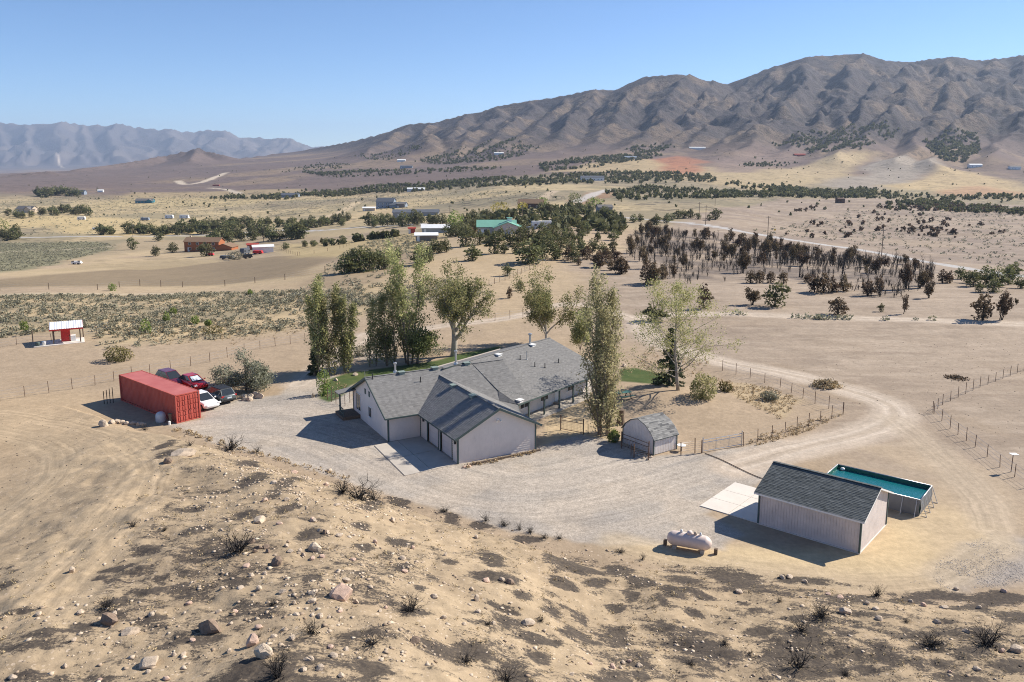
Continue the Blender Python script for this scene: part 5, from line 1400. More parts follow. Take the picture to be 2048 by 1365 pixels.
def spruce(px, py, topy, label, seed, wpx):
    g = hit(px, py); rx, ry, rz = ray(px, topy); h = CAM_H + float(rz / ry) * g[1] - g[2]; w_ = wpx * g[1] / FOC / 2
    rng = np.random.default_rng(seed); root = empty('spruce_tree', g, 0, label, 'tree')
    t = MB(); t.tube([(0, 0, -.1), (0, 0, h * .5), (0, 0, h)], [.16, .1, .02], 7); C = []; T = []
    for k in range(int(h * 16)):
        z = h * (.05 + .93 * rng.random()); rr = w_ * (1 - z / h) ** .8 + .1; a = rng.uniform(0, 6.28); d = np.array([math.cos(a), math.sin(a), -.22])
        t.tube([(0, 0, z), np.array([0, 0, z]) + d * rr], [.03, .008], 3, cap=False)
        m_ = int(14 + rr * 34); f = rng.uniform(.15, 1.02, m_)[:, None]
        C.append(np.array([0, 0, z]) + d * rr * f + rng.normal(size=(m_, 3)) * (.1, .1, .06)); T.append(np.clip(rng.normal(.35 + .2 * f[:, 0], .15), 0, 1))
    t.build('trunk', M['bark'], root); link('crown', leaf_mesh('crown', np.concatenate(C), .14, np.concatenate(T), M['leaf_spruce'], rng, .5), root)
spruce(1338, 770, 655, 'dark spruce standing behind the nearly bare pale tree', 201, 66); spruce(629, 752, 703, 'small dark spruce at the foot of the leftmost poplar', 202, 34)
def bush(px, py, wpx, hpx, mat, label, seed, n=900, ls=.1, name='garden_bush', group=None):
    g = hit(px, py); s = g[1] / FOC; root = empty(name, g, 0, label, 'bush', group)
    link('foliage', bush_mesh('foliage', M[mat], n, wpx * s / 2, hpx * s * .55, hpx * s * .5, ls, seed), root)
    t = MB(); rng = random.Random(seed)
    for k in range(6):
        a = rng.uniform(0, 6.28); t.tube([(0, 0, -.05), (math.cos(a) * wpx * s * .2, math.sin(a) * wpx * s * .2, hpx * s * .7)], [.03, .008], 4)
    t.build('stem', M['bark'], root)
    return root
bush(1405, 797, 52, 46, 'leaf_pop', 'dense green bush at the foot of the nearly bare tree', 301, 2200)
bush(1228, 884, 22, 24, 'leaf_lime', 'bright green bush at the foot of the drying poplar', 302, 700)
bush(1540, 800, 34, 16, 'leaf_sage', 'grey bush in the dry patch inside the bent fence', 303, 700)
bush(1450, 783, 26, 18, 'leaf_rabbit', 'yellowish bush beside the dense green bush', 304, 500)
bush(237, 722, 50, 26, 'leaf_rabbit', 'large yellow-brown bush in front of the left wire fence', 305, 1500)
bush(648, 790, 24, 50, 'leaf_lime', 'young light green poplar shoots at the drive corner', 306, 700)
bush(720, 712, 26, 20, 'leaf_sage', 'grey shrub behind the lawn near the slender poplar', 307, 500)
bush(860, 707, 60, 16, 'leaf_sage', 'low brown shrubs behind the lawn beneath the cottonwood', 308, 700)
for i, (px, py, w_, h_) in enumerate(((292,667,20,27),(333,645,14,19),(347,630,14,14),(391,648,15,15),(417,652,12,12),(50,665,14,22),(225,582,14,14),(500,590,9,9),(425,670,40,18))):
    bush(px, py, w_, h_, 'leaf_rabbit' if i == 8 else 'leaf_lime', 'small bright green conifer seedling on the sage flat' if i < 8 else 'broad yellow bush on the sage flat', 320 + i, 360, .12, 'seedling_bush', 'green bushes on the sage flat' if i < 8 else None)

# ------------------------------------------------------------------ junipers and burnt trees
def juniper_proto(kind, seed):
    rng = np.random.default_rng(seed)
    t = MB(); C = []; T = []
    if kind in ('green', 'scorch'):
        n = 900; sh = rng.uniform(.38, .5)
        c, tt = blob_crown(rng, n // 2, sh * .85, .48, .5, seed, .35, .75, cone=rng.uniform(.1, .6)); C.append(c); T.append(tt)
        for k in range(rng.integers(2, 5)):
            c, tt = blob_crown(rng, n // 6, rng.uniform(.16, .28), rng.uniform(.15, .3), 0, seed + k + 50, .3, .8); a_ = rng.uniform(0, 6.28); C.append(c * (1, 1, 1) + np.array([math.cos(a_) * sh * .7, math.sin(a_) * sh * .7, rng.uniform(.22, .62)])); T.append(tt)
        t.tube([(0, 0, -.04), (.01, 0, .4), (0, .01, .8)], [.045, .03, .01], 5)
        for k in range(6):
            a = rng.uniform(0, 6.28); t.tube([(0, 0, .1 + .08 * k), (math.cos(a) * .28, math.sin(a) * .28, .3 + .1 * k)], [.018, .005], 3)
        tr = t.mesh('trunk', M['bark'] if kind == 'green' else M['char'])
        return tr, leaf_mesh('crown', np.concatenate(C), .05, np.concatenate(T), M['leaf_juniper' if kind == 'green' else 'leaf_scorch'], rng, .7)
    sk = Skel(rng)
    cfg = dict(seg=[5, 4, 3], wob=[.1, .16, .25], up=[.04, .14, .08], tap=[.8, .8, .7], kids=[9, 4], start=[.15, .25], ang=[40, 38], len=[.5, .5], rr=.6, leaf_from=1, short=.4)
    for k in range(rng.integers(1, 4)):
        sk.limb(rng.normal(size=3) * (.05, .05, 0), np.array([rng.normal() * .25, rng.normal() * .25, 1]), rng.uniform(.75, 1.0), .032, 0, cfg)
    tr = sk.mb.mesh('trunk', M['char'])
    if kind == 'burnt': return tr, None
    c, tt = leaves_for(sk.tips, 5, .06, rng, .6); return tr, leaf_mesh('crown', c, .045, tt, M['leaf_scorch'], rng, .6)
JP = {k: [juniper_proto(k, 400 + 10 * i + j) for j in range(n)] for i, (k, n) in enumerate((('green', 9), ('scorch', 6), ('burnt', 7), ('half', 3)))}
_jr = random.Random(11)
PLACED = []
NAMES = {'green': 'juniper_tree', 'scorch': 'scorched_juniper', 'burnt': 'burnt_tree', 'half': 'scorched_juniper'}
def plant(kind, x, y, h, w, label, group, trunk=True):
    tr, cr = _jr.choice(JP[kind])
    e = empty(NAMES[kind], (x, y, float(gh(x, y)) - .05), _jr.uniform(0, 6.28), label, 'tree', group); e.scale = (w, w, h)
    if trunk or cr is None: link('trunk', tr, e)
    if cr: link('crown', cr, e)
    PLACED.append((x, y)); return e
def pj(kind, px, py, hpx, wpx, label, group):
    g = hit(px, py); s = g[1] / FOC
    w = wpx * s * 1.22 if kind in ('green', 'scorch') else max(wpx * s * .95, hpx * s * .75)
    return plant(kind, g[0], g[1], hpx * s * 1.1, w, label, group)
# near, singled out
for kind, px, py, h_, w_, lb in (
 ('scorch', 1965, 641, 48, 46, 'brown scorched juniper, the bigger of the pair at the right edge'), ('half', 2003, 641, 42, 26, 'brown scorched juniper, the smaller of the pair at the right edge'),
 ('scorch', 1676, 630, 33, 40, 'round brown scorched juniper alone beside the dirt track'), ('green', 1550, 614, 48, 44, 'tall leaning green juniper with a bare trunk on the plain'),
 ('half', 1506, 610, 30, 38, 'bare grey juniper beside the tall leaning green one'), ('half', 1806, 628, 35, 28, 'thin brown juniper between the round one and the right pair'), ('green', 1762, 624, 16, 12, 'small dark juniper left of the thin brown one'),
 ('scorch', 1407, 617, 44, 30, 'brown upright juniper just above the bare pale tree'), ('green', 1310, 642, 36, 44, 'round olive juniper behind the bare pale tree on the left'), ('half', 2033, 610, 12, 9, 'tiny dark juniper at the far right edge of the plain'),
 ('green', 1015, 552, 22, 21, 'small round juniper on the open slope above the house'), ('scorch', 1019, 597, 22, 13, 'small brown juniper on the bare slope behind the cottonwoods'), ('green', 1040, 582, 18, 15, 'small green juniper left of the yellow-green cottonwood top'),
 ('green', 945, 522, 28, 34, 'round dark juniper alone on the hill crest'), ('green', 1060, 528, 42, 62, 'broad juniper clump at the top of the tan slope'), ('scorch', 1198, 536, 32, 26, 'scorched juniper at the lower edge of the hilltop grove'), ('scorch', 1243, 548, 32, 32, 'brown round juniper at the right end of the hilltop grove'), ('scorch', 1295, 568, 40, 40, 'brown juniper at the left edge of the burnt wood'), ('scorch', 1325, 558, 26, 16, 'narrow brown juniper at the left edge of the burnt wood'),
 ('half', 1856, 597, 30, 20, 'thin charred juniper at the right end of the burnt wood'), ('green', 265, 500, 24, 18, 'ragged juniper left of the orange house'), ('green', 311, 513, 19, 18, 'round juniper nearest the left of the orange house yard'), ('green', 346, 506, 19, 18, 'round juniper between the ragged one and the orange house'), ('green', 413, 513, 26, 30, 'big round tree in front of the orange house'), ('green', 317, 483, 17, 18, 'round tree above the orange house drive')):
    pj(kind, px, py, h_, w_, lb, None)
ORD = 'first second third fourth fifth sixth seventh eighth ninth tenth eleventh twelfth thirteenth fourteenth fifteenth sixteenth seventeenth eighteenth nineteenth twentieth twenty-first twenty-second twenty-third twenty-fourth twenty-fifth twenty-sixth twenty-seventh'.split()
def nth(label, i, n): return label + (', leftmost of its group' if i == 0 else ', rightmost of its group' if i == n - 1 else ', %s from the left' % ORD[i])
def grove(kind, L, label, group):
    for i, (px, py, h_, w_) in enumerate(sorted(L)): pj(kind, px, py, h_, w_, nth(label, i, len(L)), group)
grove('green', [(690,548,34,36),(706,546,42,38),(722,545,46,40),(740,543,40,38),(757,540,36,34),(770,538,30,28)], 'dark juniper in the dense clump left of the tallest poplar', 'junipers in the clump on the left shoulder')
grove('green', [(840,530,34,30),(858,524,28,26),(795,525,28,20),(868,505,24,22),(880,507,24,22),(893,505,26,20)], 'juniper on the shoulder behind the tallest poplar', 'junipers behind the tallest poplar')
hill = [z2(*p) + q for p, q in (((970,450),(40,36)),((1050,440),(28,24)),((1140,490),(40,38)),((1195,490),(22,14)),((1230,440),(30,28)),((1290,450),(34,30)),((1340,430),(34,30)),((1400,470),(34,32)),((1260,490),(22,20)),((1450,480),(32,28)),((1510,520),(20,16)),((1530,440),(28,24)),((1590,450),(30,26)),((1480,420),(28,24)),((1640,470),(24,22)),((1560,400),(26,22)),((1420,400),(28,24)),((1180,420),(26,24)),((1100,430),(26,22)),((1300,400),(24,22)),((1640,380),(22,22)),((1540,330),(22,24)),((1500,350),(20,20)),((1580,330),(22,22)),((1390,330),(22,24)))]
grove('green', hill, 'juniper in the hilltop grove below the green-roofed house', 'hilltop junipers below the green-roofed house')
hill2 = [(1075,500,24,24),(1098,488,22,22),(1120,500,26,26),(1142,508,26,24),(1165,512,26,26),(1185,505,24,22),(1205,512,24,22),(1225,505,22,20),(1130,480,22,22),(1160,485,22,20),(1195,485,20,20),(1228,482,20,20),(1240,465,18,18),(1210,468,20,20),(1175,468,20,18),(1095,470,20,20),(1085,518,28,26),(1110,520,30,28),(1150,525,26,24)]
grove('green', hill2, 'olive juniper in the thick grove right of the green-roofed house', 'junipers in the thick of the hilltop grove')
brownhill = [z2(*p) + q for p, q in (((1570,530),(26,24)),((1680,525),(24,26)),((1740,575),(28,24)),((1790,550),(28,24)),((1840,540),(24,22)),((1880,610),(32,32)),((1820,590),(20,16)),((1350,540),(36,30)),((1630,560),(16,12)),((1360,470),(22,16)))]
grove('scorch', brownhill, 'brown scorched juniper among the hilltop grove', 'scorched junipers on the hilltop')
grove('green', [z3(*p) + q for p, q in (((1770,640),(30,36)),((1840,630),(34,34)),((1900,640),(36,34)),((1960,630),(36,32)),((1990,600),(30,28)),((1880,670),(26,30)),((1800,670),(18,20)),((1740,620),(24,22)),((2030,650),(24,22)),((1700,600),(22,24)))], 'green juniper in the unburnt clump right of the burnt wood', 'unburnt junipers at the right end of the wood')
grove('scorch', [z3(*p) + q for p, q in (((900,670),(30,30)),((950,675),(36,36)),((1000,670),(28,26)),((1060,665),(28,28)),((730,625),(24,20)),((600,620),(24,24)),((660,620),(22,22)),((550,620),(22,22)),((1190,690),(30,26)),((1600,620),(24,26)),((860,620),(18,18)),((1640,620),(22,20)),((20,630),(40,30)),((70,600),(26,18)),((300,380),(20,22)),((440,390),(22,18)),((510,415),(20,22)),((570,420),(20,20)),((640,440),(22,22)),((690,445),(18,18)))], 'brown scorched juniper around the burnt wood', 'scorched junipers in the burnt wood')
def zone_pts(poly, n, rng, mind=0.0, dens=None):
    """random plan points inside a surveyed outline"""
    P = hits(poly); lo, hi = P.min(0), P.max(0); g = np.random.default_rng(rng.randrange(1 << 30)); out = []; m = len(P)
    for _ in range(60):
        q = g.uniform(lo, hi, (max(n * 2, 64), 2)); x, y = q[:, 0], q[:, 1]; ins = np.zeros(len(q), bool)
        for i in range(m):
            x0, y0 = P[i]; x1, y1 = P[(i + 1) % m]
            ins ^= ((y0 > y) != (y1 > y)) & (x < (x1 - x0) * (y - y0) / (y1 - y0 + 1e-12) + x0)
        if dens is not None: ins &= g.random(len(q)) < dens(x, y)
        for p in q[ins]:
            if mind and any((p[0] - a) ** 2 + (p[1] - b) ** 2 < mind * mind for a, b in out): continue
            out.append((float(p[0]), float(p[1])))
            if len(out) >= n: return out
    return out
BW = [z3(*p) for p in ((-130, 380), (0, 330), (240, 360), (500, 400), (760, 420), (1150, 480), (1560, 540), (1540, 640), (1330, 710), (1120, 670), (840, 610), (520, 600), (230, 630), (0, 560), (-130, 500))]
for x, y in zone_pts(BW, 270, _jr, .9, lambda x, y: (sstep(.3, .55, fbm(x * .06, y * .06, 3, 5)))):
    h = _jr.uniform(2.0, 4.4); k = 'burnt' if _jr.random() < .68 else 'half'
    plant(k, x, y, h, h * _jr.uniform(.7, 1.1), 'blackened burnt tree standing in the burnt wood below the road' if k == 'burnt' else 'charred tree with brown foliage left, in the burnt wood below the road', 'burnt trees below the road' if k == 'burnt' else 'half burnt trees below the road')
def thicket(name, poly, n, label):
    P = np.array(zone_pts(poly, n, _jr, 0, lambda x, y: .15 + .85 * (sstep(.36, .56, fbm(x * .06, y * .06, 3, 5))))); z = gh(P[:, 0], P[:, 1]); V = []; Q = []
    for i in range(len(P)):
        h = _jr.uniform(1.2, 3.6); b = np.array([P[i, 0], P[i, 1], z[i] - .1])
        for k in range(24):
            a = _jr.uniform(0, 6.28); s = _jr.uniform(.2, 1.3) if k else .15; st_ = b + np.array([0, 0, h * (_jr.uniform(.05, .6) if k else 0)]); d_ = unit((math.cos(a) * s, math.sin(a) * s, 1)); en = st_ + d_ * h * (_jr.uniform(.25, .5) if k else .9)
            w_ = .07 if k == 0 else .03; sd_ = unit((math.sin(a), -math.cos(a), 0)) * w_; o_ = unit((math.cos(a), math.sin(a), 0)) * w_; j = len(V)
            V += [st_ - sd_, st_ + sd_, st_ + o_, en - sd_ * .3, en + sd_ * .3, en + o_ * .3]; Q += [(j, j + 1, j + 4, j + 3), (j + 1, j + 2, j + 5, j + 4), (j + 2, j, j + 3, j + 5)]
    o = link(name, np_mesh(name, np.array(V), np.array(Q), None, M['char'])); tag(o, label, 'burnt thicket', kind='stuff')
thicket('burnt_thicket', BW, 1250, 'thicket of thin black burnt stems filling the burnt wood')
# rows in the valley, counted ones
def row(kind, L, n, h, label, group, jit=4):
    out = []
    for i in range(n):
        f = (i + _jr.random() * .8) / n * (len(L) - 1); k = min(int(f), len(L) - 2); px = L[k][0] + (L[k + 1][0] - L[k][0]) * (f - k); py = L[k][1] + (L[k + 1][1] - L[k][1]) * (f - k) + _jr.uniform(-jit, jit)
        hh = h * _jr.uniform(.75, 1.25); out.append((px, py, hh, hh * _jr.uniform(.9, 1.3)))
    grove(kind, out, label, group)
row('green', [(196,470),(234,470)], 4, 17, 'dark tree in the small clump left of the valley tree line', 'trees in the small clump by the left road', 1)
row('green', [(252,468),(330,468),(420,466),(470,462)], 22, 19, 'dark tree in the valley line behind the orange house', 'valley trees behind the orange house', 4)
row('green', [(385,452),(480,448),(560,452),(640,448),(700,442)], 26, 13, 'dark tree in the long valley hedge line', 'trees in the long valley hedge line', 3)
row('green', [(430,490),(500,480),(580,476),(600,470)], 16, 24, 'tall green tree right of the orange house', 'tall trees right of the orange house', 8)
row('green', [(610,492),(690,486),(560,498)], 10, 12, 'low juniper along the slope right of the orange house', 'low junipers right of the orange house', 3)
row('green', [(600,455),(690,450)], 10, 15, 'dark tree in the row left of the grey barn', 'trees left of the grey barn', 3)
row('green', [(732,452),(790,452),(840,448),(890,450)], 16, 20, 'dark tree in the row before the grey barn', 'trees before the grey barn', 3)
row('green', [(900,470),(925,475),(960,460)], 7, 24, 'tree beside the white-roofed sheds', 'trees beside the white-roofed sheds', 5)
row('green', [(925,445),(965,440),(1000,450)], 8, 16, 'juniper in the cluster behind the green-roofed house', 'junipers behind the green-roofed house', 4)
row('green', [(1080,430),(1150,430),(1230,440)], 20, 17, 'juniper around the brown house in the middle distance', 'junipers around the brown house', 9)
row('green', [(1260,450),(1330,445),(1375,435),(1440,445)], 12, 16, 'juniper along the paved road', 'junipers along the paved road', 5)
row('green', [(16,430),(40,438),(70,430)], 5, 13, 'dark tree around the cream house far left', 'trees around the cream house', 3)
row('green', [(80,430),(130,428),(180,430)], 13, 14, 'dark tree in the row right of the cream house', 'trees right of the cream house', 3)
row('green', [(70,392),(110,390),(160,393)], 11, 14, 'dark tree at the farmstead on the far left', 'trees at the far left farmstead', 3)
row('green', [(0,480),(20,482),(40,478)], 4, 22, 'green tree at the left edge of the road', 'trees at the left edge of the road', 4)
for px, py, h_, w_, m_, lb in ((1000,430,24,34,'leaf_yellow','yellow autumn tree behind the green-roofed house'),(1045,425,18,20,'leaf_yellow','smaller yellow tree right of the big yellow one'),(910,462,36,28,'leaf_lime','bright green tree left of the green-roofed house'),(1150,412,26,28,'leaf_dark','tall dark round tree behind the brown house'),(1085,412,16,20,'leaf_lime','light green tree beside the brown house'),(1188,416,20,30,'leaf_lime','pale green willow right of the brown house'),(5,470,30,24,'leaf_lime','light green willow at the left edge')):
    g = hit(px, py); s = g[1] / FOC; root = empty('leafy_tree', g, 0, lb, 'tree')
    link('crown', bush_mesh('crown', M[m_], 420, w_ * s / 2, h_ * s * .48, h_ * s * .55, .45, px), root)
    t = MB(); t.tube([(0, 0, -.2), (0, 0, h_ * s * .6)], [.25, .08], 5); t.build('trunk', M['bark'], root)
# far woods and scrub: one mass each
def scatter(name, protos, pts, hs, mat, label, cat, wid=1.0, rng=RNG):
    """protos: list of (N,3) leaf centres in unit size"""
    Vs = []; Ts = []
    pts = np.array(pts); z = gh(pts[:, 0], pts[:, 1]); hs = np.asarray(hs)
    for i in range(len(pts)):
        C, tt, ls = protos[i % len(protos)]
        a = rng.uniform(0, 6.28); ca, sa = math.cos(a), math.sin(a); n = len(C); h = hs[i]
        c = np.stack([(C[:, 0] * ca - C[:, 1] * sa) * h * wid, (C[:, 0] * sa + C[:, 1] * ca) * h * wid, C[:, 2] * h], 1) + np.array([pts[i, 0], pts[i, 1], z[i]])
        A = rng.normal(size=(n, 3)); A /= np.linalg.norm(A, axis=1)[:, None]; B = rng.normal(size=(n, 3)); B -= (A * B).sum(1)[:, None] * A; B /= np.linalg.norm(B, axis=1)[:, None]
        s = ls * h * rng.uniform(.7, 1.3, n)[:, None]
        Vs.append(np.stack([c - A * s, c - B * s * .75, c + A * s, c + B * s * .75], 1).reshape(-1, 3)); Ts.append(np.repeat(np.clip(tt + rng.normal(0, .12), 0, 1), 4))
    V = np.concatenate(Vs); o = link(name, np_mesh(name, V, np.arange(len(V)).reshape(-1, 4), np.concatenate(Ts), M[mat]))
    tag(o, label, cat, kind='stuff'); return o
def proto(n, rx, rz, zc, ls, seed, **k):
    rng = np.random.default_rng(seed); C, tt = blob_crown(rng, n, rx, rz, zc, seed, **k); return C, tt, ls
PJ = [proto(22, .48, .48, .5, .3, 700 + i, cone=.3) for i in range(5)]
PS = [proto(26, .62, .42, .34, .19, 720 + i, hollow=.5) for i in range(6)]
PG = [proto(12, .5, .4, .32, .2, 740 + i) for i in range(4)]
FOREST = [([(250,472),(480,464),(700,454),(600,446),(480,446),(380,452),(260,462)], 70, 4.2), ([(905,465),(1000,452),(1100,470),(1240,475),(1255,435),(1180,420),(1060,422),(910,440)], 110, 4.0), ([(600,500),(740,480),(820,470),(700,486)], 26, 3.2), ([(60,398),(170,396),(170,388),(70,386)], 26, 5), ([(600,392),(760,372),(900,362),(1060,355),(1250,345),(1420,352),(1440,365),(1250,368),(1080,372),(900,380),(760,386),(660,398)], 1500, 4.2), ([(1205,385),(1280,375),(1400,380),(1500,388),(1720,378),(1880,392),(1560,395),(1420,398),(1240,402)], 620, 4.0), ([(1440,365),(1560,372),(1700,385),(1830,392),(2048,394),(2300,398),(2300,404),(1900,402),(1500,385)], 560, 4.0),
 ([(1750,412),(1850,402),(2048,420),(2200,425),(2200,436),(2048,432),(1880,424),(1760,418)], 300, 3.6), ([(600,345),(780,342),(950,335),(1010,338),(850,348),(660,356)], 380, 4.5), ([(820,322),(900,300),(1000,285),(1080,295),(1000,322),(900,330)], 420, 5), ([(1080,330),(1160,318),(1300,305),(1330,312),(1200,335),(1080,345)], 420, 5), ([(1250,300),(1320,290),(1350,296),(1300,306)], 120, 5),
 ([(1540,285),(1640,262),(1800,260),(1780,280),(1720,300),(1620,308)], 420, 6), ([(1840,275),(1960,270),(1960,300),(1930,325),(1880,320),(1860,300)], 520, 6), ([(480,398),(620,380),(680,385),(560,402)], 160, 4), ([(560,345),(640,325),(700,330),(660,350)], 120, 4), ([(400,400),(500,398),(480,392)], 40, 4), ([(1040,425),(1210,420),(1240,440),(1060,440)], 60, 4), ([(1480,335),(1620,325),(1500,315)], 60, 4), ([(700,310),(830,290),(850,300),(760,325)], 120, 4.5)]
pts = []; hs = []
for P, n, h in FOREST:
    q = zone_pts(P, n, _jr, 0, lambda x, y: .25 + .75 * (sstep(.35, .6, fbm(x * .008, y * .008, 3, 8)))); pts += q; hs += [h * _jr.uniform(.6, 1.3) for _ in q]
for _ in range(420):      # strays over the valley
    px, py = _jr.uniform(-60, 2110), _jr.uniform(300, 440)
    q = hit(px, py)
    if 600 < q[1] < 3200: pts.append((q[0], q[1])); hs.append(_jr.uniform(1.2, 3))
scatter('juniper_woodland', PJ, pts, hs, 'leaf_juniper', 'dark juniper woods dotted over the far valley and hill feet', 'woodland', 1.05)
pts = []; hs = []
for P, n in (([(1480,475),(1660,440),(1760,425),(1920,440),(2048,470),(1900,480),(1750,470),(1650,485)], 60), ([(1560,425),(1640,412),(1620,425)], 16), ([(1730,412),(1900,408),(2048,420),(2048,428),(1800,424)], 160), ([(1790,465),(1860,455),(1920,470),(1850,475)], 26)):
    q = zone_pts(P, n, _jr); pts += q; hs += [_jr.uniform(1.2, 3.4) for _ in q]
scatter('scorched_scrub', PJ, pts, hs, 'leaf_scorch', 'brown scorched scrub dotted over the plain beyond the road', 'scrub', 1.1)
SAGEP = [(-180,692),(0,678),(180,657),(215,700),(330,690),(470,676),(620,655),(740,632),(900,604),(985,592),(900,562),(780,565),(650,582),(430,587),(200,592),(0,595),(-180,598)]
q1 = zone_pts(SAGEP, 3800, _jr, 0, lambda x, y: .3 + .7 * (sstep(.35, .6, fbm(x * .09, y * .09, 3, 15))))
q2 = zone_pts([(-180,560),(0,545),(140,520),(235,492),(190,484),(0,487),(-180,490)], 2200, _jr)
q3 = zone_pts([(560,600),(640,548),(700,500),(760,470),(880,470),(850,510),(760,560),(640,610)], 700, _jr)
allq = q1 + q2 + q3
PS2 = [proto(9, .6, .4, .35, .3, 760 + i, hollow=.5) for i in range(6)]
q4 = zone_pts([(-100,470),(220,470),(480,440),(720,420),(900,412),(1200,400),(900,372),(480,385),(100,395),(-100,410)], 4200, _jr) + zone_pts([(1450,470),(1700,420),(2048,430),(2150,540),(1900,520),(1650,480)], 900, _jr)
scatter('valley_scrub', PS2, q4, [_jr.uniform(.5, 1.5) for _ in q4], 'leaf_sage', 'fine grey scrub speckling the far valley floor', 'scrub', 1.2)
scatter('sagebrush', PS, allq, [_jr.uniform(.35, .85) for _ in q1] + [_jr.uniform(.6, 1.0) for _ in q2] + [_jr.uniform(.5, 1.0) for _ in q3], 'leaf_sage', 'low grey-green sagebrush covering the flats left of the house', 'sagebrush', 1.0)
q = zone_pts([(180,660),(330,690),(470,690),(600,670),(700,640),(500,640),(300,640)], 500, _jr) + zone_pts([(1430,760),(1540,775),(1600,800),(1560,840),(1480,800)], 300, _jr) + zone_pts([(1500,895),(1600,870),(1690,830),(1640,835),(1500,880)], 160, _jr) + zone_pts([(620,800),(650,760),(700,770),(680,800)], 60, _jr) + zone_pts(SAGEP, 900, _jr) + zone_pts([(350,855),(520,905),(700,957),(700,962),(520,912),(345,862)], 130, _jr) + zone_pts([(1270,735),(1300,690),(1420,720),(1400,760),(1330,745)], 160, _jr) + zone_pts([(935,938),(1068,908),(1070,903),(930,931)], 50, _jr)
scatter('dry_grass', PG, q, [_jr.uniform(.15, .38) for _ in q], 'leaf_grass', 'golden dry grass tufts along the fences and the sage flat', 'dry grass', .9)
q = zone_pts([(1440,628),(1560,635),(1900,642),(1640,640)], 26, _jr)
scatter('track_scrub', PS, q, [_jr.uniform(.5, 1.2) for _ in q], 'leaf_sage', 'grey scrub tufts along the dirt track on the plain', 'scrub', 1.1)

# ------------------------------------------------------------------ rocks and burnt brush on the slope
def rock_mesh(seed, mat, sub=2):
    import bmesh
    bm = bmesh.new(); bmesh.ops.create_icosphere(bm, subdivisions=sub, radius=1)
    rng = np.random.default_rng(seed); pl = [(unit(rng.normal(size=3)), rng.uniform(.55, .88)) for _ in range(13)]
    for v in bm.verts:
        p = np.array(v.co)
        for n, d in pl:
            k = p @ n
            if k > d: p = p - n * (k - d) * .96
        p *= 1 + .1 * (vnoise(p[0] * 2.5 + seed, p[1] * 2.5 + p[2] * 2, 3) - .5); v.co = p
    for ax in range(3):
        lo = min(v.co[ax] for v in bm.verts); hi = max(v.co[ax] for v in bm.verts)
        for v in bm.verts: v.co[ax] = (v.co[ax] - lo) / (hi - lo) * 2 - 1
    me = bpy.data.meshes.new('rock'); bm.to_mesh(me); bm.free(); me.materials.append(mat); return me
RK = {m_: [rock_mesh(800 + 10 * k + i, M[m_]) for i in range(5)] for k, m_ in enumerate(('rock', 'rock_brown', 'rock_pink'))}
def rock(px, py, wpx, hpx, mat='rock', label=None, group=None, name='boulder', cat='rock'):
    g = hit(px, py); s = g[1] / FOC; w_ = wpx * s / 2; o = link(name, _jr.choice(RK[mat]))
    o.location = (g[0], g[1], g[2] + hpx * s * .22); o.scale = (w_ * 1.12, w_ * _jr.uniform(.75, 1.15), hpx * s * .62); o.rotation_euler = (_jr.uniform(-.2, .2), _jr.uniform(-.2, .2), _jr.uniform(0, 6.28) if wpx < 30 else _jr.uniform(-.4, .4))
    return tag(o, label, cat, group)
for px, py, w_, h_, m_, lb in ((683,1195,46,34,'rock_pink','largest pinkish boulder on the burnt slope'), (422,1262,46,34,'rock_brown','big brown rounded boulder above the lower left corner'), (222,1245,36,26,'rock_brown','dark brown boulder on the left of the slope'), (368,911,44,18,'rock','flat pale boulder heap at the head of the slope'), (335,925,20,14,'rock_brown','brown boulder beside the flat pale boulder heap'), (630,1100,26,20,'rock','rounded white boulder in the rock scatter left of centre'), (553,1128,20,18,'rock_brown','small dark brown boulder below the charred brush'), (298,1330,38,22,'rock','broad white stone near the lower left corner'), (505,1290,24,30,'rock_pink','upright pinkish stone near the bottom left'), (527,1312,36,30,'rock','pale angular stone near the bottom left'), (144,1145,12,16,'rock','pale leaning stone on the left dirt slope'), (953,1200,14,16,'rock','egg-shaped white stone in the middle of the slope'), (1020,1167,22,14,'rock_brown','brown split stone on a burnt patch in the middle'), (1690,1226,24,14,'rock','pale stone on the lower right burnt slope'), (1758,1240,16,12,'rock','small pale round stone on the lower right slope'), (2032,1302,26,16,'rock','grey-white stone at the right edge of the slope'), (1056,1248,30,14,'rock','flat pale slab of rock right of centre'), (520,1045,28,16,'rock','pale boulder at the spine of the slope'), (262,1268,34,18,'rock','pale flat boulder low on the left slope'), (830,1285,24,12,'rock_brown','brown stone in the large burnt patch near the bottom'), (207,853,20,18,'rock','pale boulder at the left end of the rock row below the container')):
    rock(px, py, w_, h_, m_, lb)
white = [zA(*p) for p in ((1400,500),(1770,560),(1730,550),(1640,680),(1570,660),(1550,630),(1620,660),(1690,700),(1740,690),(1200,860),(1300,860),(1400,860),(1530,880),(1690,890),(1690,925),(1590,940),(1430,780),(1360,790),(1480,290),(1590,235),(1780,225),(1760,300),(1820,410),(1430,385),(1550,380),(1690,490),(1510,510),(1020,940),(1270,985),(1330,740),(1840,980),(1600,1000),(1730,1010),(1480,1120),(1400,1070),(1580,1130),(1040,1140),(1240,1200),(940,1220),(990,1220),(700,1100),(400,1140),(800,1310),(330,970),(210,1000),(435,990),(70,1340),(1660,1245),(1800,1220),(1640,1300),(1730,1300),(1850,1330),(350,1280),(820,1000),(540,1355),(900,1350),(1180,990),(620,1000))]
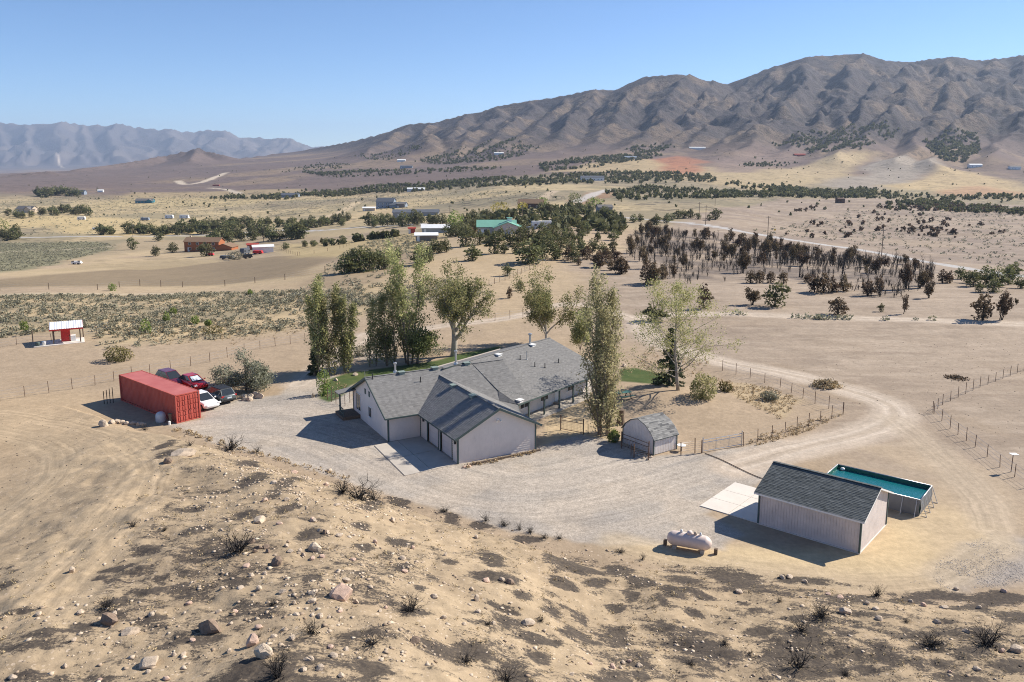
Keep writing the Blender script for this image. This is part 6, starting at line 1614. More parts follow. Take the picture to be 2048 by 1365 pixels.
white += [zB(*p) for p in ((85,300),(95,450),(75,520),(230,385),(540,300),(440,430),(1030,400),(660,460),(610,600),(600,520),(235,830),(120,860),(65,770),(500,810),(470,830),(785,745),(1005,700),(1180,645),(850,500),(410,690),(270,650),(180,1040),(65,1110),(120,1160),(240,1210),(840,870),(960,905),(1130,900),(270,1055),(200,1090),(330,780),(1590,1200),(1700,1140),(1890,1130),(1980,1150),(1040,835),(310,530),(1090,655))]
white += [zC(*p) for p in ((140,590),(190,610),(100,620),(60,620),(670,255),(915,180),(880,185),(990,205),(1160,280),(1290,310),(1330,335),(1500,300),(1630,400),(1770,445),(1830,330),(1660,330),(1560,320),(1940,540),(1690,640),(1820,625),(1100,265),(1720,240),(1950,250))]
for px, py in white: rock(px, py, _jr.uniform(9, 17), _jr.uniform(6, 10), _jr.choice(('rock', 'rock', 'rock', 'rock_pink')), 'pale stone lying loose on the burnt foreground slope', 'pale stones on the burnt slope', 'stone')
for px, py in [zA(*p) for p in ((1360,610),(1400,640),(1440,640),(1380,660),(1450,665),(1760,560))]: rock(px, py, _jr.uniform(10, 18), _jr.uniform(8, 12), 'rock_brown', 'dark stone in the pile beside the charred brush', 'dark stones by the charred brush', 'stone')
for px, py in [z5(*p) for p in ((300,850),(345,845),(390,850),(430,855),(480,855),(520,865),(555,865))]: rock(px, py, _jr.uniform(10, 16), _jr.uniform(7, 10), 'rock', 'pale rock in the row on the bank below the container', 'rock row below the container', 'stone')
for px, py in [z5(*p) for p in ((1390,640),(1440,640),(1480,630),(1510,640),(1390,660),(1430,660))]: rock(px, py, _jr.uniform(11, 22), _jr.uniform(9, 15), 'rock', 'pale rock in the heap under the silvery tree', 'rock heap under the silvery tree', 'stone')
rock(711, 751, 10, 7, 'rock', 'pale boulder on the lawn behind the house', None); rock(672, 762, 9, 6, 'rock', 'low pale stone on the lawn edge near the poplars', None); rock(1249, 733, 10, 7, 'rock', 'pale boulder at the right lawn behind the drying poplar', None)
for k, (px, py) in enumerate(((1270,908),(1278,912),(1286,917),(1295,920),(1302,916),(1289,911))): rock(px, py, 7, 5, 'rock', 'small pale stone in the heap by the barn-shaped shed', 'stone heap by the barn-shaped shed', 'stone')
for px, py in ((928, 936), (938, 934)): rock(px, py, 8, 6, 'rock_pink', 'round stone at the end of the timber edging', 'stones at the timber edging', 'stone')
# small loose stones, charred crumbs
def pebbles(name, poly, n, s0, s1, mats, label, cat='stones', dens=None):
    P = zone_pts(poly, n, _jr, 0, dens); P = np.array(P); z = gh(P[:, 0], P[:, 1])
    base = np.array([[1, 0, 0], [-.5, .87, 0], [-.5, -.87, 0], [.3, .3, .62], [-.45, 0, .5], [0, 0, -.6]]); fc = [(0, 1, 3), (1, 4, 3), (1, 2, 4), (2, 0, 3), (2, 3, 4), (0, 5, 1), (1, 5, 2), (2, 5, 0)]
    V = []; F = []; T = []
    for i in range(len(P)):
        s = s0 * (s1 / s0) ** (_jr.random() ** 2.6); a = _jr.uniform(0, 6.28); b = base * RNG.uniform(.65, 1.3, (6, 3)) * s
        c = np.stack([b[:, 0] * math.cos(a) - b[:, 1] * math.sin(a), b[:, 0] * math.sin(a) + b[:, 1] * math.cos(a), b[:, 2] * .6], 1) + (P[i, 0], P[i, 1], z[i] + s * .04)
        V.append(c); F += [(i * 6 + x, i * 6 + y, i * 6 + w_) for x, y, w_ in fc]; T += [_jr.random()] * 6
    o = link(name, np_mesh(name, np.concatenate(V), np.array(F), T, mats)); tag(o, label, cat, kind='stuff')
M['pebble'] = pm('pebble', (.30, .22, .15), .9, 0, 3, col2=(.62, .51, .39), tint=True); M['crumb'] = pm('char_crumb', (.03, .026, .024), .9, .3, 3); M['grit'] = pm('grit', (.2, .18, .17), .9, 0, 3, col2=(.5, .46, .42), tint=True)
SLOPE = [(360,862),(520,912),(700,962),(830,1008),(950,1042),(1100,1072),(1200,1092),(1450,1152),(1750,1190),(2048,1208),(2200,1300),(2200,1420),(-150,1420),(-150,1200),(100,1120),(300,960)]
pebbles('slope_stones', SLOPE, 8000, .022, .2, M['pebble'], 'thousands of small pale stones strewn over the burnt slope', 'stones', lambda x, y: (.05 + .30 * (sstep(.46, .6, fbm(x * .25, y * .25, 3, 33))) + .7 * np.exp(-((x - spine_x(y) - 1) / 6.5) ** 2)) * (.12 + .88 * (sstep(.44, .58, fbm(x * .5, y * .5, 3, 34)))))
pebbles('ash_crumbs', SLOPE, 2200, .02, .09, M['crumb'], 'small charred crumbs and burnt grass stubs on the slope', 'char', lambda x, y: .25 + .75 * (sstep(4, 14, x)))
pebbles('gravel_spill', [(1850,1150),(1900,1100),(1980,1070),(2100,1080),(2100,1150),(2000,1175),(1900,1178),(1820,1165)], 3600, .02, .06, M['grit'], 'loose grey gravel spilled at the right edge of the lot', 'gravel', lambda x, y: (sstep(.4, .6, fbm(x * .5, y * .5, 3, 66))))
pebbles('lot_litter', [(-150,880),(100,800),(250,840),(330,890),(280,980),(100,1120),(-150,1200)], 500, .03, .1, M['crumb'], 'dark twigs and litter scattered on the dirt flat', 'litter')
pebbles('plain_litter', [(1500,780),(1700,690),(2100,670),(2100,950),(1900,860),(1760,830)], 700, .03, .11, M['crumb'], 'dark clods and litter dotted over the bare plain', 'litter')
q = zone_pts(SLOPE, 1300, _jr, 0, lambda x, y: .2 + .8 * (sstep(.42, .6, fbm(x * .3, y * .3, 3, 44))))
scatter('slope_stubble', PG, q, [_jr.uniform(.08, .22) for _ in q], 'leaf_grass', 'thin dry grass stubble left among the stones of the slope', 'dry grass', 1.3)
def burnt_shrub_mesh(seed, n=16):
    rng = np.random.default_rng(seed); t = MB()
    def tw(p, d, L, r, lev):
        pts = [p]; rad = [r]
        for i in range(3):
            d = unit(d + rng.normal(size=3) * .22 + (0, 0, .05)); pts.append(pts[-1] + d * L / 3); rad.append(r * (1 - .26 * (i + 1)))
        t.tube(pts, rad, 4 if lev == 0 else 3, cap=False)
        if lev < 2:
            for k in range(3 if lev == 0 else 2): tw(pts[1 + k % 3], unit(d + rng.normal(size=3) * .6), L * .55, r * .6, lev + 1)
    for k in range(n):
        a = rng.uniform(0, 6.28); s = rng.uniform(.25, 1.1); tw(np.array([rng.normal() * .08, rng.normal() * .08, -.03]), unit((math.cos(a) * s, math.sin(a) * s, 1)), rng.uniform(.55, .95), .02, 0)
    return t.mesh('branches', M['char'])
BS = [burnt_shrub_mesh(900 + i, 16 + 4 * i) for i in range(5)]
t = MB()
for k in range(40):
    a = _jr.uniform(0, 6.28); r_ = _jr.uniform(.05, .45); c = (math.cos(a) * r_, math.sin(a) * r_, .0); s = _jr.uniform(.02, .06)
    t.add([(c[0] - s, c[1], -.02), (c[0] + s, c[1] - s, -.02), (c[0], c[1] + s, -.02), (c[0], c[1], s * 1.2)], [(0, 1, 3), (1, 2, 3), (2, 0, 3)])
ASHM = t.mesh('ash_clods', M['crumb'])
def shrub(px, py, hpx, wpx, label, group=None):
    g = hit(px, py); s = g[1] / FOC; e = empty('burnt_shrub', g, _jr.uniform(0, 6.28), label, 'burnt shrub', group); e.scale = (wpx * s * .95, wpx * s * .95, max(hpx * s * 1.15, .25))
    link('branches', _jr.choice(BS), e); o = link('ash_clods', ASHM, e); o['kind'] = 'stuff'; o.scale = (1, 1, .8)
for px, py, h_, w_, lb in ((716,998,34,62,'big spreading charred bush in the large black patch at the slope crest'), (684,985,26,30,'charred bush at the left of the large black patch'), (748,1000,22,34,'charred bush at the right of the large black patch'), (477,1103,46,62,'tall charred bush on the left shoulder beside dark stones'), (460,900,26,44,'charred bush at the gravel edge near the flat boulder heap'), (555,1355,60,46,'tall thin charred bush at the bottom edge left of centre'), (625,1268,28,40,'dense low charred bush left of the bottom middle'), (822,1222,30,46,'fan-shaped charred bush alone in the middle of the slope'), (743,1290,24,50,'thin charred bush in the black patch left of centre bottom'), (931,1325,22,40,'charred bush right of the big bottom patch'), (1013,1362,32,50,'charred bush at the bottom edge in the middle'), (1753,1192,24,26,'charred bush on the lip below the shed'), (1643,1232,24,44,'charred bush left of the pale stone on the lower right'), (1604,1262,24,40,'charred bush above the biggest black patch lower right'), (1597,1335,42,60,'biggest charred bush in the lower right black patch'), (1862,1292,26,46,'grey charred bush second from the right edge'), (1974,1292,42,58,'tall charred bush near the right edge'), (213,1216,24,30,'charred bush on the left dirt slope'), (266,1053,14,20,'small charred bush beside the left track')):
    shrub(px, py, h_, w_, lb)
for px, py in ((329,1062),(544,1212),(518,1275),(887,1024),(972,1042),(1061,1066),(1089,1077),(976,1250),(1082,1243),(1813,1245),(1009,1052),(1040,1060),(380,892),(290,860),(515,905),(1240,1105),(1285,1120),(1120,1078),(1690,1350),(1500,1310),(1450,1290),(1380,1330),(1560,1205)):
    shrub(px, py, _jr.uniform(8, 15), _jr.uniform(12, 24), 'small charred twig bush on the burnt slope', 'small charred bushes on the slope')
# brush pile on the plain, low piles
g = hit(1652, 773); bp_ = empty('brush_pile', g, .3, 'heap of dry brush and straw on the bare plain beyond the bent fence', 'brush pile')
o = link('branches', BS[4], bp_); o.scale = (2.4, 1.6, .9); link('straw', bush_mesh('straw', M['leaf_grass'], 700, 1.5, .45, .25, .14, 61), bp_)
g = hit(1912, 757); bp2 = empty('brush_pile', g, .3, 'flat dark scrap heap beside the far right fence', 'scrap heap')
o = link('branches', BS[2], bp2); o.scale = (2.0, 1.2, .3); link('litter', bush_mesh('litter', M['leaf_scorch'], 200, 1.2, .15, .1, .12, 62), bp2)

# ------------------------------------------------------------------ fences
def fence(name, pix, label, gap=2.6, h=1.3, r=.035, mat='steel', wires=3, world=None, wood_every=0, tip=None):
    P = np.array(world, float) if world is not None else hits(pix)
    root = empty(name, (*P[0], float(gh(*P[0]))), 0, label, 'fence'); o = np.array(root.location)
    posts = []; acc = 0.0
    for i in range(len(P) - 1):
        L = np.linalg.norm(P[i + 1] - P[i]); n = max(1, round(L / gap))
        for k in range(n): posts.append(P[i] + (P[i + 1] - P[i]) * k / n)
    posts.append(P[-1])
    tops = []
    for i, p in enumerate(posts):
        z = float(gh(*p)); hh = h * _jr.uniform(.9, 1.12); dx, dy = _jr.gauss(0, .03), _jr.gauss(0, .03); t = MB()
        wd = wood_every and i % wood_every == 0
        rr = .08 if wd else r
        t.tube([(p[0], p[1], z - .2), (p[0] + dx, p[1] + dy, z + hh * (1.15 if wd else 1))], rr, 6 if wd else 4)
        t.build('post', M['wood'] if wd or mat == 'wood' else M[mat], root, origin=o); tops.append((p[0], p[1], z))
    t = MB()
    for k in range(wires):
        f = h * (.3 + .6 * k / max(wires - 1, 1))
        for a, b in zip(tops[:-1], tops[1:]): t.tube([(a[0], a[1], a[2] + f), ((a[0] + b[0]) / 2, (a[1] + b[1]) / 2, (a[2] + b[2]) / 2 + f - .03), (b[0], b[1], b[2] + f)], .01, 3, cap=False)
    if wires: w_ = t.build('wire', M['galv'], root, origin=o); w_['kind'] = 'stuff'
    return root
fence('wire_fence', [(-60,815),(0,803),(190,771),(300,748),(420,725),(520,698),(610,684)], 'long steel post and wire fence passing behind the container')
fence('wire_fence', [(-60,585),(0,582),(195,580),(280,572),(365,575),(450,573),(570,560),(650,545)], 'far wooden post fence between the sage flat and the brown field', 9, 1.5, .09, 'wood', 3)
fence('wire_fence', [(-40,706),(0,697),(66,684),(140,684),(218,660)], 'wire fence in front of the white-roofed red shelter', 2.8, 1.3, wood_every=3)
fence('wire_fence', [(1445,742),(1500,757),(1560,776),(1630,808),(1686,828)], 'wire fence running beside the curving dirt track', 2.3)
fence('wire_fence', [(1686,830),(1640,847),(1570,868),(1487,893)], 'short wire fence from the track corner to the pipe gate', 2.1)
fence('wire_fence', [(2110,720),(2048,742),(1960,775),(1885,810),(1866,826)], 'upper arm of the angled wire fence on the right plain', 2.1, 1.25)
fence('wire_fence', [(1868,828),(1900,858),(1950,895),(2000,935),(2060,975)], 'lower arm of the angled wire fence on the right plain', 2.1, 1.25)
fence('wire_fence', [(978,572),(1010,562),(1050,545),(1092,528)], 'wire fence climbing the tan slope to the hilltop grove', 3, 1.4, .05)
fence('wire_fence', [(990,642),(1020,638),(1046,634)], 'short fence beside the track behind the cottonwood', 2.2, 1.3, .04)
fence('wire_fence', [(1268,916),(1297,921)], 'short wire panel in front of the barn-shaped shed', 1.2, 1.3, .045, wires=6)
fence('wire_fence', [(1362,911),(1390,907),(1403,907)], 'short wire fence between the barn-shaped shed and the pipe gate', 1.2, 1.3, .045, wires=5)
fence('wire_fence', [(1176,868),(1225,884),(1262,912)], 'low mesh fence past the drying poplar', 1.6, 1.0, .03, wires=6)
fence('wire_fence', [(655,800),(672,808),(690,812),(700,806)], 'small wire yard fence at the left porch', .9, 1.3, .035, wires=5)
fence('wire_fence', [(560,500),(600,512),(680,498),(740,470)], 'fence line on the slope right of the orange house', 9, 1.4, .08, 'wood', 0)
fence('wire_fence', [(700,395),(860,395),(1000,400)], 'distant post line across the valley', 25, 2.0, .12, 'wood', 0)
def gate(name, p, q, label, h=1.25, mat='galv', bars=(0.15, .95, 1.2), mesh=True, uprights=2):
    p = np.array(p); q = np.array(q); o = v3((p + q) / 2, 0); root = empty(name, o, 0, label, 'gate')
    for i, c in enumerate((p, q)): MB().tube([v3(c, -.2), v3(c, h + .2)], .055, 8).build('post', M[mat], root, origin=o)
    for z in bars: MB().tube([v3(p, z), v3(q, z)], .03, 6).build('rail', M[mat], root, origin=o)
    for k in range(uprights):
        c = p + (q - p) * (k + 1) / (uprights + 1); MB().tube([v3(c, bars[0]), v3(c, bars[-1])], .025, 6).build('upright', M[mat], root, origin=o)
    if mesh:
        t = MB(); L = np.linalg.norm(q - p); n = int(L / .15)
        for k in range(1, n): c = p + (q - p) * k / n; t.tube([v3(c, bars[0]), v3(c, bars[1])], .006, 3, cap=False)
        for k in range(1, 6): z = bars[0] + (bars[1] - bars[0]) * k / 6; t.tube([v3(p, z), v3(q, z)], .006, 3, cap=False)
        w_ = t.build('mesh_infill', M[mat], root, origin=o); w_['kind'] = 'stuff'
gate('pipe_gate', gz(1405, 906), gz(1483, 892), 'long silver pipe gate beside the dirt track')
gate('pipe_gate', gz(*z6(225, 695)), gz(*z6(367, 722)), 'brown pipe gate into the sandy court behind the garage', 1.35, 'steel', (.15, 1.05, 1.35), True, 1)
gate('pipe_gate', G0 - gn * .9 + ge * .8, G1 - gn * .7 + ge * .1, 'dark pipe gate panel leaning before the barn-shaped shed', 1.3, 'steel', (.2, .95, 1.3), True, 1)
# stump, picnic table, hose, spare posts, water drum
c = gz(*z6(602, 660)); t = MB(); t.lathe([(.5, -.1), (.42, .3), (.36, .9), (.38, 1.55), (.3, 1.6)], 11, v3(c, 0)); o = t.build('tree_stump', M['wood'], None, False, origin=v3(c, 0)); tag(o, 'tall weathered tree stump between the poplar and the barn-shaped shed', 'tree stump')
c = gz(*z6(618, 520)); pt = empty('picnic_table', v3(c, float(gh(*c))), .4, 'green picnic table half hidden behind the drying poplar', 'table'); M['tgreen'] = pm('table_green', (.06, .16, .13), .6, .1, 3)
for k in range(5): MB().box(-.9, .9, -.38 + k * .155, -.24 + k * .155, .72, .76).build('plank', M['tgreen'], pt)
for s in (-1, 1): MB().box(-.9, .9, s * .75 - .13, s * .75 + .13, .43, .47).build('bench', M['tgreen'], pt)
for s in (-.65, .65):
    for k in (-1, 1):
        t = MB(); bar(t, (s, k * .25, .72), (s, k * .7, 0), .06, .09); t.build('leg', M['steel'], pt)
p, q = gz(1410, 908), gz(1530, 960); t = MB(); P = [v3(p + (q - p) * f + np.array([.0, .25 * math.sin(f * 6)]), .05) for f in np.linspace(0, 1, 24)]; t.tube(P, .035, 5); o = t.build('hose', M['steel'], None, origin=P[0]); tag(o, 'thin dark hose lying across the gravel to the shed', 'hose')
c = k3 - cv * .9 - cu * .2
for k in range(4):
    p = c - cv * (.1 + .28 * k) + cu * (.1 * k); t = MB(); t.tube([v3(p, -.1), v3(p, 1.75 - .1 * k)], .04, 5); o = t.build('steel_post', M['char'], None, origin=v3(p, 0)); tag(o, 'dark steel post standing at the far end of the container', 'post', 'steel posts behind the container')
c = k0 - cv * .75 + cu * 1.9; t = MB(); t.lathe([(.48, 0), (.5, .1), (.5, .6), (.44, .85), (.28, 1.0), (.1, 1.06), (.02, 1.07)], 18, v3(c, float(gh(*c)) - .02)); o = t.build('water_drum', pm('drum_grey', (.55, .56, .58), .5, .1, 3), None, True, origin=v3(c, 0)); tag(o, 'pale round-topped drum in the shade of the red container', 'drum')
c = k0 - cv * .45 + cu * .5; e = empty('well_pipe', v3(c, 0), 0, 'short capped standpipe at the corner of the red container', 'standpipe'); MB().lathe([(.14, 0), (.14, .9), (.2, .92), (.2, 1.05), (.05, 1.1)], 12).build('casing', M['wood'], e); MB().lathe([(.12, 0), (.13, .35), (.03, .4)], 10, (.05, -.4, 0)).build('valve', M['white'], e)
# post lamp dish at right edge, satellite dish by the barn shed
c = hit(*zR(1950, 1138)); e = empty('panel_post', c, .3, 'thin post carrying a small white panel at the right edge', 'post'); MB().tube([(0, 0, -.2), (.05, 0, 1.6)], .035, 6).build('post', M['steel'], e); t = MB(); t.obox((-.25, -.2, 1.6), (.75, 0, -.08), (0, .4, .05), (0, 0, .03)); t.build('panel', M['white'], e)
c = v3(G1 + gn * GDp + ge * .6, 0); e = empty('garden_basin', c, 0, 'white basin on a stub post behind the barn-shaped shed', 'basin'); MB().lathe([(.08, 0), (.08, .45)], 8).build('stand', M['wood'], e); MB().lathe([(.1, .45), (.3, .5), (.42, .58), (.38, .58)], 14).build('bowl', M['white'], e, True)

# ------------------------------------------------------------------ red shelter
c = hit(*(135, 683)); sh = empty('field_shelter', c, R(28), 'open shelter with white metal roof and red cabinet on the left flat', 'shelter')
for a in (-2, 2):
    for b in (-1.7, 1.7): MB().box(a - .09, a + .09, b - .09, b + .09, -.1, 2.65 + (.2 if b > 0 else -.15)).build('post', M['wood'], sh)
q = [np.array(p) for p in ((-2.5, -2.15, 2.45), (2.5, -2.15, 2.45), (2.5, 2.15, 2.95), (-2.5, 2.15, 2.95))]; M['wmetal'] = pm('white_metal_roof', (.8, .8, .8), .4, .04, 1)
t = MB()
for k in range(14):
    f0, f1 = k / 14, (k + 1) / 14; a, b = q[0] + (q[1] - q[0]) * f0, q[0] + (q[1] - q[0]) * f1; d_, c_ = q[3] + (q[2] - q[3]) * f0, q[3] + (q[2] - q[3]) * f1; m0, m1 = a + (b - a) * .3 + (0, 0, .04), d_ + (c_ - d_) * .3 + (0, 0, .04)
    t.add([a, m0, b, c_, m1, d_], [(0, 1, 4, 5), (1, 2, 3, 4)])
t.build('roof', M['wmetal'], sh)
t = MB(); bar(t, q[0] - (0, 0, .12), q[1] - (0, 0, .12), .06, .22); bar(t, q[1] - (0, 0, .12), q[2] - (0, 0, .12), .06, .22); bar(t, q[3] - (0, 0, .12), q[0] - (0, 0, .12), .06, .22); t.build('fascia', M['red'], sh)
t = MB(); t.box(-.9, .5, -.3, .9, 0, 2.0); t.box(-1.0, .6, -.4, 1.0, 2.0, 2.06); t.build('cabinet', M['red'], sh); MB().box(.55, 1.3, -.5, .5, 0, .95).build('counter', M['white'], sh)
sh.scale = (.85, .85, .9)
pd = MB().prism([(-4.2, -2.2), (2.2, -2.0), (2.2, 2.0), (-2.6, 1.6)], -.2, .06).build('concrete_pad', M['conc_light']); pd.location = c; pd.rotation_euler = (0, 0, R(28)); pd['kind'] = 'structure'
for k, (a, b) in enumerate(((-2.9, -1.5), (-3.7, -1.7))):
    p = c + np.array([a * math.cos(R(28)) - b * math.sin(R(28)), a * math.sin(R(28)) + b * math.cos(R(28)), .06]); t = MB(); t.lathe([(.25, 0), (.3, .5), (.28, .55)], 10); o = t.build('bucket', M['white'] if k == 0 else M['trim'], None, True); o.location = p; tag(o, ('white' if k == 0 else 'dark') + ' tub on the pad beside the red shelter', 'tub')

# ------------------------------------------------------------------ distant houses
wallm = {}
def hm_(col, name): 
    if name not in wallm: wallm[name] = pm(name, col, .8, .08, .6)
    return wallm[name]
def far_house(px, py, wid, dep, h, rh, yaw, wall, roof, label, name='house', wins=4, storeys=1, gar=False, overhang=.5, cat='house', door=True, wing=None):
    g = hit(px, py); root = empty(name, (g[0], g[1], g[2]), R(yaw), label, cat)
    a, b = wid / 2, dep / 2
    def block(x0, x1, y0, y1, h, rh, along='x'):
        t = MB(); t.box(x0, x1, y0, y1, -1.5, h)
        if along == 'x':
            ym = (y0 + y1) / 2; t.add([(x0, y0, h), (x0, y1, h), (x0, ym, h + rh)], [(0, 1, 2)]); t.add([(x1, y0, h), (x1, y1, h), (x1, ym, h + rh)], [(0, 1, 2)])
            E = [(x0 - overhang, y0 - overhang, h - rh * overhang / (ym - y0)), (x1 + overhang, y0 - overhang, h - rh * overhang / (ym - y0)), (x1 + overhang, ym, h + rh), (x0 - overhang, ym, h + rh), (x1 + overhang, y1 + overhang, h - rh * overhang / (ym - y0)), (x0 - overhang, y1 + overhang, h - rh * overhang / (ym - y0))]
        else:
            xm = (x0 + x1) / 2; t.add([(x0, y0, h), (x1, y0, h), (xm, y0, h + rh)], [(0, 1, 2)]); t.add([(x0, y1, h), (x1, y1, h), (xm, y1, h + rh)], [(0, 1, 2)])
            E = [(x0 - overhang, y1 + overhang, h - rh * overhang / (xm - x0)), (x0 - overhang, y0 - overhang, h - rh * overhang / (xm - x0)), (xm, y0 - overhang, h + rh), (xm, y1 + overhang, h + rh), (x1 + overhang, y0 - overhang, h - rh * overhang / (xm - x0)), (x1 + overhang, y1 + overhang, h - rh * overhang / (xm - x0))]
        t.build('wall', wall, root)
        r_ = MB(); V = [np.array(e) + (0, 0, .05) for e in E]; V2 = [v + (0, 0, .22) for v in V]
        r_.add(V + V2, [(6, 7, 8, 9), (9, 8, 10, 11), (3, 2, 1, 0), (5, 4, 2, 3), (0, 1, 7, 6), (4, 5, 11, 10), (1, 2, 8, 7), (2, 4, 10, 8), (3, 0, 6, 9), (5, 3, 9, 11)]); return r_.build('roof', roof, root)
    r1 = block(-a, a, -b, b, h, rh)
    if wing: block(*wing)
    for s in range(storeys):
        for k in range(wins):
            x = -a + (k + .7) / (wins + .4) * wid; z = .9 + s * 2.7
            f = MB(); f.box(x - .75, x + .75, -b - .06, -b + .02, z - .1, z + 1.3); w_ = f.build('window', M['white'], root); MB().box(x - .62, x + .62, -b - .09, -b - .065, z, z + 1.2).build('pane', M['glass'], w_)
    if door: f = MB(); x = -a + wid * .12; f.box(x - .5, x + .5, -b - .07, -b, 0, 2.1); f.build('door', M['white'], root)
    if gar: f = MB(); f.box(a - 5.5, a - .6, -b - .08, -b, 0, 2.4); f.build('garage_door', M['white'], root)
    return root
ORNG = hm_((.36, .125, .05), 'orange_wood'); BRNR = hm_((.22, .14, .085), 'brown_roof'); CREAM = hm_((.50, .41, .31), 'cream_wall'); GREYR = hm_((.15, .14, .135), 'grey_roof'); TEAL = hm_((.04, .17, .22), 'teal_wall'); GRNR = hm_((.16, .36, .28), 'sea_green_roof'); PINKW = hm_((.50, .44, .42), 'pale_wall'); WHT = hm_((.75, .75, .74), 'white_wall'); SLATE = hm_((.10, .11, .13), 'slate_roof'); BLUG = hm_((.22, .26, .32), 'blue_grey_wall'); DKB = hm_((.09, .05, .035), 'dark_brown_wall'); REDW = hm_((.35, .06, .04), 'barn_red')
oh = far_house(*z1(1200, 825), 19, 8, 5.2, 1.9, -4, ORNG, BRNR, 'two-storey orange timber house with solar panels on the valley floor', wins=4, storeys=2, wing=(8.5, 17.5, -6.5, 2.5, 2.7, 1.6, 'y'))
for k in range(4): t = MB(); t.obox((-1.2 + k * 1.9, -3.6, 5.58), (1.75, 0, 0), (0, 2.9, 1.37), (0, -.03, .06)); t.build('solar_panel', SLATE, oh)
MB().box(-8.2, -7.4, .5, 1.3, 5, 8).build('chimney', CREAM, oh)
far_house(*z1(1540, 838), 9, 4.5, 3.0, .7, 22, WHT, WHT, 'white barn with red doors right of the orange house', 'barn', 0, cat='barn')
far_house(*z1(1480, 818), 5, 4, 2.6, .6, 10, REDW, REDW, 'small red shed beside the white barn', 'shed', 0, cat='shed')
far_house(*z1(160, 598), 20, 10, 3.4, 3, -12, CREAM, GREYR, 'cream house with grey gables far left among trees', wins=3, wing=(2, 10, -7, 0, 3.2, 2.6, 'y'))
far_house(*z1(850, 545), 22, 10, 3.2, 2.4, 4, TEAL, GREYR, 'low teal-blue house with grey roof on the golden field', wins=5, wing=(4, 11, -7, 0, 3.0, 2, 'y'))
far_house(*z1(465, 495), 20, 10, 4, 3, 0, BLUG, SLATE, 'blue-grey farmhouse among trees at the far left', wins=4)
far_house(*z1(590, 482), 9, 6, 3, 1.5, 8, WHT, WHT, 'small white outbuilding right of the blue-grey farmhouse', 'shed', 0, cat='shed')
far_house(*z1(1700, 512), 24, 10, 3.4, 2.5, 2, BLUG, SLATE, 'long dark-roofed house at the foot of the brown hills', wins=5)
gh_ = far_house(*z2(1150, 375), 14, 10, 3.0, 2.0, 2, PINKW, GRNR, 'pale house with sea-green metal roof on the hill behind the trees', wins=3, wing=(-1, 9, -9, 0, 2.9, 2.0, 'y'))
MB().box(4.0, 5.6, -4, -2, 4, 6.1).build('roof_turret', WHT, gh_); MB().box(3.7, 5.9, -4.3, -1.7, 6.1, 6.3).build('turret_roof', GRNR, gh_)
far_house(*z2(795, 372), 12, 6, 2.6, 1.2, 3, hm_((.35, .36, .36), 'tin_wall'), WHT, 'white-roofed long shed left of the green-roofed house', 'shed', 0, cat='shed')
far_house(*z2(740, 415), 8, 6, 2.2, .7, 6, hm_((.2, .17, .15), 'dark_timber'), WHT, 'low white-roofed animal shelter with dark sides', 'animal_shelter', 0, cat='shelter')
far_house(*z2(655, 372), 3, 2.4, 2.4, .4, 8, REDW, REDW, 'small rusty red shed on the dry field', 'shed', 0, cat='shed')
far_house(*z2(505, 222), 18, 12, 6.5, 3.5, -6, BLUG, SLATE, 'tall blue-grey house with white garage alone in the mid valley', wins=4, storeys=2, wing=(6, 22, -10, 2, 3.5, 2.4, 'x'))
far_house(*z2(405, 240), 12, 7, 2.8, 1, 4, CREAM, WHT, 'small pale shed left of the tall blue-grey house', 'shed', 0, cat='shed'); far_house(*z2(590, 222), 7, 6, 4, 1, 4, GREYR, GREYR, 'dark box shed right of the tall blue-grey house', 'shed', 0, cat='shed')
far_house(*z2(680, 274), 34, 12, 3.4, 1.8, 3, hm_((.3, .31, .33), 'grey_barn_wall'), SLATE, 'long grey barn behind the row of dark trees', 'barn', 0, cat='barn'); far_house(*z2(1350, 225), 17, 9, 3.6, 2.6, -8, DKB, BRNR, 'dark brown house with wide roof beside the yellow trees', wins=3)
far_house(*z2(1780, 252), 9, 7, 3.6, 1.4, 8, BLUG, GREYR, 'grey-blue shed house near the paved road', wins=2); far_house(*z2(1710, 62), 34, 12, 4, 2.5, 0, WHT, SLATE, 'large pale house in the dark juniper belt', wins=6); far_house(*z2(680, 124), 26, 10, 3.4, 1.4, 3, WHT, WHT, 'white-roofed long barn in the far valley middle', 'barn', 0, cat='barn')
far_house(*zH(520, 162), 22, 10, 4, 1.6, 3, WHT, WHT, 'small white barn below the left end of the hills', 'barn', 0, cat='barn'); far_house(*zH(1018, 127), 24, 10, 4, 1.5, 3, WHT, WHT, 'tiny white barn tucked under the hill foot', 'barn', 0, cat='barn'); far_house(*zH(545, 196), 30, 10, 4, 2, 0, BLUG, SLATE, 'dark low house on the brown slope left of the hills', wins=4); far_house(*zH(1690, 150), 26, 12, 4, 2, 0, WHT, BLUG, 'pale house left of the rusty red hillside', wins=4)
far_house(*zM(365, 548), 18, 9, 3.5, 2, 0, WHT, SLATE, 'second pale house in the dark juniper belt', wins=4); far_house(*zM(1170, 455), 24, 9, 3.5, 1.8, 3, REDW, REDW, 'tiny red barn at the foot of the big mountain', 'barn', 0, cat='barn'); far_house(*zM(1855, 497), 24, 10, 4, 1.8, 0, WHT, WHT, 'tiny white house at the right foot of the mountain', wins=3); far_house(*zM(770, 428), 40, 10, 4, 1.5, 4, WHT, WHT, 'white row of buildings on the hill foot terrace', 'barn', 0, cat='barn'); far_house(*zM(2010, 505), 20, 9, 4, 1.8, 0, WHT, GREYR, 'tiny pale house at the far right hill foot', wins=3)
far_house(*z3(1040, 182), 7, 6, 4, 1, 8, DKB, DKB, 'small black burnt hut on the far plain', 'hut', 0, cat='hut', door=False)
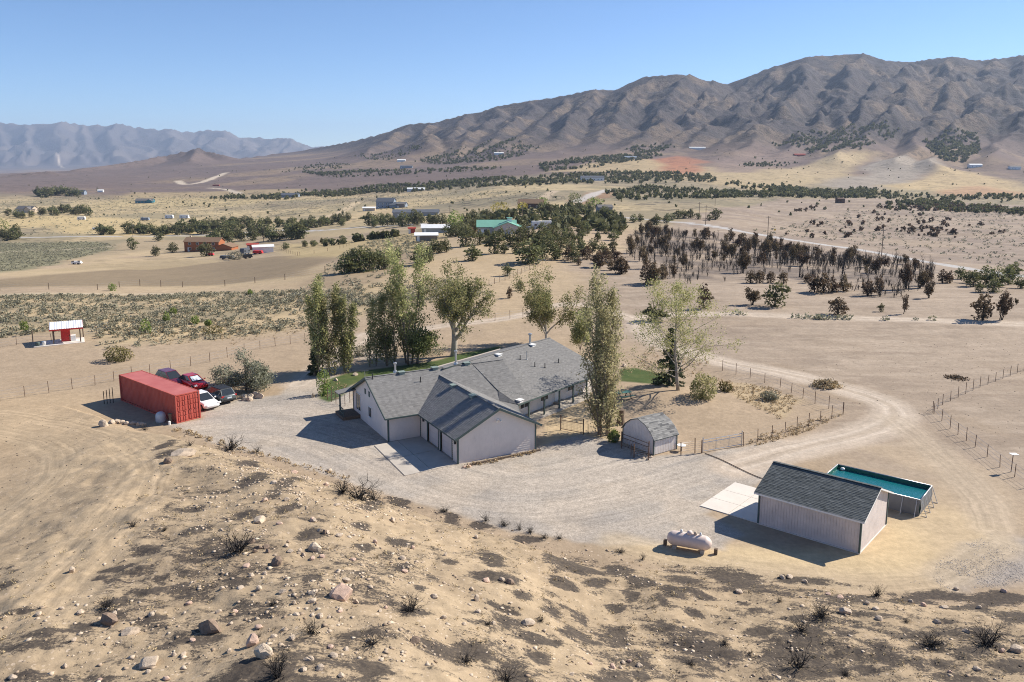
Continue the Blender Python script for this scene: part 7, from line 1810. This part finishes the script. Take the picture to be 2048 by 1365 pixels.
# trailers and vehicles far off
def trailer(px, py, L, Wd, Hh, yaw, mat, label, cat='trailer', group=None):
    g = hit(px, py); root = empty('travel_trailer', g, R(yaw), label, cat, group); t = MB(); c = .25
    t.add([(-L / 2, -Wd / 2, .5), (L / 2, -Wd / 2, .5), (L / 2, Wd / 2, .5), (-L / 2, Wd / 2, .5), (-L / 2 + c, -Wd / 2, Hh), (L / 2 - c * 2, -Wd / 2, Hh), (L / 2 - c * 2, Wd / 2, Hh), (-L / 2 + c, Wd / 2, Hh)], [(0, 1, 5, 4), (1, 2, 6, 5), (2, 3, 7, 6), (3, 0, 4, 7), (4, 5, 6, 7), (3, 2, 1, 0)]); t.build('body', mat, root)
    for sx in (-.3, .3): MB().box(sx * L - .5, sx * L + .5, -Wd / 2 - .03, -Wd / 2 + .01, 1.3, 1.3 + Hh * .25).build('window', M['glass'], root)
    for sx in (-.25, .2):
        for sy in (-1, 1): MB().tube([(sx * L, sy * (Wd / 2 - .15), .38), (sx * L, sy * (Wd / 2 + .03), .38)], .38, 10).build('wheel', M['tyre'], root)
    return root
for px, py, L, w_, h_, yw, m_, lb in ((*z1(478, 645), 7, 2.5, 3.2, 10, WHT, 'white trailer alone on the golden field at left'), (*z1(850, 648), 8, 2.5, 2.8, 0, BLUG, 'grey-white trailer left of the white trailer pair'), (*z1(992, 637), 8, 2.6, 3.6, 0, WHT, 'left white trailer of the two pairs above the valley hedge'), (*z1(1080, 637), 9, 2.6, 3.6, 0, WHT, 'right white trailer of the two pairs above the valley hedge'), (*z1(1172, 690), 7, 2.5, 3, 20, WHT, 'white trailer between the dark valley trees'), (*z2(1415, 345), 9, 2.6, 3.2, 5, WHT, 'white motorhome right of the green-roofed house'), (*z1(558, 702), 4.5, 2, 1.8, 0, WHT, 'small white van at the edge of the dark clump'), (*z1(1435, 845), 5, 2.4, 2.9, 70, SLATE, 'dark horse trailer beside the white barn'), (*z1(1330, 875), 6, 2.3, 1.7, 0, SLATE, 'low dark flatbed before the orange house'), (*z1(450, 905), 4, 2, 1.4, 10, WHT, 'pale parked cart on the brown field left of the orange house'), (*z1(1510, 845), 4.6, 2, 1.7, 0, M['red'], 'red pickup in front of the white barn'), (*z1(1235, 855), 3, 1.6, 1.4, 0, M['red'], 'small red tractor in front of the orange house'), (*z1(1450, 870), 4, 1.9, 1.9, 30, M['black'], 'black truck below the dark horse trailer'), (*z2(1350, 355), 4.5, 2, 1.6, 0, BLUG, 'blue-grey car parked by the green-roofed house'), (*z2(1005, 368), 4, 2, 1.7, 0, M['red'], 'red machine left of the green-roofed house'), (*z1(1265, 447), 14, 3, 3, 0, REDW, 'red row of trailers at the foot of the far brown slope')):
    trailer(px, py, L, w_, h_, yw, m_, lb, 'trailer' if 'trailer' in lb else 'vehicle')
bush(z1(1375, 878)[0], z1(1375, 878)[1], 30, 16, 'leaf_sage', 'big pale grey bush in front of the dark flatbed', 390, 500, .3)
# poles and lines
def pole(px, py, h, label='wooden utility pole beside the paved road', group='utility poles along the road'):
    g = hit(px, py); root = empty('utility_pole', g, R(20), label, 'utility pole', group); MB().tube([(0, 0, -.5), (0, 0, h)], [.17, .11], 8).build('shaft', M['wood'], root); MB().box(-1.2, 1.2, -.06, .06, h - .9, h - .76).build('crossarm', M['wood'], root)
    for x in (-1.1, -.4, .4, 1.1): MB().lathe([(.05, 0), (.06, .12), (.02, .18)], 6, (x, 0, h - .76)).build('insulator', M['white'], root)
    return g + np.array([0, 0, h - .6])
pts_ = [pole(px, py, 10.5) for px, py in ((1763, 513), (1535, 479), (1411, 450))]
pole(1398, 437, 9.5, 'utility pole uphill of the road near the round junipers', None); pole(1430, 412, 9.5, 'utility pole at the top of the plain', None); pole(266, 476, 9, 'utility pole by the valley road left of the orange house', None); pole(527, 484, 9, 'utility pole among the tall trees right of the orange house', None); pole(900, 440, 9, 'utility pole in front of the grey barn trees', None); pole(1045, 445, 9, 'utility pole beside the yellow trees', None)
pts_ = [pts_[0] + (pts_[0] - pts_[1]) * 1.0] + pts_
t = MB()
for a, b in zip(pts_[:-1], pts_[1:]):
    for o_ in (-1.0, 1.0): t.tube([a + (b - a) * f + np.array([o_ * .9, o_ * .3, -2.2 * (f * (1 - f)) * 1.2]) for f in np.linspace(0, 1, 12)], .012, 3, cap=False)
o = t.build('power_line', M['black']); tag(o, 'thin overhead wires strung between the roadside poles', 'power line', kind='stuff')
g = hit(*z3(683, 352)); e = empty('road_sign', g, R(10), 'small yellow diamond road sign beyond the paved road', 'sign'); MB().tube([(0, 0, -.3), (0, 0, 2.2)], .05, 6).build('post', M['galv'], e)
t = MB(); t.add([(0, -.05, 1.5), (.65, -.05, 2.15), (0, -.05, 2.8), (-.65, -.05, 2.15), (0, -.02, 1.5), (.65, -.02, 2.15), (0, -.02, 2.8), (-.65, -.02, 2.15)], [(0, 1, 2, 3), (7, 6, 5, 4), (0, 4, 5, 1), (1, 5, 6, 2), (2, 6, 7, 3), (3, 7, 4, 0)]); t.build('sign_plate', pm('sign_yellow', (.7, .42, .03), .5, .05, 3), e)
